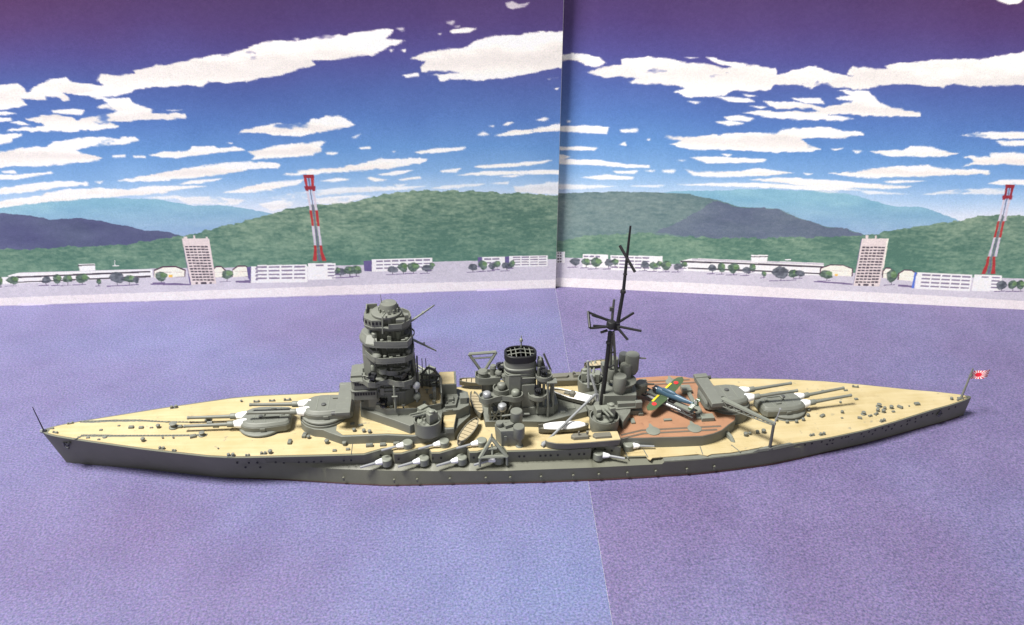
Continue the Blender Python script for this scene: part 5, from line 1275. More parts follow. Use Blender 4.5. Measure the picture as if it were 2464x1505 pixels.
for a in (('hatch', -127.2, .1), ('hatch', -124.1, -.2, .9), ('vent', -118.9, -.2, 1.0), ('capstan', -114.2, -.4, 1.35), ('hatch', -112.4, -.4, 1.1), ('vent', -121.5, -7.2, 1.0), ('capstan', -104.4, -5.2, 1.0), ('capstan', -104.5, 3.2, 1.0), ('hatch', -101.2, -.7, 1.1), ('winch', -103.5, 1.2, .9), ('hatch', -107, -5.9, 1.2, .3),
          ('vent', -116, -6.1, .5), ('vent', -112.8, -6.2, .5), ('bollard', -114.8, -11.5, 1.0, -.2), ('bollard', -110.9, -12.7, .7, -.2), ('bollard', -117, 10.8, 1.2, .2), ('hatch', -136, -.8, .6), ('hatch', -131.3, 1.3, .5), ('winch', -121, -.3, .5),
          ('fairlead', -146.5, 3.2, .9, .3), ('fairlead', -149.2, -1.6, .9, -.3), ('hatch', -151, .7, .6), ('hatch', -135, -5.8, .5), ('locker', -117, 2.6, .5), ('winch', -138.5, -4.8, .5),
          ('bollard', -93.5, -16.2, 1.2), ('bollard', -88.6, -16.3, .7), ('bollard', -84, -15.8, 1.0), ('vent', -82, -15.6, 1.0), ('locker', -76.9, -10.6, 1.1, 1.5), ('locker', -72.8, -7.5, 1.2, 1.4), ('vent', -71.4, -8.6, .9), ('vent', -65.5, -11.6, 1.1), ('vent', -60, -13.0, 1.1), ('hatch', -62.8, -15.8, .8), ('hatch', -58.8, -15.5, .8),
          ('locker', -52.3, -14.3, 1.2), ('hatch', -48.2, -14.2, 1.2), ('locker', -44, -14.1, 1.1), ('fairlead', -91, 13.0, 1.0), ('fairlead', -86, 13.2, 1.0), ('fairlead', -81, 13.4, 1.2),
          ('vent', -98, -12.5, .4), ('vent', -96, 13.4, .6),
          # quarterdeck
          ('capstan', 111.8, -6.4, .8), ('capstan', 119.2, -2.6, .9), ('vent', 119, -6.0, 1.0), ('vent', 120.4, -4.2, .8), ('vent', 117.4, -5.2, .9), ('vent', 122.8, -4.1, 1.0), ('winch', 116, -7.0, .8, .5), ('locker', 126, -4.0, 1.0, -.9), ('hatch', 132.8, -2.8, 1.15), ('winch', 113.5, -7.8, .7, .3), ('hatch', 109.4, -8.6, .9, -.4), ('hatch', 122.5, -6.2, .7),
          ('bollard', 112.6, 8.2, .7), ('fairlead', 117, 10.0, 1.1, -.3), ('bollard', 116.2, -11.0, 1.1, .3), ('vent', 146.2, -1.2, .8), ('fairlead', 148.6, -1.7, .9, .4), ('hatch', 113.6, 2.4, .8), ('bollard', 89.5, -16.2, .9, .2), ('bollard', 93, -16.1, 1.1, .2), ('vent', 129.5, -3.6, .4),
          ('vent', 68, -14.2, 1.1), ('vent', 69.6, -13.6, .8), ('vent', 72.3, -13.2, .9), ('vent', 74.4, -13.1, 1.1), ('vent', 105, -4.9, .8), ('hatch', 103.6, -7.9, .5), ('vent', 107.2, 1.0, .6), ('hatch', 104.5, 8.8, .6)):
    k, x, y = a[:3]; fitting(k, x, y, a[3] if len(a) > 3 else 1.0, a[4] if len(a) > 4 else 0.0)
# anchor chains lying in grey paint strips
def chain(pts, w, name='anchor_chain'):
    b = B(); P = np.array(pts, float); t = np.r_[0, np.cumsum(np.linalg.norm(np.diff(P, axis=0), axis=1))]
    n = int(t[-1] / .8); rr = []
    for s in np.linspace(0, t[-1], n):
        x = np.interp(s, t, P[:, 0]); y = np.interp(s, t, P[:, 1]); ww = np.interp(s, t, w) * (.8 + .4 * random.random()) * .5
        z = zfore(x) + .13; rr.append([(x, y - ww, z), (x, y - ww * .8, z + .16), (x, y + ww * .8, z + .16), (x, y + ww, z)])
    b.loft(rr)
    for s in np.arange(0, t[-1], 1.1):
        x = np.interp(s, t, P[:, 0]); y = np.interp(s, t, P[:, 1]); b.box((x, y, zfore(x) + .36), (.75, .34, .22), rz=.25 * (random.random() - .5))
    return part(b, name, GREY)
chain([(-143.8, 4.2), (-140, 4.0), (-134.6, 4.3), (-125.8, 4.0), (-118, 2.8), (-107, 1.9)], [1.3, 1.5, 1.4, 1.1, .5, .4])
chain([(-142, -5.2), (-140.6, -3.4), (-137, -3.6), (-131.9, -4.0), (-118.9, -4.6), (-108.4, -5.0), (-103, -5.0)], [.8, 1.1, 1.3, 1.1, .8, .9, 1.6])
b = B(); b.lathe((-133.6, -4.6, zfore(-133.6) + .1), [(.8, 0), (.6, .4), (.2, .5)], 10); part(b, 'hawse_cover', GREY)
# staffs
b = B(); b.tube((-153.1, -.3, 12.4), (-154.4, -.1, 21.4), .22, .12).box((-152.9, -.4, 12.7), (1.0, .8, .5)); part(b, 'jack_staff', GUN)
b = B(); b.lathe((-153.9, 0, 12.4), [(.5, -.6), (.7, 0), (.4, .55)], 10); part(b, 'bow_crest', SILVER)
b = B(); b.tube((149.9, -.9, 7.2), (151.4, -.4, 19.2), .42, .26); b.tube((151.2, -.5, 16), (151.45, -.4, 17), .55); b.box((149.6, -1, 7.4), (1.8, 1.2, .7)); ENS = part(b, 'ensign_staff', GREY)
def flag():
    nu, nv = 61, 41; u = np.linspace(0, 1, nu); v = np.linspace(0, 1, nv); U, V = np.meshgrid(u, v)
    # hoist runs along the staff, fly droops to lower right
    P = np.stack([151.55 + 5.2 * U + .25 * (V - .5), -.45 - 1.2 * U + .45 * np.sin(U * 6.5), 14.9 + 3.3 * V + 1.0 * U - 0.25 * np.sin(U * 5)], -1)
    cx, cy = .42, .5; dx = (U - cx) * 1.5; dy = V - cy; r = np.hypot(dx, dy); a = np.arctan2(dy, dx)
    red = (r < .24) | (np.cos(a * 16) > 0.0)
    c = np.where(red[..., None], np.array((222, 38, 58.)), np.array((250, 246, 246.)))
    return grid_sheet('flag', P, lin(c) / 1.15, FLAGM, ENS)
FLAGM = vcol_mat('flag_paper', 0.03, 2600, 0.6, 0)
flag()['label'] = 'white flag with a red disc and sixteen red rays'
# ---------------------------------------------------------------- main gun turrets
def barrel_mesh():
    b = B(); M = Matrix.Rotation(math.pi / 2, 3, 'Y')
    b.lathe((0, 0, 0), [(.95, 2.4), (1.0, 2.7), (1.0, 4.3), (.92, 4.6), (.62, 4.75), (.56, 9), (.50, 15), (.48, 17.2), (.56, 17.4), (.56, 17.9), (.34, 17.95), (.30, 17.4)], 16, M=M)
    return b
def bag_mesh():
    b = B(); M = Matrix.Rotation(math.pi / 2, 3, 'Y')
    b.lathe((0, 0, 0), [(1.6, -1.4), (1.62, -.4), (1.52, .2), (1.5, .7), (1.34, 1.2), (1.3, 1.7), (1.1, 2.2), (.98, 2.8)], 16, sy=.92, M=M); return b
BARREL = barrel_mesh().mesh('gun_barrel', GREY); BAG = bag_mesh().mesh('blast_bag', WHITE, 80)
def turret(x, z, rz, elev, finder, barb_z, label, train=0.0):
    """x centre, z roller path height, rz heading; gunhouse + barbette ring, barrels, bags"""
    R = rz + train
    lo = [(6.3, -3.0), (4.4, -4.9), (1.5, -5.7), (-2.5, -5.6), (-8.3, -4.7), (-9.4, -3.6)]; lo = lo + [(a, -c) for a, c in lo[::-1]]
    hi = [(5.0, -2.9), (3.3, -4.2), (.9, -4.7), (-2.7, -4.6), (-7.9, -3.9), (-8.8, -3.2)]; hi = hi + [(a, -c) for a, c in hi[::-1]]
    b = B(); b.prism(lo, .9, 3.2).prism(lo, 3.2, 4.25, top=hi)
    t = part(b, 'main_turret', GREY, loc=(x, -.4, z), rot=(0, 0, R), bevel=.22, label=label)
    c = B(); c.lathe((0, 0, 0), [(7.5, barb_z - z), (7.5, .35), (7.0, .45), (7.0, .75), (7.35, .95), (7.2, 1.35), (6.6, 1.6)], 40); c.build('barbette', GREY, t, bevel=.08)
    # roof details: armour strips, hoods, vents
    for px in (-5.6, -1.7, 1.9):
        d = B(); d.box((px, 0, 4.28), (.22, 8.2 if px < 1 else 7.2, .12)); d.build('roof_strip', GREY2, t)
    d = B(); d.lathe((-.2, 1.2, 4.2), [(.75, 0), (.75, .45), (.4, .6)], 12); d.build('sighting_hood', DARK, t)
    d = B(); d.box((-3.6, -2.4, 4.45), (1.8, .8, .45)); d.box((-6.8, 0, 4.4), (1.0, 1.6, .35)); d.build('roof_box', GREY, t, bevel=.06)
    d = B(); d.box((-1.2, -5.75, 2.4), (1.6, .4, 1.0)); d.box((-1.2, 5.75, 2.4), (1.6, .4, 1.0)); d.build('side_hood', GREY, t, bevel=.06)
    for s in (-1, 1):
        o = bpy.data.objects.new('gun_barrel', BARREL); COL.objects.link(o); o.parent = t; o.location = Vector((5.6, 2.15 * s, 2.75)) * MM; o.rotation_euler = (0, -elev, .01 * s)
        o = bpy.data.objects.new('blast_bag', BAG); COL.objects.link(o); o.parent = t; o.location = Vector((5.6, 2.15 * s, 2.75)) * MM; o.rotation_euler = (.3 * s, -elev, 0)
    if finder:
        d = B(); d.box((-6.9, 0, 5.25), (4.4, 17.2, 1.7)); d.box((-6.9, 8.2, 5.9), (4.6, 2.3, 1.1)); d.box((-6.9, -8.0, 5.4), (4.7, 1.4, 1.6)); d.build('rangefinder', GREY, t, bevel=.16)
        d = B(); d.tube((-4.9, 8.0, 5.4), (-3.4, 8.0, 5.4), .7, n=10); d.tube((-4.9, -8.0, 5.2), (-4.4, -8.0, 5.2), .5, n=10); d.build('rangefinder_lens', DARK, t)
        d = B(); d.box((-7.6, 0, 3.6), (2.6, 9.2, 2.2)); d.build('rangefinder_bed', GREY, t)
    else:
        d = B(); d.box((-3.2, 1.6, 4.4), (5.4, .5, .4)); d.tube((-1.0, 1.4, 4.5), (-1.0, -.6, 4.5), .35); d.build('aerial_spreader', GREY, t)
    return t
turret(-86.8, 10.35, math.pi, .012, False, 10.0, 'foremost turret, on the foredeck')
turret(-67.0, 13.75, math.pi, .035, True, 10.0, 'raised turret with a rangefinder in front of the pagoda mast')
turret(66.0, 10.25, 0, .085, True, 6.2, 'raised turret with a rangefinder behind the seaplane', .05)
turret(86.2, 6.45, 0, .085, False, 6.0, 'aftmost turret, on the quarterdeck', .10)
# plugs round the aftmost barbette
for a in (-150, -128, -104, -82, -62, -38, -15): fitting('vent', 86.2 + 8.3 * math.cos(math.radians(a)), -.4 + 8.4 * math.sin(math.radians(a)), .85)
fitting('locker', 97.5, -6.2, 1.0, .5)
# ---------------------------------------------------------------- superstructure deck
half = [(-74.8, 0), (-74.2, -3.4), (-72.3, -6.2), (-69.6, -7.9), (-66.8, -8.5), (-64.6, -10.2), (-60.8, -12.6), (-47, -13.0), (-39, -14.4), (-26, -13.6), (-24.6, -10), (-20.6, -4.6), (-20.4, 0)]
b = B(); b.prism(mir(half), 10.2, 13.35); SUP = part(b, 'superstructure', GREY, bevel=.12)
ph_ = [(-62.6, -9.4), (-60.3, -12.0), (-47, -12.4), (-39, -13.7), (-35, -13.6), (-35, 0), (-58.5, 0), (-59.6, -5.8)]
b = B(); b.prism(mir(ph_[:1] + ph_[1:5]) , 13.3, 13.5); b.build('planked_deck', BUFFL, SUP)
for x, y in ((-54, -11), (-52.2, -11.6), (-57, -10.4)): fitting('vent', x, y, .9, z=13.45)
fitting('locker', -57.8, -6.6, .8, .2, z=13.45); fitting('locker', -55.2, -7.6, .8, .2, z=13.45)
# wing house with the gun tub
wing = [(-55.6, 0), (-55.4, -2.6), (-48, -7.6), (-44.3, -10.0), (-39.6, -13.4), (-38.2, -12.2)] + circ(-34.2, -12.0, 4.3, 200, 345, 12) + [(-29.8, -9), (-29.4, -6.4), (-29.2, 0)]
b = B(); b.prism(mir(wing), 13.3, 16.6); b.build('bridge_base', GREY, SUP, bevel=.12)
for sy in (1, -1):
    b = B(); b.wall([(x, y * sy) for x, y in circ(-34.2, -12.0, 4.3, 0, 360, 28)], 16.5, 18.0, .4); b.lathe((-34.2, -12 * sy, 16.5), [(3.9, 0), (3.9, .15)], 24); b.build('gun_tub', GREY, SUP)
wbh = [(-29.6, -4.6), (-29.4, -15.2), (-28.6, -16.2), (-26.2, -16.2), (-25.0, -6.8), (-24.8, -4.6)]
for sy in (1, -1):
    b = B(); b.prism([(x, y * sy * (.86 if sy > 0 else .86)) for x, y in wbh], 13.3, 15.0); b.build('side_house', GREY, SUP, bevel=.08)
    b = B(); b.prism([(x * .92 - 27.2 * .08, (y * .88 * .86 - .9) * sy) for x, y in wbh], 14.9, 15.12); b.build('side_house_deck', BUFFL, SUP)
# aft deckhouse of the bridge
b = B(); b.prism(mir([(-29.5, 0), (-29.4, -6.8), (-24.2, -6.2), (-21.0, -3.9), (-20.6, 0)]), 13.3, 16.8); b.build('aft_bridge_house', GREY, SUP, bevel=.12)
b = B(); b.prism(mir([(-28.6, 0), (-28.6, -5.4), (-25.2, -5.1), (-24.2, 0)]), 16.7, 17.9); b.box((-26.6, -2.4, 18.4), (1.6, 1.8, 1.2)); b.box((-22.6, -1.6, 17.9), (2.2, 3.2, 2.4)); b.box((-27.4, -6.3, 16.9), (2.2, .5, .6)); b.build('equipment_block', GREY, SUP, bevel=.08)
b = B(); b.box((-27.4, 5.2, 19.2), (5.6, 8.0, 5.0)); b.build('far_house', GREY, SUP, bevel=.12)
b = B(); b.box((-27.6, 5.0, 21.75), (4.7, 7.2, .25)); b.build('far_house_deck', BUFFL, SUP)
for x, y in ((-28, -4), (-26, -4), (-26, -1.2), (-28.2, -1.0)):
    fitting('vent', x, y, .55, z=17.9)
# bridge deck (bulwarked, buff planks)
G = [(-55.2, 0), (-55.0, -2.2), (-51.2, -3.9), (-46.6, -7.1), (-37.6, -7.6), (-29.8, -5.4), (-29.2, 0)]
b = B(); b.prism(mir(G), 16.5, 18.1); b.build('bridge_deck', GREY, SUP)
b = B(); b.wall(mir(G), 18.0, 18.9, .35); b.build('bridge_bulwark', GREY, SUP)
b = B(); b.prism([(x * .97 - 1.3, y * .92) for x, y in mir(G)], 18.05, 18.22); b.build('bridge_planking', BUFFL, SUP)
# ---------------------------------------------------------------- pagoda mast
b = B()
tr = lambda x0, x1, hw, c=2.2: [(x0, -hw * .45), (x0 + c, -hw), (x1 - c * 1.3, -hw), (x1, -hw * .55), (x1, hw * .55), (x1 - c * 1.3, hw), (x0 + c, hw), (x0, hw * .45)]
b.prism(tr(-54.6, -38.2, 4.4), 18.1, 28.6).prism(tr(-53.2, -39.4, 3.7), 28.6, 36, top=tr(-53.3, -39.6, 3.5)).prism(tr(-53.3, -39.8, 3.4), 36, 41.5, top=tr(-53.0, -40.2, 3.1)).prism(tr(-49.8, -40.2, 2.7), 41.5, 46.6)
PAG = part(b, 'pagoda_mast', GREY, bevel=.14)
def sub(b, name, mat=GREY, bevel=.06, **k): return b.build(name, mat, PAG, bevel=bevel, **k)
# lower bridge boxes with window slots
def window_box(x0, x1, hw, z0, z1, nwin, name):
    pl = [(x0, -hw * .8), (x0 + .9, -hw), (x1, -hw), (x1, hw), (x0 + .9, hw), (x0, hw * .8)]
    b = B(); b.prism(pl, z0, z1); sub(b, name, bevel=.1)
    for k in range(nwin):
        x = x0 + 1.1 + (x1 - x0 - 1.5) * (k + .5) / nwin
        d = B(); d.box((x, -hw, z1 - .95), ((x1 - x0) / nwin * .62, .14, .95)); d.build('bridge_window', BLACK, PAG)
    for k in range(6):
        y = -hw * .72 + hw * 1.44 * (k + .5) / 6
        d = B(); d.box((x0, y, z1 - .95), (.12, hw * 1.44 / 6 * .6, .75)); d.build('bridge_window', BLACK, PAG)
    d = B(); d.prism([(a * 1.0 + (-.25 if a < x0 + 1 else .1), c * 1.05) for a, c in pl], z1, z1 + .28); sub(d, 'bridge_roof')
window_box(-57.6, -49.6, 5.2, 21.4, 24.6, 8, 'lower_bridge')
window_box(-57.3, -51.5, 5.0, 25.1, 28.1, 6, 'compass_bridge')
b = B(); b.box((-55.2, 0, 28.8), (4.4, 6.4, 1.0)); sub(b, 'bridge_top', bevel=.1)
b = B(); b.box((-53.2, -1.0, 30.0), (1.1, 1.1, 1.6)); b.box((-53.6, -4.4, 29.4), (.35, .4, 3.0)); sub(b, 'bridge_post')
# searchlight / machine gun platform (widest)
E_ = [(-57.2, -2.6), (-56.8, -4.4), (-53.6, -5.6), (-51.8, -8.0), (-49.6, -8.3), (-47.6, -7.0), (-45.6, -6.6), (-43.4, -8.2), (-40.8, -8.6), (-38.4, -7.4), (-37.4, -5.0), (-37.6, 0)]
b = B(); b.prism(mir(E_), 27.6, 28.5); sub(b, 'machine_gun_platform')
b = B(); e2 = mir(E_)[2:]; b.wall(E_[2:], 28.4, 29.5, .3, closed=False); b.wall([(x, -y) for x, y in E_[2:]], 28.4, 29.5, .3, closed=False); sub(b, 'platform_bulwark', bevel=0)
b = B(); b.box((-45.2, -5.0, 24.2), (5.2, .3, 2.0)); b.box((-47.9, -5.2, 24.4), (1.2, 1.0, 2.6)); b.box((-40.4, -5.1, 25.4), (2.6, .6, 1.2)); sub(b, 'wall_locker')
b = B(); b.prism(tr(-50.5, -38.0, 5.6), 23.7, 24.15); sub(b, 'mid_gallery')
for x in (-44.0,):
    b = B(); b.tube((x, -7.6, 18.6), (x, -7.6, 27.7), .42, n=8); b.tube((x - .9, -8.0, 24), (x + .9, -8.0, 24), .25); sub(b, 'support_post', GREY2)
# level D
b = B(); b.prism(mir([(-51, 0), (-50.4, -2.4), (-48, -5.2), (-45.2, -6.4), (-41.8, -6.3), (-39, -4.8), (-38.4, 0)]), 30.6, 31.2); b.wall(mir([(-51, 0), (-50.4, -2.4), (-48, -5.2), (-45.2, -6.4), (-41.8, -6.3), (-39, -4.8), (-38.4, 0)]), 31.1, 32.2, .3); sub(b, 'control_platform', bevel=0)
for x, y, r in ((-47.2, -5.4, 1.25), (-50.2, -3.4, .8)):
    for s in (1, -1):
        b = B(); b.lathe((x, y * s, 31.2), [(r, 0), (r, 1.5), (r * .85, 1.75), (r * .4, 1.85)], 16); sub(b, 'sight_drum', GREY2)
b = B(); b.box((-43, -5.2, 31.9), (3.2, .5, 1.2)); b.box((-40, -4.6, 31.8), (1.2, .8, 1.2)); sub(b, 'wall_locker')
# level C
C_ = [(-52.6, 0), (-52.2, -2.8), (-50.2, -6.0), (-48.8, -7.4), (-46.8, -7.9), (-43.8, -7.7), (-40.2, -7.4), (-37.8, -5.4), (-37.4, 0)]
b = B(); b.prism(mir(C_), 35.6, 36.2); b.wall(mir(C_), 36.1, 37.6, .3); sub(b, 'signal_platform', bevel=0)
b = B(); b.prism([(-51.6, -3.0), (-50.0, -6.2), (-47.6, -6.8), (-47, -3)], 36.1, 38.8, top=[(-51.2, -3.0), (-49.8, -5.0), (-48, -5.4), (-47.4, -3)]); b.lathe((-48.6, -6.0, 36.2), [(1.4, 0), (1.4, 1.6), (1.0, 2.1), (.3, 2.3)], 16); sub(b, 'signal_cabin')
b = B(); b.lathe((-39.2, -4.8, 36.2), [(.8, 0), (.8, 2.2), (.5, 2.5)], 12); b.box((-43.5, -5.2, 37.0), (3.6, .9, 1.6)); sub(b, 'signal_drum')
# level B
B_ = [(-54.0, 0), (-53.6, -2.0), (-51.8, -5.2), (-49.2, -6.4), (-46, -6.9), (-42.6, -7.2), (-39.2, -7.2), (-38.0, -4.6), (-37.8, 0)]
b = B(); b.prism(mir(B_), 40.6, 41.4); b.wall(mir(B_[3:]), 41.3, 42.8, .3); sub(b, 'upper_platform', bevel=0)
cab = mir([(-54.0, 0), (-53.6, -2.0), (-51.8, -5.2), (-48.2, -6.2), (-47.8, 0)]); b = B(); b.prism(cab, 41.4, 43.4, top=[(x * .8 - 9.9, y * .62 ) for x, y in cab]); sub(b, 'chart_cabin', bevel=.12)
b = B(); b.lathe((-49.0, -3.6, 43.0), [(.9, 0), (.9, 1.2), (.4, 1.5)], 12); b.lathe((-42.0, -2.6, 41.4), [(.9, 0), (.9, 2.2), (.5, 2.5)], 12); b.box((-44.6, -4.2, 42.4), (1.2, 1.2, 2.0)); sub(b, 'binocular_post', GREY2)
b = B(); b.wall(circ(-41.6, -1.2, 4.6, -80, 80, 16), 42.2, 42.7, .25, closed=False); b.wall(circ(-41.8, -1.0, 3.4, -80, 80, 16), 42.4, 42.9, .25, closed=False); sub(b, 'cable_ring', bevel=0)
# level A: fire control top
A_ = [(-52.2, 0), (-52.0, -2.6), (-49.6, -4.6), (-46, -4.9), (-44.6, -5.6), (-40.6, -5.4), (-38.4, -3.2), (-37.8, 0)]
b = B(); b.prism([(x * .9 - 4.4, y * .74) for x, y in mir(A_)], 44.7, 46.2, top=mir(A_)); b.prism(mir(A_), 46.2, 46.6); b.prism(mir([(-52, 0), (-51.8, -2.5), (-49.5, -4.5), (-46.6, -4.7), (-46.2, 0)]), 46.6, 49.0); b.prism(mir([(-46.4, 0), (-46.2, -3.0), (-43, -3.6), (-40.6, -2.4), (-40.2, 0)]), 46.6, 49.2); b.wall(mir(A_[4:]), 46.5, 47.9, .3, closed=False); sub(b, 'fire_control_top', bevel=.08)
for k in range(5):
    x = -51.3 + k * 1.1; t = (x + 51.8) / 2.3; y = -2.6 - 2.0 * min(max(t, 0), 1) - .05
    d = B(); d.box((x, y, 47.9), (.62, .14, 1.0), rz=-.7 if x < -49.5 else 0); d.build('bridge_window', BLACK, PAG)
for k in range(3):
    d = B(); d.box((-52.05, -1.8 + k * 1.6, 47.9), (.14, .9, 1.0)); d.build('bridge_window', BLACK, PAG)
b = B(); b.box((-41.0, -3.9, 48.2), (2.6, 1.4, 1.4)); b.box((-39.2, -1.8, 48.4), (1.3, 1.6, 1.8)); b.box((-44.2, -3.6, 47.8), (1.1, .8, 2.0)); b.box((-49.8, 3.4, 49.8), (3.4, .4, 1.6)); b.box((-51.2, 1.6, 49.8), (.4, 3.2, 1.6)); sub(b, 'director_box')
b = B(); b.lathe((-45.2, -.2, 49.0), [(4.3, 0), (4.6, .2), (4.6, .75), (4.2, .95)], 32); sub(b, 'range_platform')
for k in range(12):
    a = 2 * math.pi * k / 12; d = B(); d.box((-44.4 + 3.0 * math.cos(a), -.2 + 3.0 * math.sin(a), 50.6), (.35, .5, 1.3), rz=a); d.build('ring_rib', GREY2, PAG)
b = B(); b.lathe((-44.4, -.2, 49.9), [(3.1, 0), (2.8, .3), (2.65, .6), (2.6, 2.2), (2.4, 2.65), (1.4, 2.85), (.3, 2.9)], 28); sub(b, 'range_dome', bevel=0)
b = B(); b.tube((-46.4, -.2, 52.0), (-46.6, -.2, 55.4), .12, .07); sub(b, 'lightning_rod')
b = B(); b.tube((-46.0, -6.6, 51.4), (-46.3, -7.0, 45.6), .3, .18); b.tube((-46.0, -6.6, 51.2), (-45.4, -4.0, 51.0), .25); sub(b, 'spotting_yard', GREY2)
for z0, z1, zz in ((43.4, 48.9, 46.2), (37.6, 32.8, 35.2)):
    b = B(); b.prism([(-38.6, 3.4), (-31.2, 3.8), (-30.6, 4.0), (-31.2, 4.2), (-38.6, 4.6)], -.22, .22)
    k = (z1 - z0) / 7.8; b.v = [(x, y, z + z0 + (x + 38.6) * k) for x, y, z in b.v]; b.box((-34.4, 4, zz + .3), (.5, 1.4, .5)); sub(b, 'signal_yard', GREY2, bevel=0)
# clutter on the trunk: pipes, slots, small lockers, supports under the platforms
rd = random.Random(5)
for z0, z1, hw in ((18.3, 27.4, 4.5), (31.3, 35.4, 3.75), (36.4, 40.4, 3.45), (41.6, 44.6, 2.8)):
    for k in range(5):
        x = -50.4 + 10.2 * (k + .5) / 5 + rd.uniform(-.5, .5)
        d = B(); d.tube((x, -hw - .12, z0), (x, -hw - .12, z1), .16, n=6); d.build('pipe', GREY2 if k % 2 else GREY, PAG)
    for k in range(4):
        x = -49.6 + 9.0 * (k + .5) / 4 + rd.uniform(-.4, .4); z = z0 + (z1 - z0) * rd.uniform(.45, .75)
        d = B(); d.box((x, -hw - .02, z), (.8, .2, .6)); d.build('port_slot', DARK, PAG)
for z, pts in ((36.4, ((-46.2, -6.6), (-44.4, -6.8), (-42.2, -6.6), (-40.4, -6.0))), (31.4, ((-44.6, -5.4), (-42.6, -5.3), (-41, -4.7))), (28.6, ((-46.6, -5.8), (-44.8, -5.6), (-53.0, -4.6), (-39.0, -6.2))), (41.5, ((-46.8, -5.8), (-44.6, -6.2), (-40.4, -6.2), (-39.4, -5.2))), (18.3, ((-50.6, -3.4), (-45.4, -6.0), (-41.6, -6.4), (-35, -5.2), (-32, -4.2), (-34.2, 2.0), (-33.0, -1.6)))):
    for i, (x, y) in enumerate(pts):
        d = B()
        if i % 3 == 0: d.lathe((x, y, z), [(.42, 0), (.36, .9), (.55, 1.0), (.5, 1.5), (.2, 1.6)], 10)
        elif i % 3 == 1: d.box((x, y, z + .55), (1.0, .7, 1.1), rz=rd.uniform(-.4, .4))
        else: d.tube((x, y, z), (x, y, z + 1.3), .22, n=8).tube((x - .55, y, z + 1.3), (x + .55, y - .2, z + 1.45), .24, n=8)
        d.build('deck_instrument', GREY2 if i % 2 else GREY, PAG)
for z, pts in ((40.5, ((-48.6, -6.2), (-45.4, -6.6), (-42, -6.6))), (35.5, ((-49.4, -6.0), (-46, -7.0), (-42.5, -6.9), (-39.4, -6.0))), (27.5, ((-52, -7.0), (-47.6, -6.0), (-41.2, -7.6)))):
    for x, y in pts:
        d = B(); d.tube((x, y, z), (x * .985 - .7, -3.7, z - 3.2), .18, n=6); d.build('platform_bracket', GREY, PAG)
# legs / trunking on the aft face and rigging frame
b = B(); b.tube((-37.4, -2.0, 18), (-38.0, -1.6, 34), .55, n=8); b.tube((-37.4, 2.0, 18), (-38.0, 1.6, 34), .55, n=8); sub(b, 'mast_leg', GREY)
b = B(); b.box((-36.8, -.4, 25.4), (.5, 3.4, 15)); sub(b, 'aft_trunk', DARK)
for x, y, z in ((-37.2, -6.4, 26.6), (-37.2, -6.2, 22.6)):
    b = B(); b.lathe((x, y, z), [(.6, -1), (1.1, -.6), (1.25, 0), (1.1, .6), (.5, 1)], 14, M=Matrix.Rotation(math.pi / 2, 3, 'X')); b.tube((x, y + .2, z - 2.2), (x, y + .2, z - .8), .4); sub(b, 'searchlight', SILVER if z > 25 else GREY2, bevel=0)
b = B()
for x, y, h in ((-35.4, 5.6, 29.2), (-34.2, 5.8, 29.0), (-33.2, 5.9, 26.5)): b.tube((x, y, 18.6), (x, y, h), .13)
for z in (20.5, 22.6): b.tube((-36.4, 5.6, z + .6), (-30.2, 5.4, z), .28)
for x in (-35.8, -33.2, -31.0): b.tube((x, 5.6, 18), (x, 5.6, 23), .26)
b.path([(-35.6, 6, 23.2), (-33.6, 6.2, 25.4), (-31.6, 6.2, 24.4), (-29.8, 6.0, 21.6)], .42); sub(b, 'signal_rack', DARK, bevel=0)
b = B(); b.box((-31.8, -1.4, 20.2), (1.1, 2.6, 3.4)); b.box((-29.6, 0, 20.4), (.4, 9.8, 4.4)); sub(b, 'flag_locker', GREY)
# ---------------------------------------------------------------- light and medium guns
def aa_gun_mesh():
    b = B(); b.lathe((0, 0, 0), [(.85, 0), (.8, .35), (.45, .5), (.45, 1.0)], 12); b.box((0, -.2, 1.2), (1.5, 1.0, .6)); b.box((0, .55, 1.5), (1.0, .7, .9))
    for s in (-1, 0, 1): b.tube((s * .42, -.4, 1.35), (s * .42, -2.1, 2.1), .17, .12, 8)
    b.box((.75, .1, 1.7), (.2, .9, .8)); b.box((-.75, .1, 1.7), (.2, .9, .8)); return b
AAM = aa_gun_mesh().mesh('machine_gun', GUN)
def aa(x, y, z, rz, s=1.0):
    o = bpy.data.objects.new('machine_gun', AAM); COL.objects.link(o); o.parent = SHIP; o.location = Vector((x, y, z)) * MM; o.rotation_euler = (0, 0, rz); o.scale = (s * 1.35,) * 3
for a in ((-50.4, -6.6, 28.9, -.5), (-41.4, -6.9, 28.9, -.9), (-39.8, -5.0, 28.9, -.6, .8), (-47.8, -5.2, 18.8, -.5), (.9, -4.6, 20.3, 0), (3.0, -3.2, 26.3, 0), (-10.4, 2.0, 25.4, .4), (-39.6, 6.4, 28.5, 2.6)): aa(*a)
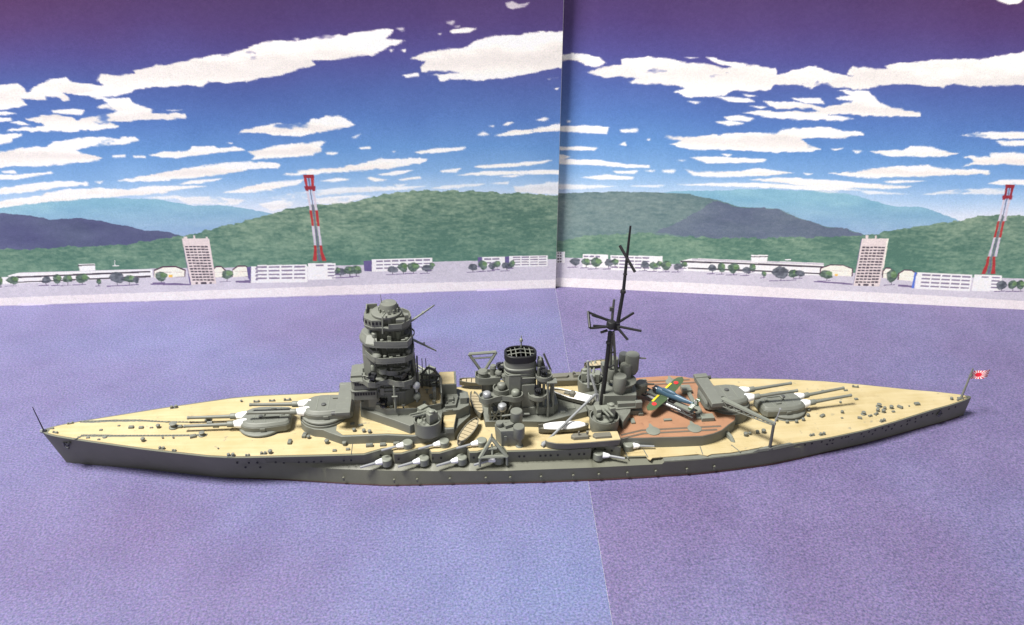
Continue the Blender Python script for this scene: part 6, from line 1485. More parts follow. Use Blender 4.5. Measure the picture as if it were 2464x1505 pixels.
def twin_gun(x, y, z, rz, name='high_angle_gun'):
    b = B(); b.lathe((0, 0, 0), [(2.6, 0), (2.6, .5), (1.4, .8), (1.2, 1.6)], 20); b.box((-1.9, .3, 2.2), (1.5, 2.6, 2.6)); b.box((1.9, .3, 2.2), (1.6, 2.8, 2.6)); b.box((0, .9, 2.4), (2.6, 1.8, 1.2))
    t = part(b, name, GREY2, loc=(x, y, z), rot=(0, 0, rz), bevel=.15); t.scale = (1.18, 1.18, 1.3)
    for s in (-1, 1):
        d = B(); d.tube((s * .55, .4, 2.6), (s * .55, -1.6, 3.1), .5, .42, 10).tube((s * .55, -1.6, 3.1), (s * .55, -5.0, 3.9), .3, .24, 10); d.build('gun_barrel', GREY2, t)
    d = B(); d.lathe((-1.9, -1.1, 2.0), [(.7, -.4), (.75, 0), (.5, .5)], 12); d.lathe((1.9, .2, 3.5), [(.8, 0), (.8, .5), (.4, .7)], 12); d.build('sight_hood', GREY2, t)
    return t
twin_gun(-34.4, -11.8, 16.6, -.9); twin_gun(-34.4, 11.8, 16.6, math.pi + .9)
def tub(x, y, r, z0, z1):
    b = B(); b.lathe((x, y, z0), [(r * .92, 0), (r, (z1 - z0) * .5), (r, z1 - z0 - 1.3)], 32); b.wall(circ(x, y, r, 0, 360, 32), z1 - 1.35, z1, .35); return part(b, 'gun_tub', GREY)
tub(21.6, -11.4, 4.7, 10.2, 15.2); twin_gun(21.6, -11.2, 13.9, .12)
tub(21.3, 10.6, 4.4, 10.2, 15.4); twin_gun(21.3, 10.4, 14.0, math.pi - .3)
def casemate(x, y, z, rz, white=True):
    b = B(); b.lathe((0, 0, -.2), [(1.7, 0), (1.7, 2.2), (1.4, 2.45)], 20); 
    t = part(b, 'casemate_gun', GREY2, loc=(x, y, z), rot=(0, 0, rz), bevel=.08)
    d = B(); d.lathe((0, 0, 1.3), [(.95, 1.3), (1.0, 1.8), (.8, 2.4), (.74, 2.9), (.5, 3.5)], 12, M=Matrix.Rotation(math.pi / 2, 3, 'Y')); d.build('blast_bag', WHITE, t)
    d = B(); d.tube((3.2, 0, 1.3), (8.2, 0, 1.05), .42, .36, 10); d.build('gun_barrel', SILVER, t)
for x in (-47.6, -36.2, -24.6, -13.2): casemate(x + .4, -yd0(x) + .75, 6.1, math.pi + .30)
for x, y in ((-40.6, -15.6), (-29.4, -15.9), (-17.8, -16.6)): casemate(x, y, 10.1, math.pi + .27)
casemate(18.2, -yd0(18) + .75, 6.1, -.30); casemate(28.4, -17.8, 6.4, -.08)
# ---------------------------------------------------------------- funnel group
def oval(cx, cy, a, c, n=36, e=2.6):
    r = []
    for i in range(n):
        t = 2 * math.pi * i / n; ct, sn = math.cos(t), math.sin(t)
        r.append((cx + a * math.copysign(abs(ct) ** (2 / e), ct), cy + c * math.copysign(abs(sn) ** (2 / e), sn)))
    return r
b = B(); b.prism(mir([(-16.5, 0), (-16, -7.4), (-3, -8.4), (3, -9.2), (17.5, -4.5), (17.5, 0)]), 10.2, 12.6); b.prism(mir([(-11, 0), (-10.4, -5.0), (6, -5.4), (8, -3.4), (8, 0)]), 12.6, 15.4); FB = part(b, 'funnel_deckhouse', GREY, bevel=.14)
b = B(); b.box((12.4, -2.0, 12.8), (2.6, 2.4, .5)); b.box((9.4, -4.4, 12.75), (1.6, 1.4, .4)); b.build('deckhouse_hatch', GREY2, FB, bevel=.06)
b = B(); b.loft([[(x, y, z) for x, y in oval(-4.2, 0, a, c)] for z, a, c in ((14, 5.7, 4.3), (20, 5.3, 4.0), (28.2, 5.0, 3.8), (28.4, 5.35, 4.1), (28.9, 5.35, 4.1), (29.1, 4.95, 3.75), (31.6, 4.9, 3.7))]); FUN = part(b, 'funnel', GREY, bevel=.05)
for z in (26.2, 27.0):
    b = B(); b.loft([[(x, y, zz) for x, y in oval(-4.2, 0, a, c)] for zz, a, c in ((z, 5.0, 3.82), (z + .05, 5.25, 4.0), (z + .3, 5.25, 4.0), (z + .35, 5.0, 3.82))]); b.build('funnel_band', GREY2, FUN)
b = B(); o1 = oval(-4.2, 0, 5.15, 3.95); o2 = oval(-4.2, 0, 4.5, 3.3)
b.loft([[(x, y, z) for x, y in pl] for pl, z in ((oval(-4.2, 0, 4.92, 3.72), 31.0), (o1, 31.3), (o1, 33.3), (oval(-4.2, 0, 4.9, 3.7), 33.6), (o2, 33.5), (o2, 31.8))]); b.build('funnel_cap', BLACK, FUN)
b = B(); b.prism(oval(-4.2, 0, 4.5, 3.3), 31.5, 31.8); b.build('funnel_mouth', BLACK, FUN)
for y in (-1.15, 1.15):
    w_ = 4.5 * math.sqrt(1 - (y / 3.4) ** 2); b = B(); b.path([(-4.2 - w_, y, 33.1), (-4.2, y, 33.75), (-4.2 + w_, y, 33.1)], .17); b.build('funnel_grille', GREY, FUN)
for x in (-7.2, -5.7, -4.2, -2.7, -1.2):
    h_ = 3.3 * math.sqrt(1 - ((x + 4.2) / 4.6) ** 2); b = B(); b.path([(x, -h_, 33.1), (x, 0, 33.75), (x, h_, 33.1)], .3 if x == -4.2 else .16); b.build('funnel_grille', BLACK if x == -4.2 else GREY, FUN)
b = B(); b.box((-6.4, -4.2, 21), (3.8, .8, 12)); b.box((-2.0, -4.15, 19.5), (4.2, .9, 8.4)); b.box((-2.0, -4.2, 26.0), (4.2, .5, .4)); b.box((-6.4, -4.4, 27.4), (3.8, .5, .5)); b.build('funnel_casing', GREY, FUN, bevel=.1)
b = B()
for x, y, r, h in ((2.0, -1.6, .75, 31.2), (2.4, .4, .6, 30.4), (1.6, -3.0, .5, 29.0), (2.6, 2.0, .5, 28), (-9.8, -1.8, .5, 26), (-9.9, .4, .6, 27.4)): b.tube((x, y, 14), (x * .82, y, h), r, r * .9, 12)
b.box((1.9, -.8, 30.8), (1.0, 2.8, .7)); b.build('steam_pipe', GREY, FUN)
b = B(); b.tube((-3.6, 3.4, 33), (-3.5, 3.6, 37.2), .28, .14); b.lathe((-3.6, 3.5, 35.6), [(.2, -.8), (.6, -.3), (.5, .4), (.2, .7)], 10); b.build('funnel_light', GREY2, FUN)
b = B(); b.path([(3.6, 2.2, 31), (5.8, 1.2, 25.6), (6.0, 0, 20)], .35); b.prism([(2.8, 1.4), (5.8, 1.2), (6.0, 1.7), (2.8, 2.0)], 20, 30, top=[(2.6, 1.4), (3.2, 1.3), (3.2, 1.7), (2.6, 1.9)]); b.build('funnel_brace', DARK, FUN)
# machine gun sponsons beside the funnel
def sponson(x, y, r, z, foot, name='gun_sponson'):
    b = B(); pl = circ(x, y, r, -170, -10, 14) + [(x + r * .9, y + 2.6), (x - r * .9, y + 2.6)]
    b.prism([(x + (a - x) * .72, y + (c - y) * .72) for a, c in pl], z - 1.4, z - .4, top=pl); b.prism(pl, z - .4, z); b.wall(pl, z - .05, z + .9, .28); t = part(b, name, GREY)
    d = B(); d.tube((x, y - .6, foot), (x, y - .4, z - .8), .42, .5, 10); d.build('support_post', GREY2, t); return t
sponson(.9, -4.9, 3.1, 20.0, 13.5); sponson(3.0, -3.6, 2.7, 26.0, 14)
b = B()
for x, y, h in ((4.2, -6.8, 25.0), (6.2, -5.0, 25.4), (6.0, -2.0, 25.0)): b.tube((x, y, 10.3), (x - .3, y + .4, h), .42, .36, 8)
b.box((5.2, -5.6, 25.4), (3.2, 2.8, .4)); part(b, 'sponson_leg', GREY)
# searchlight tower on lattice legs
b = B(); b.prism(circ(-15.4, -5.8, 2.5, 90, 290, 12) + [(-12.6, -7.2), (-10.6, -6.6), (-8.8, -7.2)] + circ(-6.4, -5.4, 2.6, -110, 80, 12) + [(-8.8, -3.4), (-12.6, -3.0)], 19.5, 20.4); SLT = part(b, 'searchlight_tower', GREY, bevel=.08)
b = B(); b.wall(circ(-15.4, -5.8, 2.5, 90, 290, 12) + [(-12.6, -7.2), (-10.6, -6.6), (-8.8, -7.2)] + circ(-6.4, -5.4, 2.6, -110, 80, 12), 20.3, 21.4, .3, closed=False); b.build('platform_bulwark', GREY, SLT)
b = B()
for x, y in ((-14.6, -7.0), (-7.6, -7.0), (-14.6, -3.6), (-7.6, -3.6), (-11.0, -7.1)): b.tube((x, y, 10.3), (x * .98, y + .3, 19.7), .34, n=8)
for a, c in (((-14.6, -7, 10.6), (-11, -7.1, 18)), ((-11, -7.1, 10.6), (-14.6, -7, 18)), ((-7.6, -7, 10.6), (-11, -7.1, 18)), ((-11, -7.1, 10.6), (-7.6, -7, 18)), ((-14.6, -7, 14.3), (-7.6, -7, 14.3)), ((-14.6, -3.6, 10.6), (-7.6, -3.6, 18)), ((-7.6, -3.6, 10.6), (-14.6, -3.6, 18))): b.tube(a, c, .26, n=6)
b.build('lattice_leg', GREY, SLT)
def searchlight(x, y, z, mat=GREY2, r=1.35):
    b = B(); b.lathe((x, y, z), [(r * .7, 0), (r * .7, .5), (r, .8), (r, 1.8), (r * .8, 2.2), (r * .45, 2.4)], 18); b.build('searchlight', mat, SLT)
searchlight(-15.3, -5.9, 20.4, SILVER); searchlight(-6.2, -5.6, 20.4); 
b = B(); b.lathe((-10.6, -7.8, 16.9), [(.5, -.6), (1.2, 0), (1.5, 1.0), (1.3, 2.0), (.5, 2.5)], 16); b.build('searchlight', SILVER, SLT)
b = B(); b.prism(circ(-10.4, -2.6, 2.8, 0, 360, 24), 20.6, 21.4); b.wall(circ(-10.4, -2.6, 2.8, 0, 360, 24), 21.3, 22.2, .3); b.tube((-10.4, -2.6, 14), (-10.4, -2.6, 20.7), 1.2, n=14); b.box((-12, -.6, 17), (5, 3.6, 4)); b.build('upper_platform', GREY, SLT)
searchlight(-10.4, -2.7, 21.4, GREY, 1.4)
# far side gun platform
b = B(); b.prism([(-18.6, 1.2), (-17.6, -.4), (-15.8, -.9), (-10.6, -.6), (-10.4, 4.6), (-16.4, 5.2), (-18.4, 3.8)], 22.0, 23.4); b.wall([(-18.6, 1.2), (-17.6, -.4), (-15.8, -.9), (-10.6, -.6), (-10.4, 4.6), (-16.4, 5.2), (-18.4, 3.8)], 23.3, 24.5, .3); b.tube((-14.5, 2, 10.3), (-14.5, 2, 22.2), 1.6, 2.2, 14); FG = part(b, 'far_gun_platform', GREY)
for x, y, r, h in ((-16.0, 2.2, 1.5, 2.4), (-12.6, 3.4, 1.0, 3.4), (-11.0, 1.0, 1.1, 2.6), (-9.6, 2.4, .8, 4.2), (-9.2, -.4, .9, 2.2)):
    d = B(); d.lathe((x, y, 23.4), [(r, 0), (r, h * .7), (r * 1.15, h * .75), (r * .9, h), (r * .3, h + .1)], 14); d.build('ready_locker', GREY, FG)
def tri_frame(name, a, bpt, c, r=.45, lab=None):
    t = B(); t.path([a, bpt], r, 6).path([bpt, c], r, 6).path([c, a], r, 6); return part(t, name, GREY2, label=lab)
tri_frame('boat_crane', (-20.2, 6.4, 29.6), (-11.4, 6.0, 30.2), (-15.8, 5.6, 22.6), .5)
b = B(); b.tube((-19, 6.2, 28.0), (-12, 6.0, 28.3), .3); part(b, 'crane_stay', GREY2)
# crane house with drums on the near side
b = B(); b.prism([(-13.2, -11.4), (-11.6, -14.6), (-6.8, -14.8), (-5.4, -12.4), (-5.8, -9.4), (-12.2, -9.2)], 10.3, 15.2, top=[(-13.6, -11.4), (-12, -15.0), (-6.4, -15.2), (-5.0, -12.4), (-5.6, -9.2), (-12.6, -9)]); b.prism([(-13.6, -11.4), (-12, -15.0), (-6.4, -15.2), (-5.0, -12.4), (-5.6, -9.2), (-12.6, -9)], 15.2, 16.3); CH = part(b, 'crane_house', GREY, bevel=.1, loc=(0, -3.3, 0))
for x, y, z, r, h in ((-12.2, -12.2, 16.3, 1.2, 1.4), (-6.8, -11.0, 16.3, 1.9, 4.6), (-6.4, -14.6, 13.2, 1.8, 4.4)):
    d = B(); d.lathe((x, y, z), [(r * .8, 0), (r, .6), (r, h - .25), (r * .9, h)], 22); d.build('director_drum', GREY, CH)
d = B(); d.tube((-11.4, -11.2, 19.2), (-8.2, -11.0, 19.4), .32).tube((-5.4, -11.0, 19.4), (-2.8, -10.8, 19.2), .36); d.box((-9.4, -12.8, 16.9), (2.8, 1.6, .9), rz=.4); d.build('director_arm', GREY, CH)
d = B(); d.tube((-6.2, -14.9, 10.3), (-6.2, -14.9, 13.6), .7, n=12).lathe((-6.2, -14.9, 10.3), [(1.3, 0), (1.2, .25), (.7, .4)], 16); d.box((-10.6, -15.2, 13.6), (.8, .3, 1.6)); d.build('drum_pillar', GREY, CH)
# triangular boat davit on the hull side
dv = B(); fl_, fr_, ap = (-18.8, -22.0, 8.6), (-10.4, -22.0, 8.4), (-14.9, -19.6, 14.9)
dv.path([(fl_[0], fl_[1], 6.3), (fl_[0] + .1, fl_[1], 9.4)], .42, 6).path([(fr_[0], fr_[1], 6.3), (fr_[0] - .1, fr_[1], 9.4)], .42, 6)
dv.path([(fl_[0], fl_[1], 9.2), ap], .62, 6).path([(fr_[0], fr_[1], 9.2), ap], .62, 6).path([(fl_[0] + .2, fl_[1] + .1, 9.6), (fr_[0] - .2, fr_[1] + .1, 9.5)], .55, 6).tube((ap[0], ap[1], ap[2]), (ap[0], ap[1], ap[2] + 1.6), .4, .2)
dv.path([(-16.4, -20.8, 11.8), (-13.4, -20.8, 11.8)], .4, 6).path([(-14.9, -21.6, 9.8), (-14.9, -20.2, 13)], .35, 6)
part(dv, 'boat_davit', GREY2)
# long derrick boom
b = B(); b.tube((.8, -19.4, 10.9), (19.6, -4.4, 18.6), .42, .42, 10); b.tube((.6, -19.6, 10.8), (2.0, -18.4, 11.4), .6, .6, 10); b.path([(19.6, -4.4, 18.6), (20.6, -3.8, 18.2), (20.6, -4.6, 16.2)], .5); b.lathe((1.2, -18.6, 11.2), [(.3, -.5), (.7, 0), (.3, .5)], 10); part(b, 'derrick_boom', SILVER)
# ---------------------------------------------------------------- main mast and after control tower
b = B(); b.prism(mir([(17, 0), (18, -5.0), (26, -7.4), (27.5, -12.6), (31, -7.4), (33.4, 0)]), 10.2, 13.4); b.prism(mir([(22, 0), (23, -3.6), (33.5, -4.2), (34.4, 0)]), 13.4, 17.6); ACT = part(b, 'after_control_house', GREY, bevel=.12)
b = B(); b.box((30.6, -4.4, 14.2), (6.6, 1.8, 2.4)); b.box((34.2, -4.9, 14.6), (2.2, 1.6, 2.2)); b.prism(mir([(25.6, 0), (26, -6.2), (34.6, -5.6), (35, 0)]), 13.3, 13.9); b.build('control_ledge', GREY, ACT, bevel=.1)
b = B(); b.lathe((30.0, 1.0, 17.6), [(3.2, 0), (3.4, 1.5), (4.4, 2.6), (4.4, 3.0)], 28); b.build('director_platform', GREY, ACT)
for x, y, z, r, h, m in ((28.2, -1.8, 18.6, 2.2, 5.2, GREY), (31.0, 2.4, 20.4, 1.9, 5.0, GREY), (26.4, 2.6, 20.4, 1.9, 3.6, GREY), (33.4, 4.2, 22.2, 2.3, 6.0, GREY), (31.0, 6.2, 22.8, 1.6, 4.6, DARK), (27.4, 5.2, 21, 1.6, 5.4, GREY2)):
    d = B(); d.lathe((x, y, z), [(r * .75, -1.2), (r * .97, 0), (r, .4), (r, h - .3), (r * .92, h)], 24); d.build('director_drum', m, ACT)
d = B(); d.tube((35.4, 4.2, 26.6), (38.0, 4.0, 26.4), .28).tube((25.0, 5.0, 24), (23.2, 5.2, 24.8), .4); d.box((24.4, 4.2, 23.6), (2.2, 3, 3)); d.box((29.5, 3.5, 21), (6.4, 4, 3.4)); d.build('director_arm', GREY, ACT)
d = B(); d.lathe((37.4, 4.6, 14.2), [(1.6, -1), (2.1, 0), (2.1, 2.2), (1.7, 2.7)], 20); d.box((35.5, 4.2, 14.0), (3.2, 3.6, 2.6)); d.tube((39, 4.4, 16.2), (41.6, 4.0, 16.2), .3); d.build('aft_director', GREY, ACT, bevel=.06)
d = B(); d.path([(19.6, 5.6, 15), (19.3, 6.4, 22.5), (19.0, 6.4, 25)], .45); d.path([(20.2, 5.6, 20), (22.0, 4.0, 14)], .5); d.build('far_davit', SILVER, ACT)
# mast proper
b = B(); b.tube((22.4, -2.2, 10.4), (23.6, -1.6, 30), .82, .74, 12); MAST = part(b, 'main_mast', BLACK)
d = B(); d.tube((23.6, -1.6, 29.8), (24.0, -1.2, 40.0), .74, .66, 12); d.lathe((23.7, -1.5, 36.2), [(.8, -.4), (.95, 0), (.8, .4)], 12); d.build('mast_head', BLACK, MAST)
for p0, p1, m in (((28.0, 1.6, 19), (25.2, -.6, 39.6), GREY), ((26.2, 3.2, 18), (24.8, -.4, 38.5), GREY)):
    d = B(); d.tube(p0, p1, .52, .42, 10); d.build('mast_strut', m, MAST)
d = B(); d.tube((24.0, -1.4, 32.2), (26.6, .6, 31.4), .3); d.tube((23.5, -1.6, 26.6), (27.0, 1.0, 26.4), .3); d.box((24.2, -1.2, 16.2), (2.6, 2.6, 1.2)); d.build('mast_brace', DARK, MAST)
d = B(); d.lathe((24.3, -.9, 41.4), [(.9, -.6), (1.6, 0), (1.6, 1.4), (1.3, 2.0), (.4, 2.2)], 16); d.box((26.0, -.8, 41.6), (1.9, 1.5, 2.6)); d.build('mast_top', BLACK, MAST, bevel=.08)
arms = [((25.8, -1.4, 42), (17.2, -2.2, 42.0)), ((25.0, .8, 42.2), (17.3, 2.6, 45.2)), ((17.2, -2.2, 42.2), (17.4, 2.6, 45.4)), ((26.0, 0, 42), (32.4, 3.8, 43.6)), ((26.0, -1.2, 41.8), (33.4, -3.6, 41.0)), ((26.0, -1.4, 41.6), (29.0, -4.6, 38.6)), ((24.2, 1.2, 42.6), (18.4, 1.2, 44.8)), ((23.2, -1, 41.6), (18.4, -1.8, 42.6)), ((23, -1.5, 40.6), (20.8, -2.0, 40.2))]
for a, c in arms:
    d = B(); d.tube(a, c, .46, .40, 8); d.build('mast_arm', BLACK, MAST)
d = B(); d.tube((24.9, 1.2, 42.6), (25.2, 1.6, 49.8), .5, .38, 8); d.box((24.6, 1.3, 46.6), (1.3, .8, 1.3)); d.build('mast_post', DARK, MAST)
d = B(); d.tube((26.4, -.6, 42.6), (27.6, .2, 53.6), .62, .56, 10).tube((27.6, .2, 53.2), (28.1, 1.0, 64), .54, .48, 10).tube((28.1, 1.0, 64), (28.6, 1.6, 74.2), .46, .32, 10); d.lathe((27.5, .2, 53.0), [(.6, -.6), (.9, -.2), (.8, .5), (.5, .9)], 12); d.tube((27.4, .2, 53.2), (28.3, 0, 53.4), .6); d.lathe((27.85, .6, 58.8), [(.5, -.4), (.68, 0), (.5, .4)], 10); d.build('topmast', BLACK, MAST)
d = B(); d.tube((26.2, 3.4, 67.2), (30.2, -2.0, 60.6), .46, .44, 8); d.build('mast_yard', BLACK, MAST)
# ---------------------------------------------------------------- flight deck
FDz = 10.32
fd = [(25.6, -12.8), (25.9, -17.0), (33, -17.5), (44, -18.0), (52, -18.2), (56, -17.2), (59.3, -15.6), (62.4, -12.9), (65.4, -10.6), (66.2, -8.8), (58.6, 0)]
flat_half = fd[:-1]
poly = flat_half + [(x, -y) for x, y in flat_half[::-1]]
b = B(); b.prism(poly, 6.3, FDz - .12); FD = part(b, 'flight_deck', GREY, bevel=.06)
b = B(); c0 = np.array((45.5, 0)); b.prism([tuple(c0 + (np.array(q) - c0) * .992) for q in poly], FDz - .14, FDz); b.build('linoleum', BROWN, FD)
for y in (-13.4, -15.2, 12.6, 14.6):
    for a, mat in ((0, RAILB), (.42, GREY)):
        b = B(); xr = 59.5 if abs(y) < 14 else 57.6
        if y < 0: b.path([(26.4, y - 1.9 - a, FDz + .1), (33.5, y - a, FDz + .1), (xr, y - a, FDz + .1)], .2 if a == 0 else .12, 6)
        else: b.path([(34, y + a, FDz + .1), (xr, y + a, FDz + .1)], .2 if a == 0 else .12, 6)
        b.build('plane_rail', mat, FD)
for x, y in ((37, -14.4), (50.6, -14.2), (38, 13.6), (51, 13.6)):
    b = B(); b.lathe((x, y, FDz), [(2.25, 0), (2.25, .26), (2.1, .32)], 28); b.prism([(x - 1.0, y + 1.8), (x + 1.0, y + 1.8), (x + .2, y + 4.2), (x - .3, y + 4.2)], FDz, FDz + .1); b.build('turntable', GREY2, FD)
for x, y, sx, sy in ((31.7, -8.6, 1.3, 2.6), (43.2, -9.0, 2.6, .9), (41.0, 15.6, 2.4, .6)):
    b = B(); b.box((x, y, FDz + .3), (sx, sy, .6)); b.build('deck_plate', GREY2, FD, bevel=.06)
b = B(); b.box((54.2, 7.6, FDz + .8), (3.2, 3.6, 1.6)); b.box((54.6, 2.2, FDz + .4), (1.4, 9, .8)); b.box((54.6, -4.8, FDz + .5), (2.0, 5.4, 1.0)); b.box((56.2, -9.4, FDz + .7), (4.2, 2.6, 1.4)); b.box((53.8, -7.4, FDz + .4), (1.4, 4.2, .7), rz=-.2); b.build('trolley_track', GREY2, FD, bevel=.1)
b = B(); b.box((33.6, -3.4, FDz + .9), (4.6, 3.2, 1.6), rz=-.1); b.box((35.2, -5.0, FDz + .5), (1.6, 1.4, 1.0)); b.box((29, -5.0, FDz + 1.6), (2.2, 6, 3.2)); b.build('winch_house', GREY, FD, bevel=.1)
b = B(); b.prism([(61.2, -13.2), (62.4, -13.6), (63.6, -16.8), (63.4, -17.6), (62.2, -17.0)], 6.5, 8.0, top=[(61.2, -12.6), (62.2, -12.8), (62.9, -15.6), (62.7, -16.2), (61.9, -15.8)]); b.build('flight_deck_bracket', GREY2, FD, bevel=.06)
# catapult : truss between two points
def catapult():
    p0, p1 = Vector((32.6, 12.2, 12.6)), Vector((51.8, -10.0, 12.6)); d = (p1 - p0); L_ = d.length; d.normalize(); n = Vector((-d.y, d.x, 0))
    b = B()
    for s in (-1.25, 1.25):
        for z in (0, 1.5): b.tube(p0 + n * s + Vector((0, 0, z - .4)), p1 + n * s + Vector((0, 0, z - .4)), .27, n=6)
        k = 12
        for i in range(k):
            a = p0 + d * (L_ * i / k) + n * s; c = p0 + d * (L_ * (i + 1) / k) + n * s
            b.tube(a + Vector((0, 0, -.4 if i % 2 else 1.1)), c + Vector((0, 0, 1.1 if i % 2 else -.4)), .16, n=5)
    for i in range(9):
        a = p0 + d * (L_ * (i + .3) / 9); b.tube(a - n * 1.25 + Vector((0, 0, -.4)), a + n * 1.25 + Vector((0, 0, -.4)), .18, n=5)
    t = part(b, 'catapult', DARK)
    e = B()
    for i in (0, 1, 2):
        a = p0 + d * (L_ * (.02 + .36 * i)); c = p0 + d * (L_ * (.28 + .35 * i)); m_ = (a + c) / 2 + Vector((0, 0, 1.25)); e.box(tuple(m_), ((c - a).length, 2.2, .18), rz=math.atan2(d.y, d.x))
    e.build('catapult_bed', GREY2, t)
    m_ = p0 + d * (L_ * .5); e = B(); e.lathe((m_.x, m_.y, FDz), [(2.4, 0), (2.4, .5), (1.5, .8), (1.4, 1.9)], 20); e.build('catapult_base', GREY, t)
    m_ = p0 + d * (L_ * .12); e = B(); e.lathe((m_.x + .5, m_.y + .5, 10.3), [(2.6, 0), (2.4, 1.9), (1.8, 2.2)], 20); e.build('catapult_foot', GREY, t)
catapult()
# aircraft crane aft
b = B(); b.tube((73.4, -21.2, 6.5), (73.6, -20.6, 15.4), .52, .46, 10); b.lathe((73.4, -21.2, 6.3), [(1.0, 0), (.9, .4), (.55, .6)], 12); CR = part(b, 'aircraft_crane', PBLUE if False else DARK)
def jib():
    p0, p1 = Vector((61.6, -8.6, 16.9)), Vector((74.0, -20.8, 15.3)); d = p1 - p0; L_ = d.length; d.normalize(); n = Vector((-d.y, d.x, 0)); b = B(); k = 11
    for i in range(k):
        f0, f1 = i / k, (i + 1) / k; h0, h1 = 1.5 * (1 - f0) + .5, 1.5 * (1 - f1) + .5; a, c = p0 + d * L_ * f0, p0 + d * L_ * f1
        for s in (-.75, .75):
            w0, w1 = s * (1.2 - .7 * f0), s * (1.2 - .7 * f1)
            b.tube(a + n * w0, c + n * w1, .22, n=6).tube(a + n * w0 - Vector((0, 0, h0)), c + n * w1 - Vector((0, 0, h1)), .2, n=6)
            b.tube(a + n * w0 - Vector((0, 0, h0 if i % 2 else 0)), c + n * w1 - Vector((0, 0, 0 if i % 2 else h1)), .15, n=5)
    t = b.build('crane_jib', GREY, CR)
    e = B(); e.prism([(-1, -.9), (L_ - .5, -.4), (L_ - .5, .4), (-1, .9)], -.1, .16); M = Matrix.Rotation(math.atan2(d.y, d.x), 3, 'Z')
    sl = d.z; e.v = [tuple(M @ Vector((x, y, 0)) + p0 + Vector((0, 0, z + .25 + sl * x))) for x, y, z in e.v]; e.build('jib_plate', GREY2, CR)
    e = B(); e.tube((73.6, -20.7, 15), (75.0, -20.2, 20.4), .2, .14); e.lathe((75.0, -20.2, 20.5), [(.2, -.3), (.42, 0), (.2, .3)], 8); e.build('crane_stay', SILVER, CR)
jib()
# ---------------------------------------------------------------- boats (things of their own)
def boat_rings(L_, beam, depth, tr=.35):
    rings = []
    for t in np.linspace(0, 1, 15):
        x = -L_ / 2 + L_ * t; w_ = beam / 2 * (math.sin(math.pi * min(max(t * .86 + .14 * (1 - tr), 0.0), 1)) ** .55) if t > .02 else beam / 2 * .25
        w_ = beam / 2 * max(.06, (1 - abs(2 * (1 - t) - 1) ** 2.6) ** .7) if t > .5 else beam / 2 * (tr + (1 - tr) * max(0, 1 - (1 - 2 * t) ** 2) ** .6)
        sh = depth * (1 + .18 * (2 * t - 1) ** 2)
        rings.append((x, w_, sh))
    return rings
def boat_hull(L_, beam, depth, tr=.35, floor=.55):
    R = boat_rings(L_, beam, depth, tr); b = B(); rr = []
    for x, w_, sh in R:
        wi = max(w_ - .3, w_ * .4); rr.append([(x, -w_ * .35, 0), (x, -w_ * .85, depth * .35), (x, -w_, sh), (x, -wi, sh), (x, -wi * .9, depth * floor), (x, wi * .9, depth * floor), (x, wi, sh), (x, w_, sh), (x, w_ * .85, depth * .35), (x, w_ * .35, 0)])
    return b.loft(rr), R
def cutter(loc, rz, label, L_=13.5, rx=0.0, n=7):
    t = empty('cutter', label, 'boat', loc, rz, 'open rowing cutters on the deck'); t.rotation_euler = (rx, 0, rz)
    b, R = boat_hull(L_, 3.7, 1.9); b.build('hull', DRAB, t)
    xs = [r[0] for r in R]; ws = [r[1] for r in R]
    f = B(); rr = [[(x, -max(w_ - .45, .05), 1.12), (x, max(w_ - .45, .05), 1.12), (x, max(w_ - .45, .05), 1.0), (x, -max(w_ - .45, .05), 1.0)] for x, w_, sh in R]; f.loft(rr); f.build('floor_boards', BOATW, t)
    for k in range(n):
        x = -L_ / 2 + L_ * (k + .9) / (n + .8); w_ = np.interp(x, xs, ws) - .25
        s = B(); s.box((x, 0, 1.62), (L_ / (n + .8) * .84, 2 * w_, .22)); s.build('thwart', BOATW, t)
    g = B()
    for x, w_, sh in R[:-1]: g.box((x, 0, .95), (.12, .2, .2))
    k = B(); k.box((0, 0, .1), (L_ * .8, .35, .5)); k.build('keel', DRAB, t)
    return t
cutter((-18.4, 3.0, 11.0), math.radians(-82), 'upright cutter just in front of the lattice searchlight tower, bow towards the near rail', rx=-.18)
cutter((-21.8, -11.6, 11.0), math.radians(62), 'cutter lying slantwise behind the gun tub, its near end at the casemate guns', rx=.12)
cutter((-16.5, 16.2, 11.4), math.radians(-6), 'cutter at the far rail between the pagoda mast and the funnel')
cutter((24.0, 14.6, 17.2), math.radians(12), 'cutter hanging high at the far rail behind the black main mast', L_=9, n=4)
def covered_boat(loc, rz, label, L_=16):
    t = empty('covered_boat', label, 'boat', loc, rz)
    b, R = boat_hull(L_, 4.0, 1.9, .5); b.build('hull', DRAB, t)
    c = B(); rr = []
    for x, w_, sh in R[1:-1]:
        w2 = max(w_ - .15, .1); q_ = max(.12, 1 - abs(2 * x / L_) ** 5); rr.append([(x * .96 + .2, w2 * math.cos(a), 1.7 + 1.35 * q_ * math.sin(a) ** .8) for a in np.linspace(0, math.pi, 9)] + [(x * .96 + .2, -w2, 1.3), (x * .96 + .2, w2, 1.3)])
    c.loft(rr); c.build('canvas_cover', WHITE, t, smooth=60); k = B(); k.box((0, 0, .05), (L_ * .8, .35, .5)); k.build('keel', DRAB, t); return t
covered_boat((8.6, -11.8, 10.5), 0.0, 'boat under a full white cover on the buff deck beside the derrick boom')
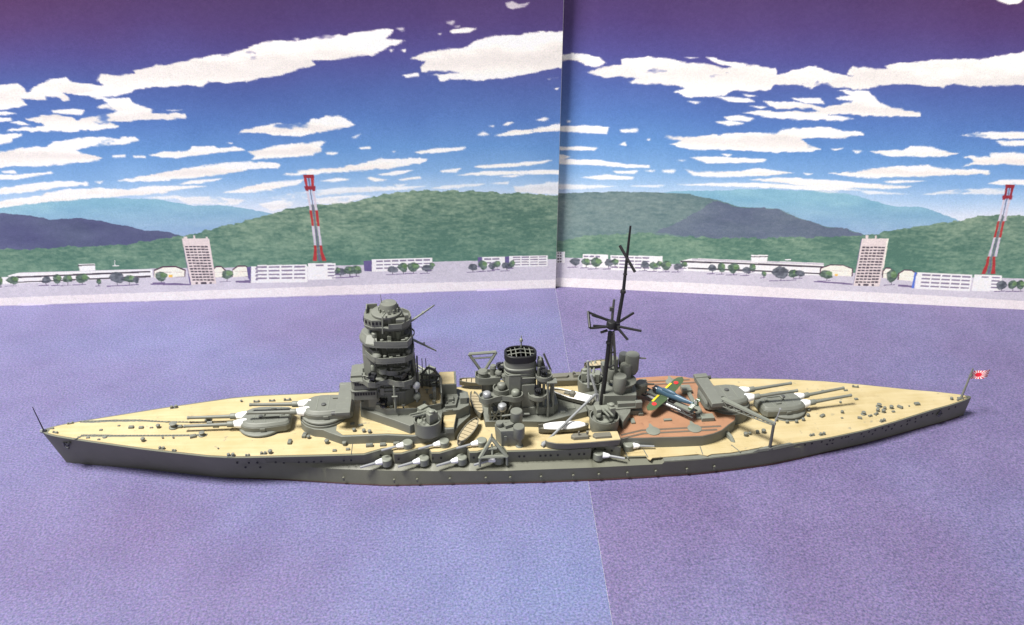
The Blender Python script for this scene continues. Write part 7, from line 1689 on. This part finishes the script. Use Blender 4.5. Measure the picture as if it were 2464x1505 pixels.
def motor_boat(loc, rz, label):
    t = empty('motor_boat', label, 'boat', loc, rz)
    b, R = boat_hull(15.5, 4.0, 2.1, .7, .8); b.build('hull', DRAB, t)
    f = B(); f.prism([(-7.0, -1.3), (-2, -1.7), (2, -1.7), (6.6, -.5), (6.6, .5), (2, 1.7), (-2, 1.7), (-7.0, 1.3)], 1.6, 1.85); f.build('cockpit_floor', BOATW, t)
    c = B(); c.prism([(-6.8, -1.35), (-1.5, -1.7), (-1.5, 1.7), (-6.8, 1.35)], 1.8, 3.0, top=[(-6.5, -1.0), (-1.8, -1.35), (-1.8, 1.35), (-6.5, 1.0)]); c.build('canvas_cover', WHITE, t, bevel=.25)
    h = B(); h.box((-.4, 0, 2.5), (1.3, 2.0, 1.6)); h.box((1.6, -.3, 2.1), (1.8, 1.2, .6)); h.build('wheelhouse', DRAB, t, bevel=.08)
    g = B(); g.path([(-7.2, -1.8, 2.3), (0, -2.02, 2.2), (5, -1.4, 2.35), (7.6, 0, 2.6)], .17).path([(-7.2, 1.8, 2.3), (0, 2.02, 2.2), (5, 1.4, 2.35), (7.6, 0, 2.6)], .17); g.build('rubbing_strake', WHITE, t)
    k = B(); k.box((0, 0, .0), (10, .35, .6)); k.build('keel', DRAB, t); return t
motor_boat((13.2, 2.4, 12.6), math.radians(180 - 31), 'motor boat with a white stern cover and tan cockpit, lying behind the fully covered boat')
def launch(loc, rz, label, deckm, grp=None):
    t = empty('launch', label, 'boat', loc, rz, grp)
    L_ = 23.4; pl = [(-11.7, 0), (-11.0, -.9), (-8.6, -2.0), (-5, -2.55), (2, -2.6), (11.2, -2.35), (11.7, -2.2), (11.7, 0)]; pl = mir(pl)
    b = B(); b.prism([(x * .97, y * .8) for x, y in pl], 0, 2.4, top=pl); b.build('hull', DRAB, t, bevel=.1)
    d = B(); d.prism([(x * .985, y * .93) for x, y in pl], 2.38, 2.55); d.build('deck', deckm, t)
    for x0, x1, hw, h in ((-3.6, 1.8, 1.15, 1.1), (3.2, 9.0, 1.25, .8)):
        c = B(); cp = [(x0, -hw * .3), (x0 + .8, -hw), (x1, -hw), (x1, hw), (x0 + .8, hw), (x0, hw * .3)]; c.prism(cp, 2.5, 2.5 + h, top=[(x * .97 + .03 * (x0 + x1) / 2, y * .88) for x, y in cp]); c.build('cabin', DRAB, t, bevel=.1)
    c = B(); c.tube((-1.2, 0, 3.5), (-1.2, 0, 5.0), .28, .24).box((1.6, .4, 4.0), (.7, .8, 1.0)); c.build('launch_funnel', DRAB, t); return t
launch((13.2, -19.3, 10.45), .02, 'long launch with a buff deck and two grey cabins near the hull edge', BUFF)
launch((18.0, 16.6, 10.45), math.pi, 'launch with a grey deck at the far rail behind the funnel', DRAB)
# ---------------------------------------------------------------- seaplane
def seaplane():
    a = math.atan2(3.2 + .7, 41.3 - 44.9)        # heading of the nose
    t = empty('seaplane', 'dark green floatplane with red roundels and yellow wing edges on the catapult', 'aircraft', (45.2, -1.0, 15.0), a); t.rotation_euler = (-.16, 0, a)
    M = Matrix.Rotation(math.pi / 2, 3, 'Y')
    b = B(); rr = []
    for x, w_, h, zc in ((-11.2, .12, .2, .7), (-9, .35, .55, .65), (-6, .75, .95, .45), (-2, 1.05, 1.35, .3), (2, 1.15, 1.4, .2), (4.2, 1.2, 1.3, .15)):
        rr.append([(x, w_ * math.cos(q), zc + h * math.sin(q)) for q in np.linspace(0, 2 * math.pi, 17)[:-1]])
    b.loft(rr); b.build('fuselage', PBLUE, t, smooth=60)
    c = B(); c.lathe((4.1, 0, .15), [(1.3, 0), (1.38, .4), (1.25, 1.3), (.7, 1.6), (.3, 2.0), (.1, 2.3)], 18, M=M); c.build('engine_cowl', GUN, t)
    g = B(); rr = []
    for x, w_, h in ((-3.4, .2, .1), (-2.4, .6, .8), (0, .7, 1.0), (2.0, .6, .7), (2.8, .2, .1)): rr.append([(x, w_ * math.cos(q), 1.35 + h * max(0, math.sin(q))) for q in np.linspace(-.2, math.pi + .2, 9)])
    g.loft(rr); g.build('canopy', PBLUE, t, smooth=60)
    for s in (1, -1):
        w_ = B(); n = 13; top = []; bot = []
        ys = [.9 + 9.5 * k / (n - 1) for k in range(n)]
        def ch(y):
            f = (y - .9) / 9.5; le = 3.1 - .5 * f; te = -.9 + .5 * f
            if f > .7: q = math.sqrt(max(0, 1 - ((f - .7) / .3) ** 2)); m_ = (le + te) / 2; le = m_ + (le - m_) * q; te = m_ + (te - m_) * q
            return le, te
        rr = []
        for y in ys:
            le, te = ch(y); z = -.45 + .05 * y; c_ = max(le - te, .05); rr.append([(te, y * s, z), (te + c_ * .6, y * s, z + .26), (le, y * s, z + .02), (te + c_ * .6, y * s, z - .18)])
        w_.loft(rr); w = w_.build('wing', PGREEN, t, smooth=50)
        e = B(); rr = []
        for y in ys[1:7]:
            le, te = ch(y); z = -.45 + .05 * y + .06; rr.append([(le - .75, y * s, z + .2), (le + .04, y * s, z + .03), (le + .04, y * s, z - .1), (le - .75, y * s, z + .1)])
        e.loft(rr); e.build('leading_edge_stripe', PYEL, w)
        r = B(); r.lathe((1.2, 6.6 * s, -.45 + .05 * 6.6 + .24), [(.8, -.1), (.8, .06)], 24); r.build('roundel', PRED, w)
        h = B(); h.prism([(-10.6, .2 * s), (-8.9, .2 * s), (-9.2, 3.0 * s), (-9.9, 3.4 * s), (-10.5, 3.0 * s)], .75, .98); tp = h.build('tailplane', PGREEN, t, bevel=.05)
        for k in range(4):
            q = B(); q.box((-9.8, (.7 + .55 * k) * s, 1.0), (1.3, .2, .08)); q.build('tail_stripe', WHITE, tp)
        f = B(); rr = []
        for x, ww, hh in ((-6.5, .1, .2), (-4, .5, .6), (0, .72, .75), (3.6, .7, .75), (5.6, .45, .5), (6.6, .1, .15)): rr.append([(x, 2.6 * s + ww * math.cos(q), -1.75 + (.1 if x > 4 else 0) + hh * .8 * math.sin(q)) for q in np.linspace(0, 2 * math.pi, 13)[:-1]])
        f.loft(rr); fo = f.build('float', SILVER, t, smooth=60)
        for x in (-1.0, 2.4):
            q = B(); q.tube((x, 2.6 * s, -1.4), (x * .7, 1.2 * s, -.2), .16, n=6); q.build('float_strut', SILVER, fo)
    v = B(); v.prism([(-11.4, -.14), (-9.2, -.14), (-9.2, .14), (-11.4, .14)], .8, 3.0, top=[(-11.2, -.1), (-10.2, -.1), (-10.2, .1), (-11.2, .1)]); v.build('fin', PGREEN, t, bevel=.06)
    for k in range(3):
        q = B(); q.box((-10.6 + .35 * k, 0, 1.7), (.14, .34, 1.5)); q.build('fin_stripe', WHITE, t)
    cr = B(); cr.box((0, 0, -1.55), (4.6, 1.6, .5)); cr.box((-1.6, 0, -1.0), (.4, 1.2, 1.4)); cr.box((1.6, 0, -1.0), (.4, 1.2, 1.4)); cr.build('launch_trolley', DARK, t)
    return t
seaplane()
bpy.context.view_layer.update()
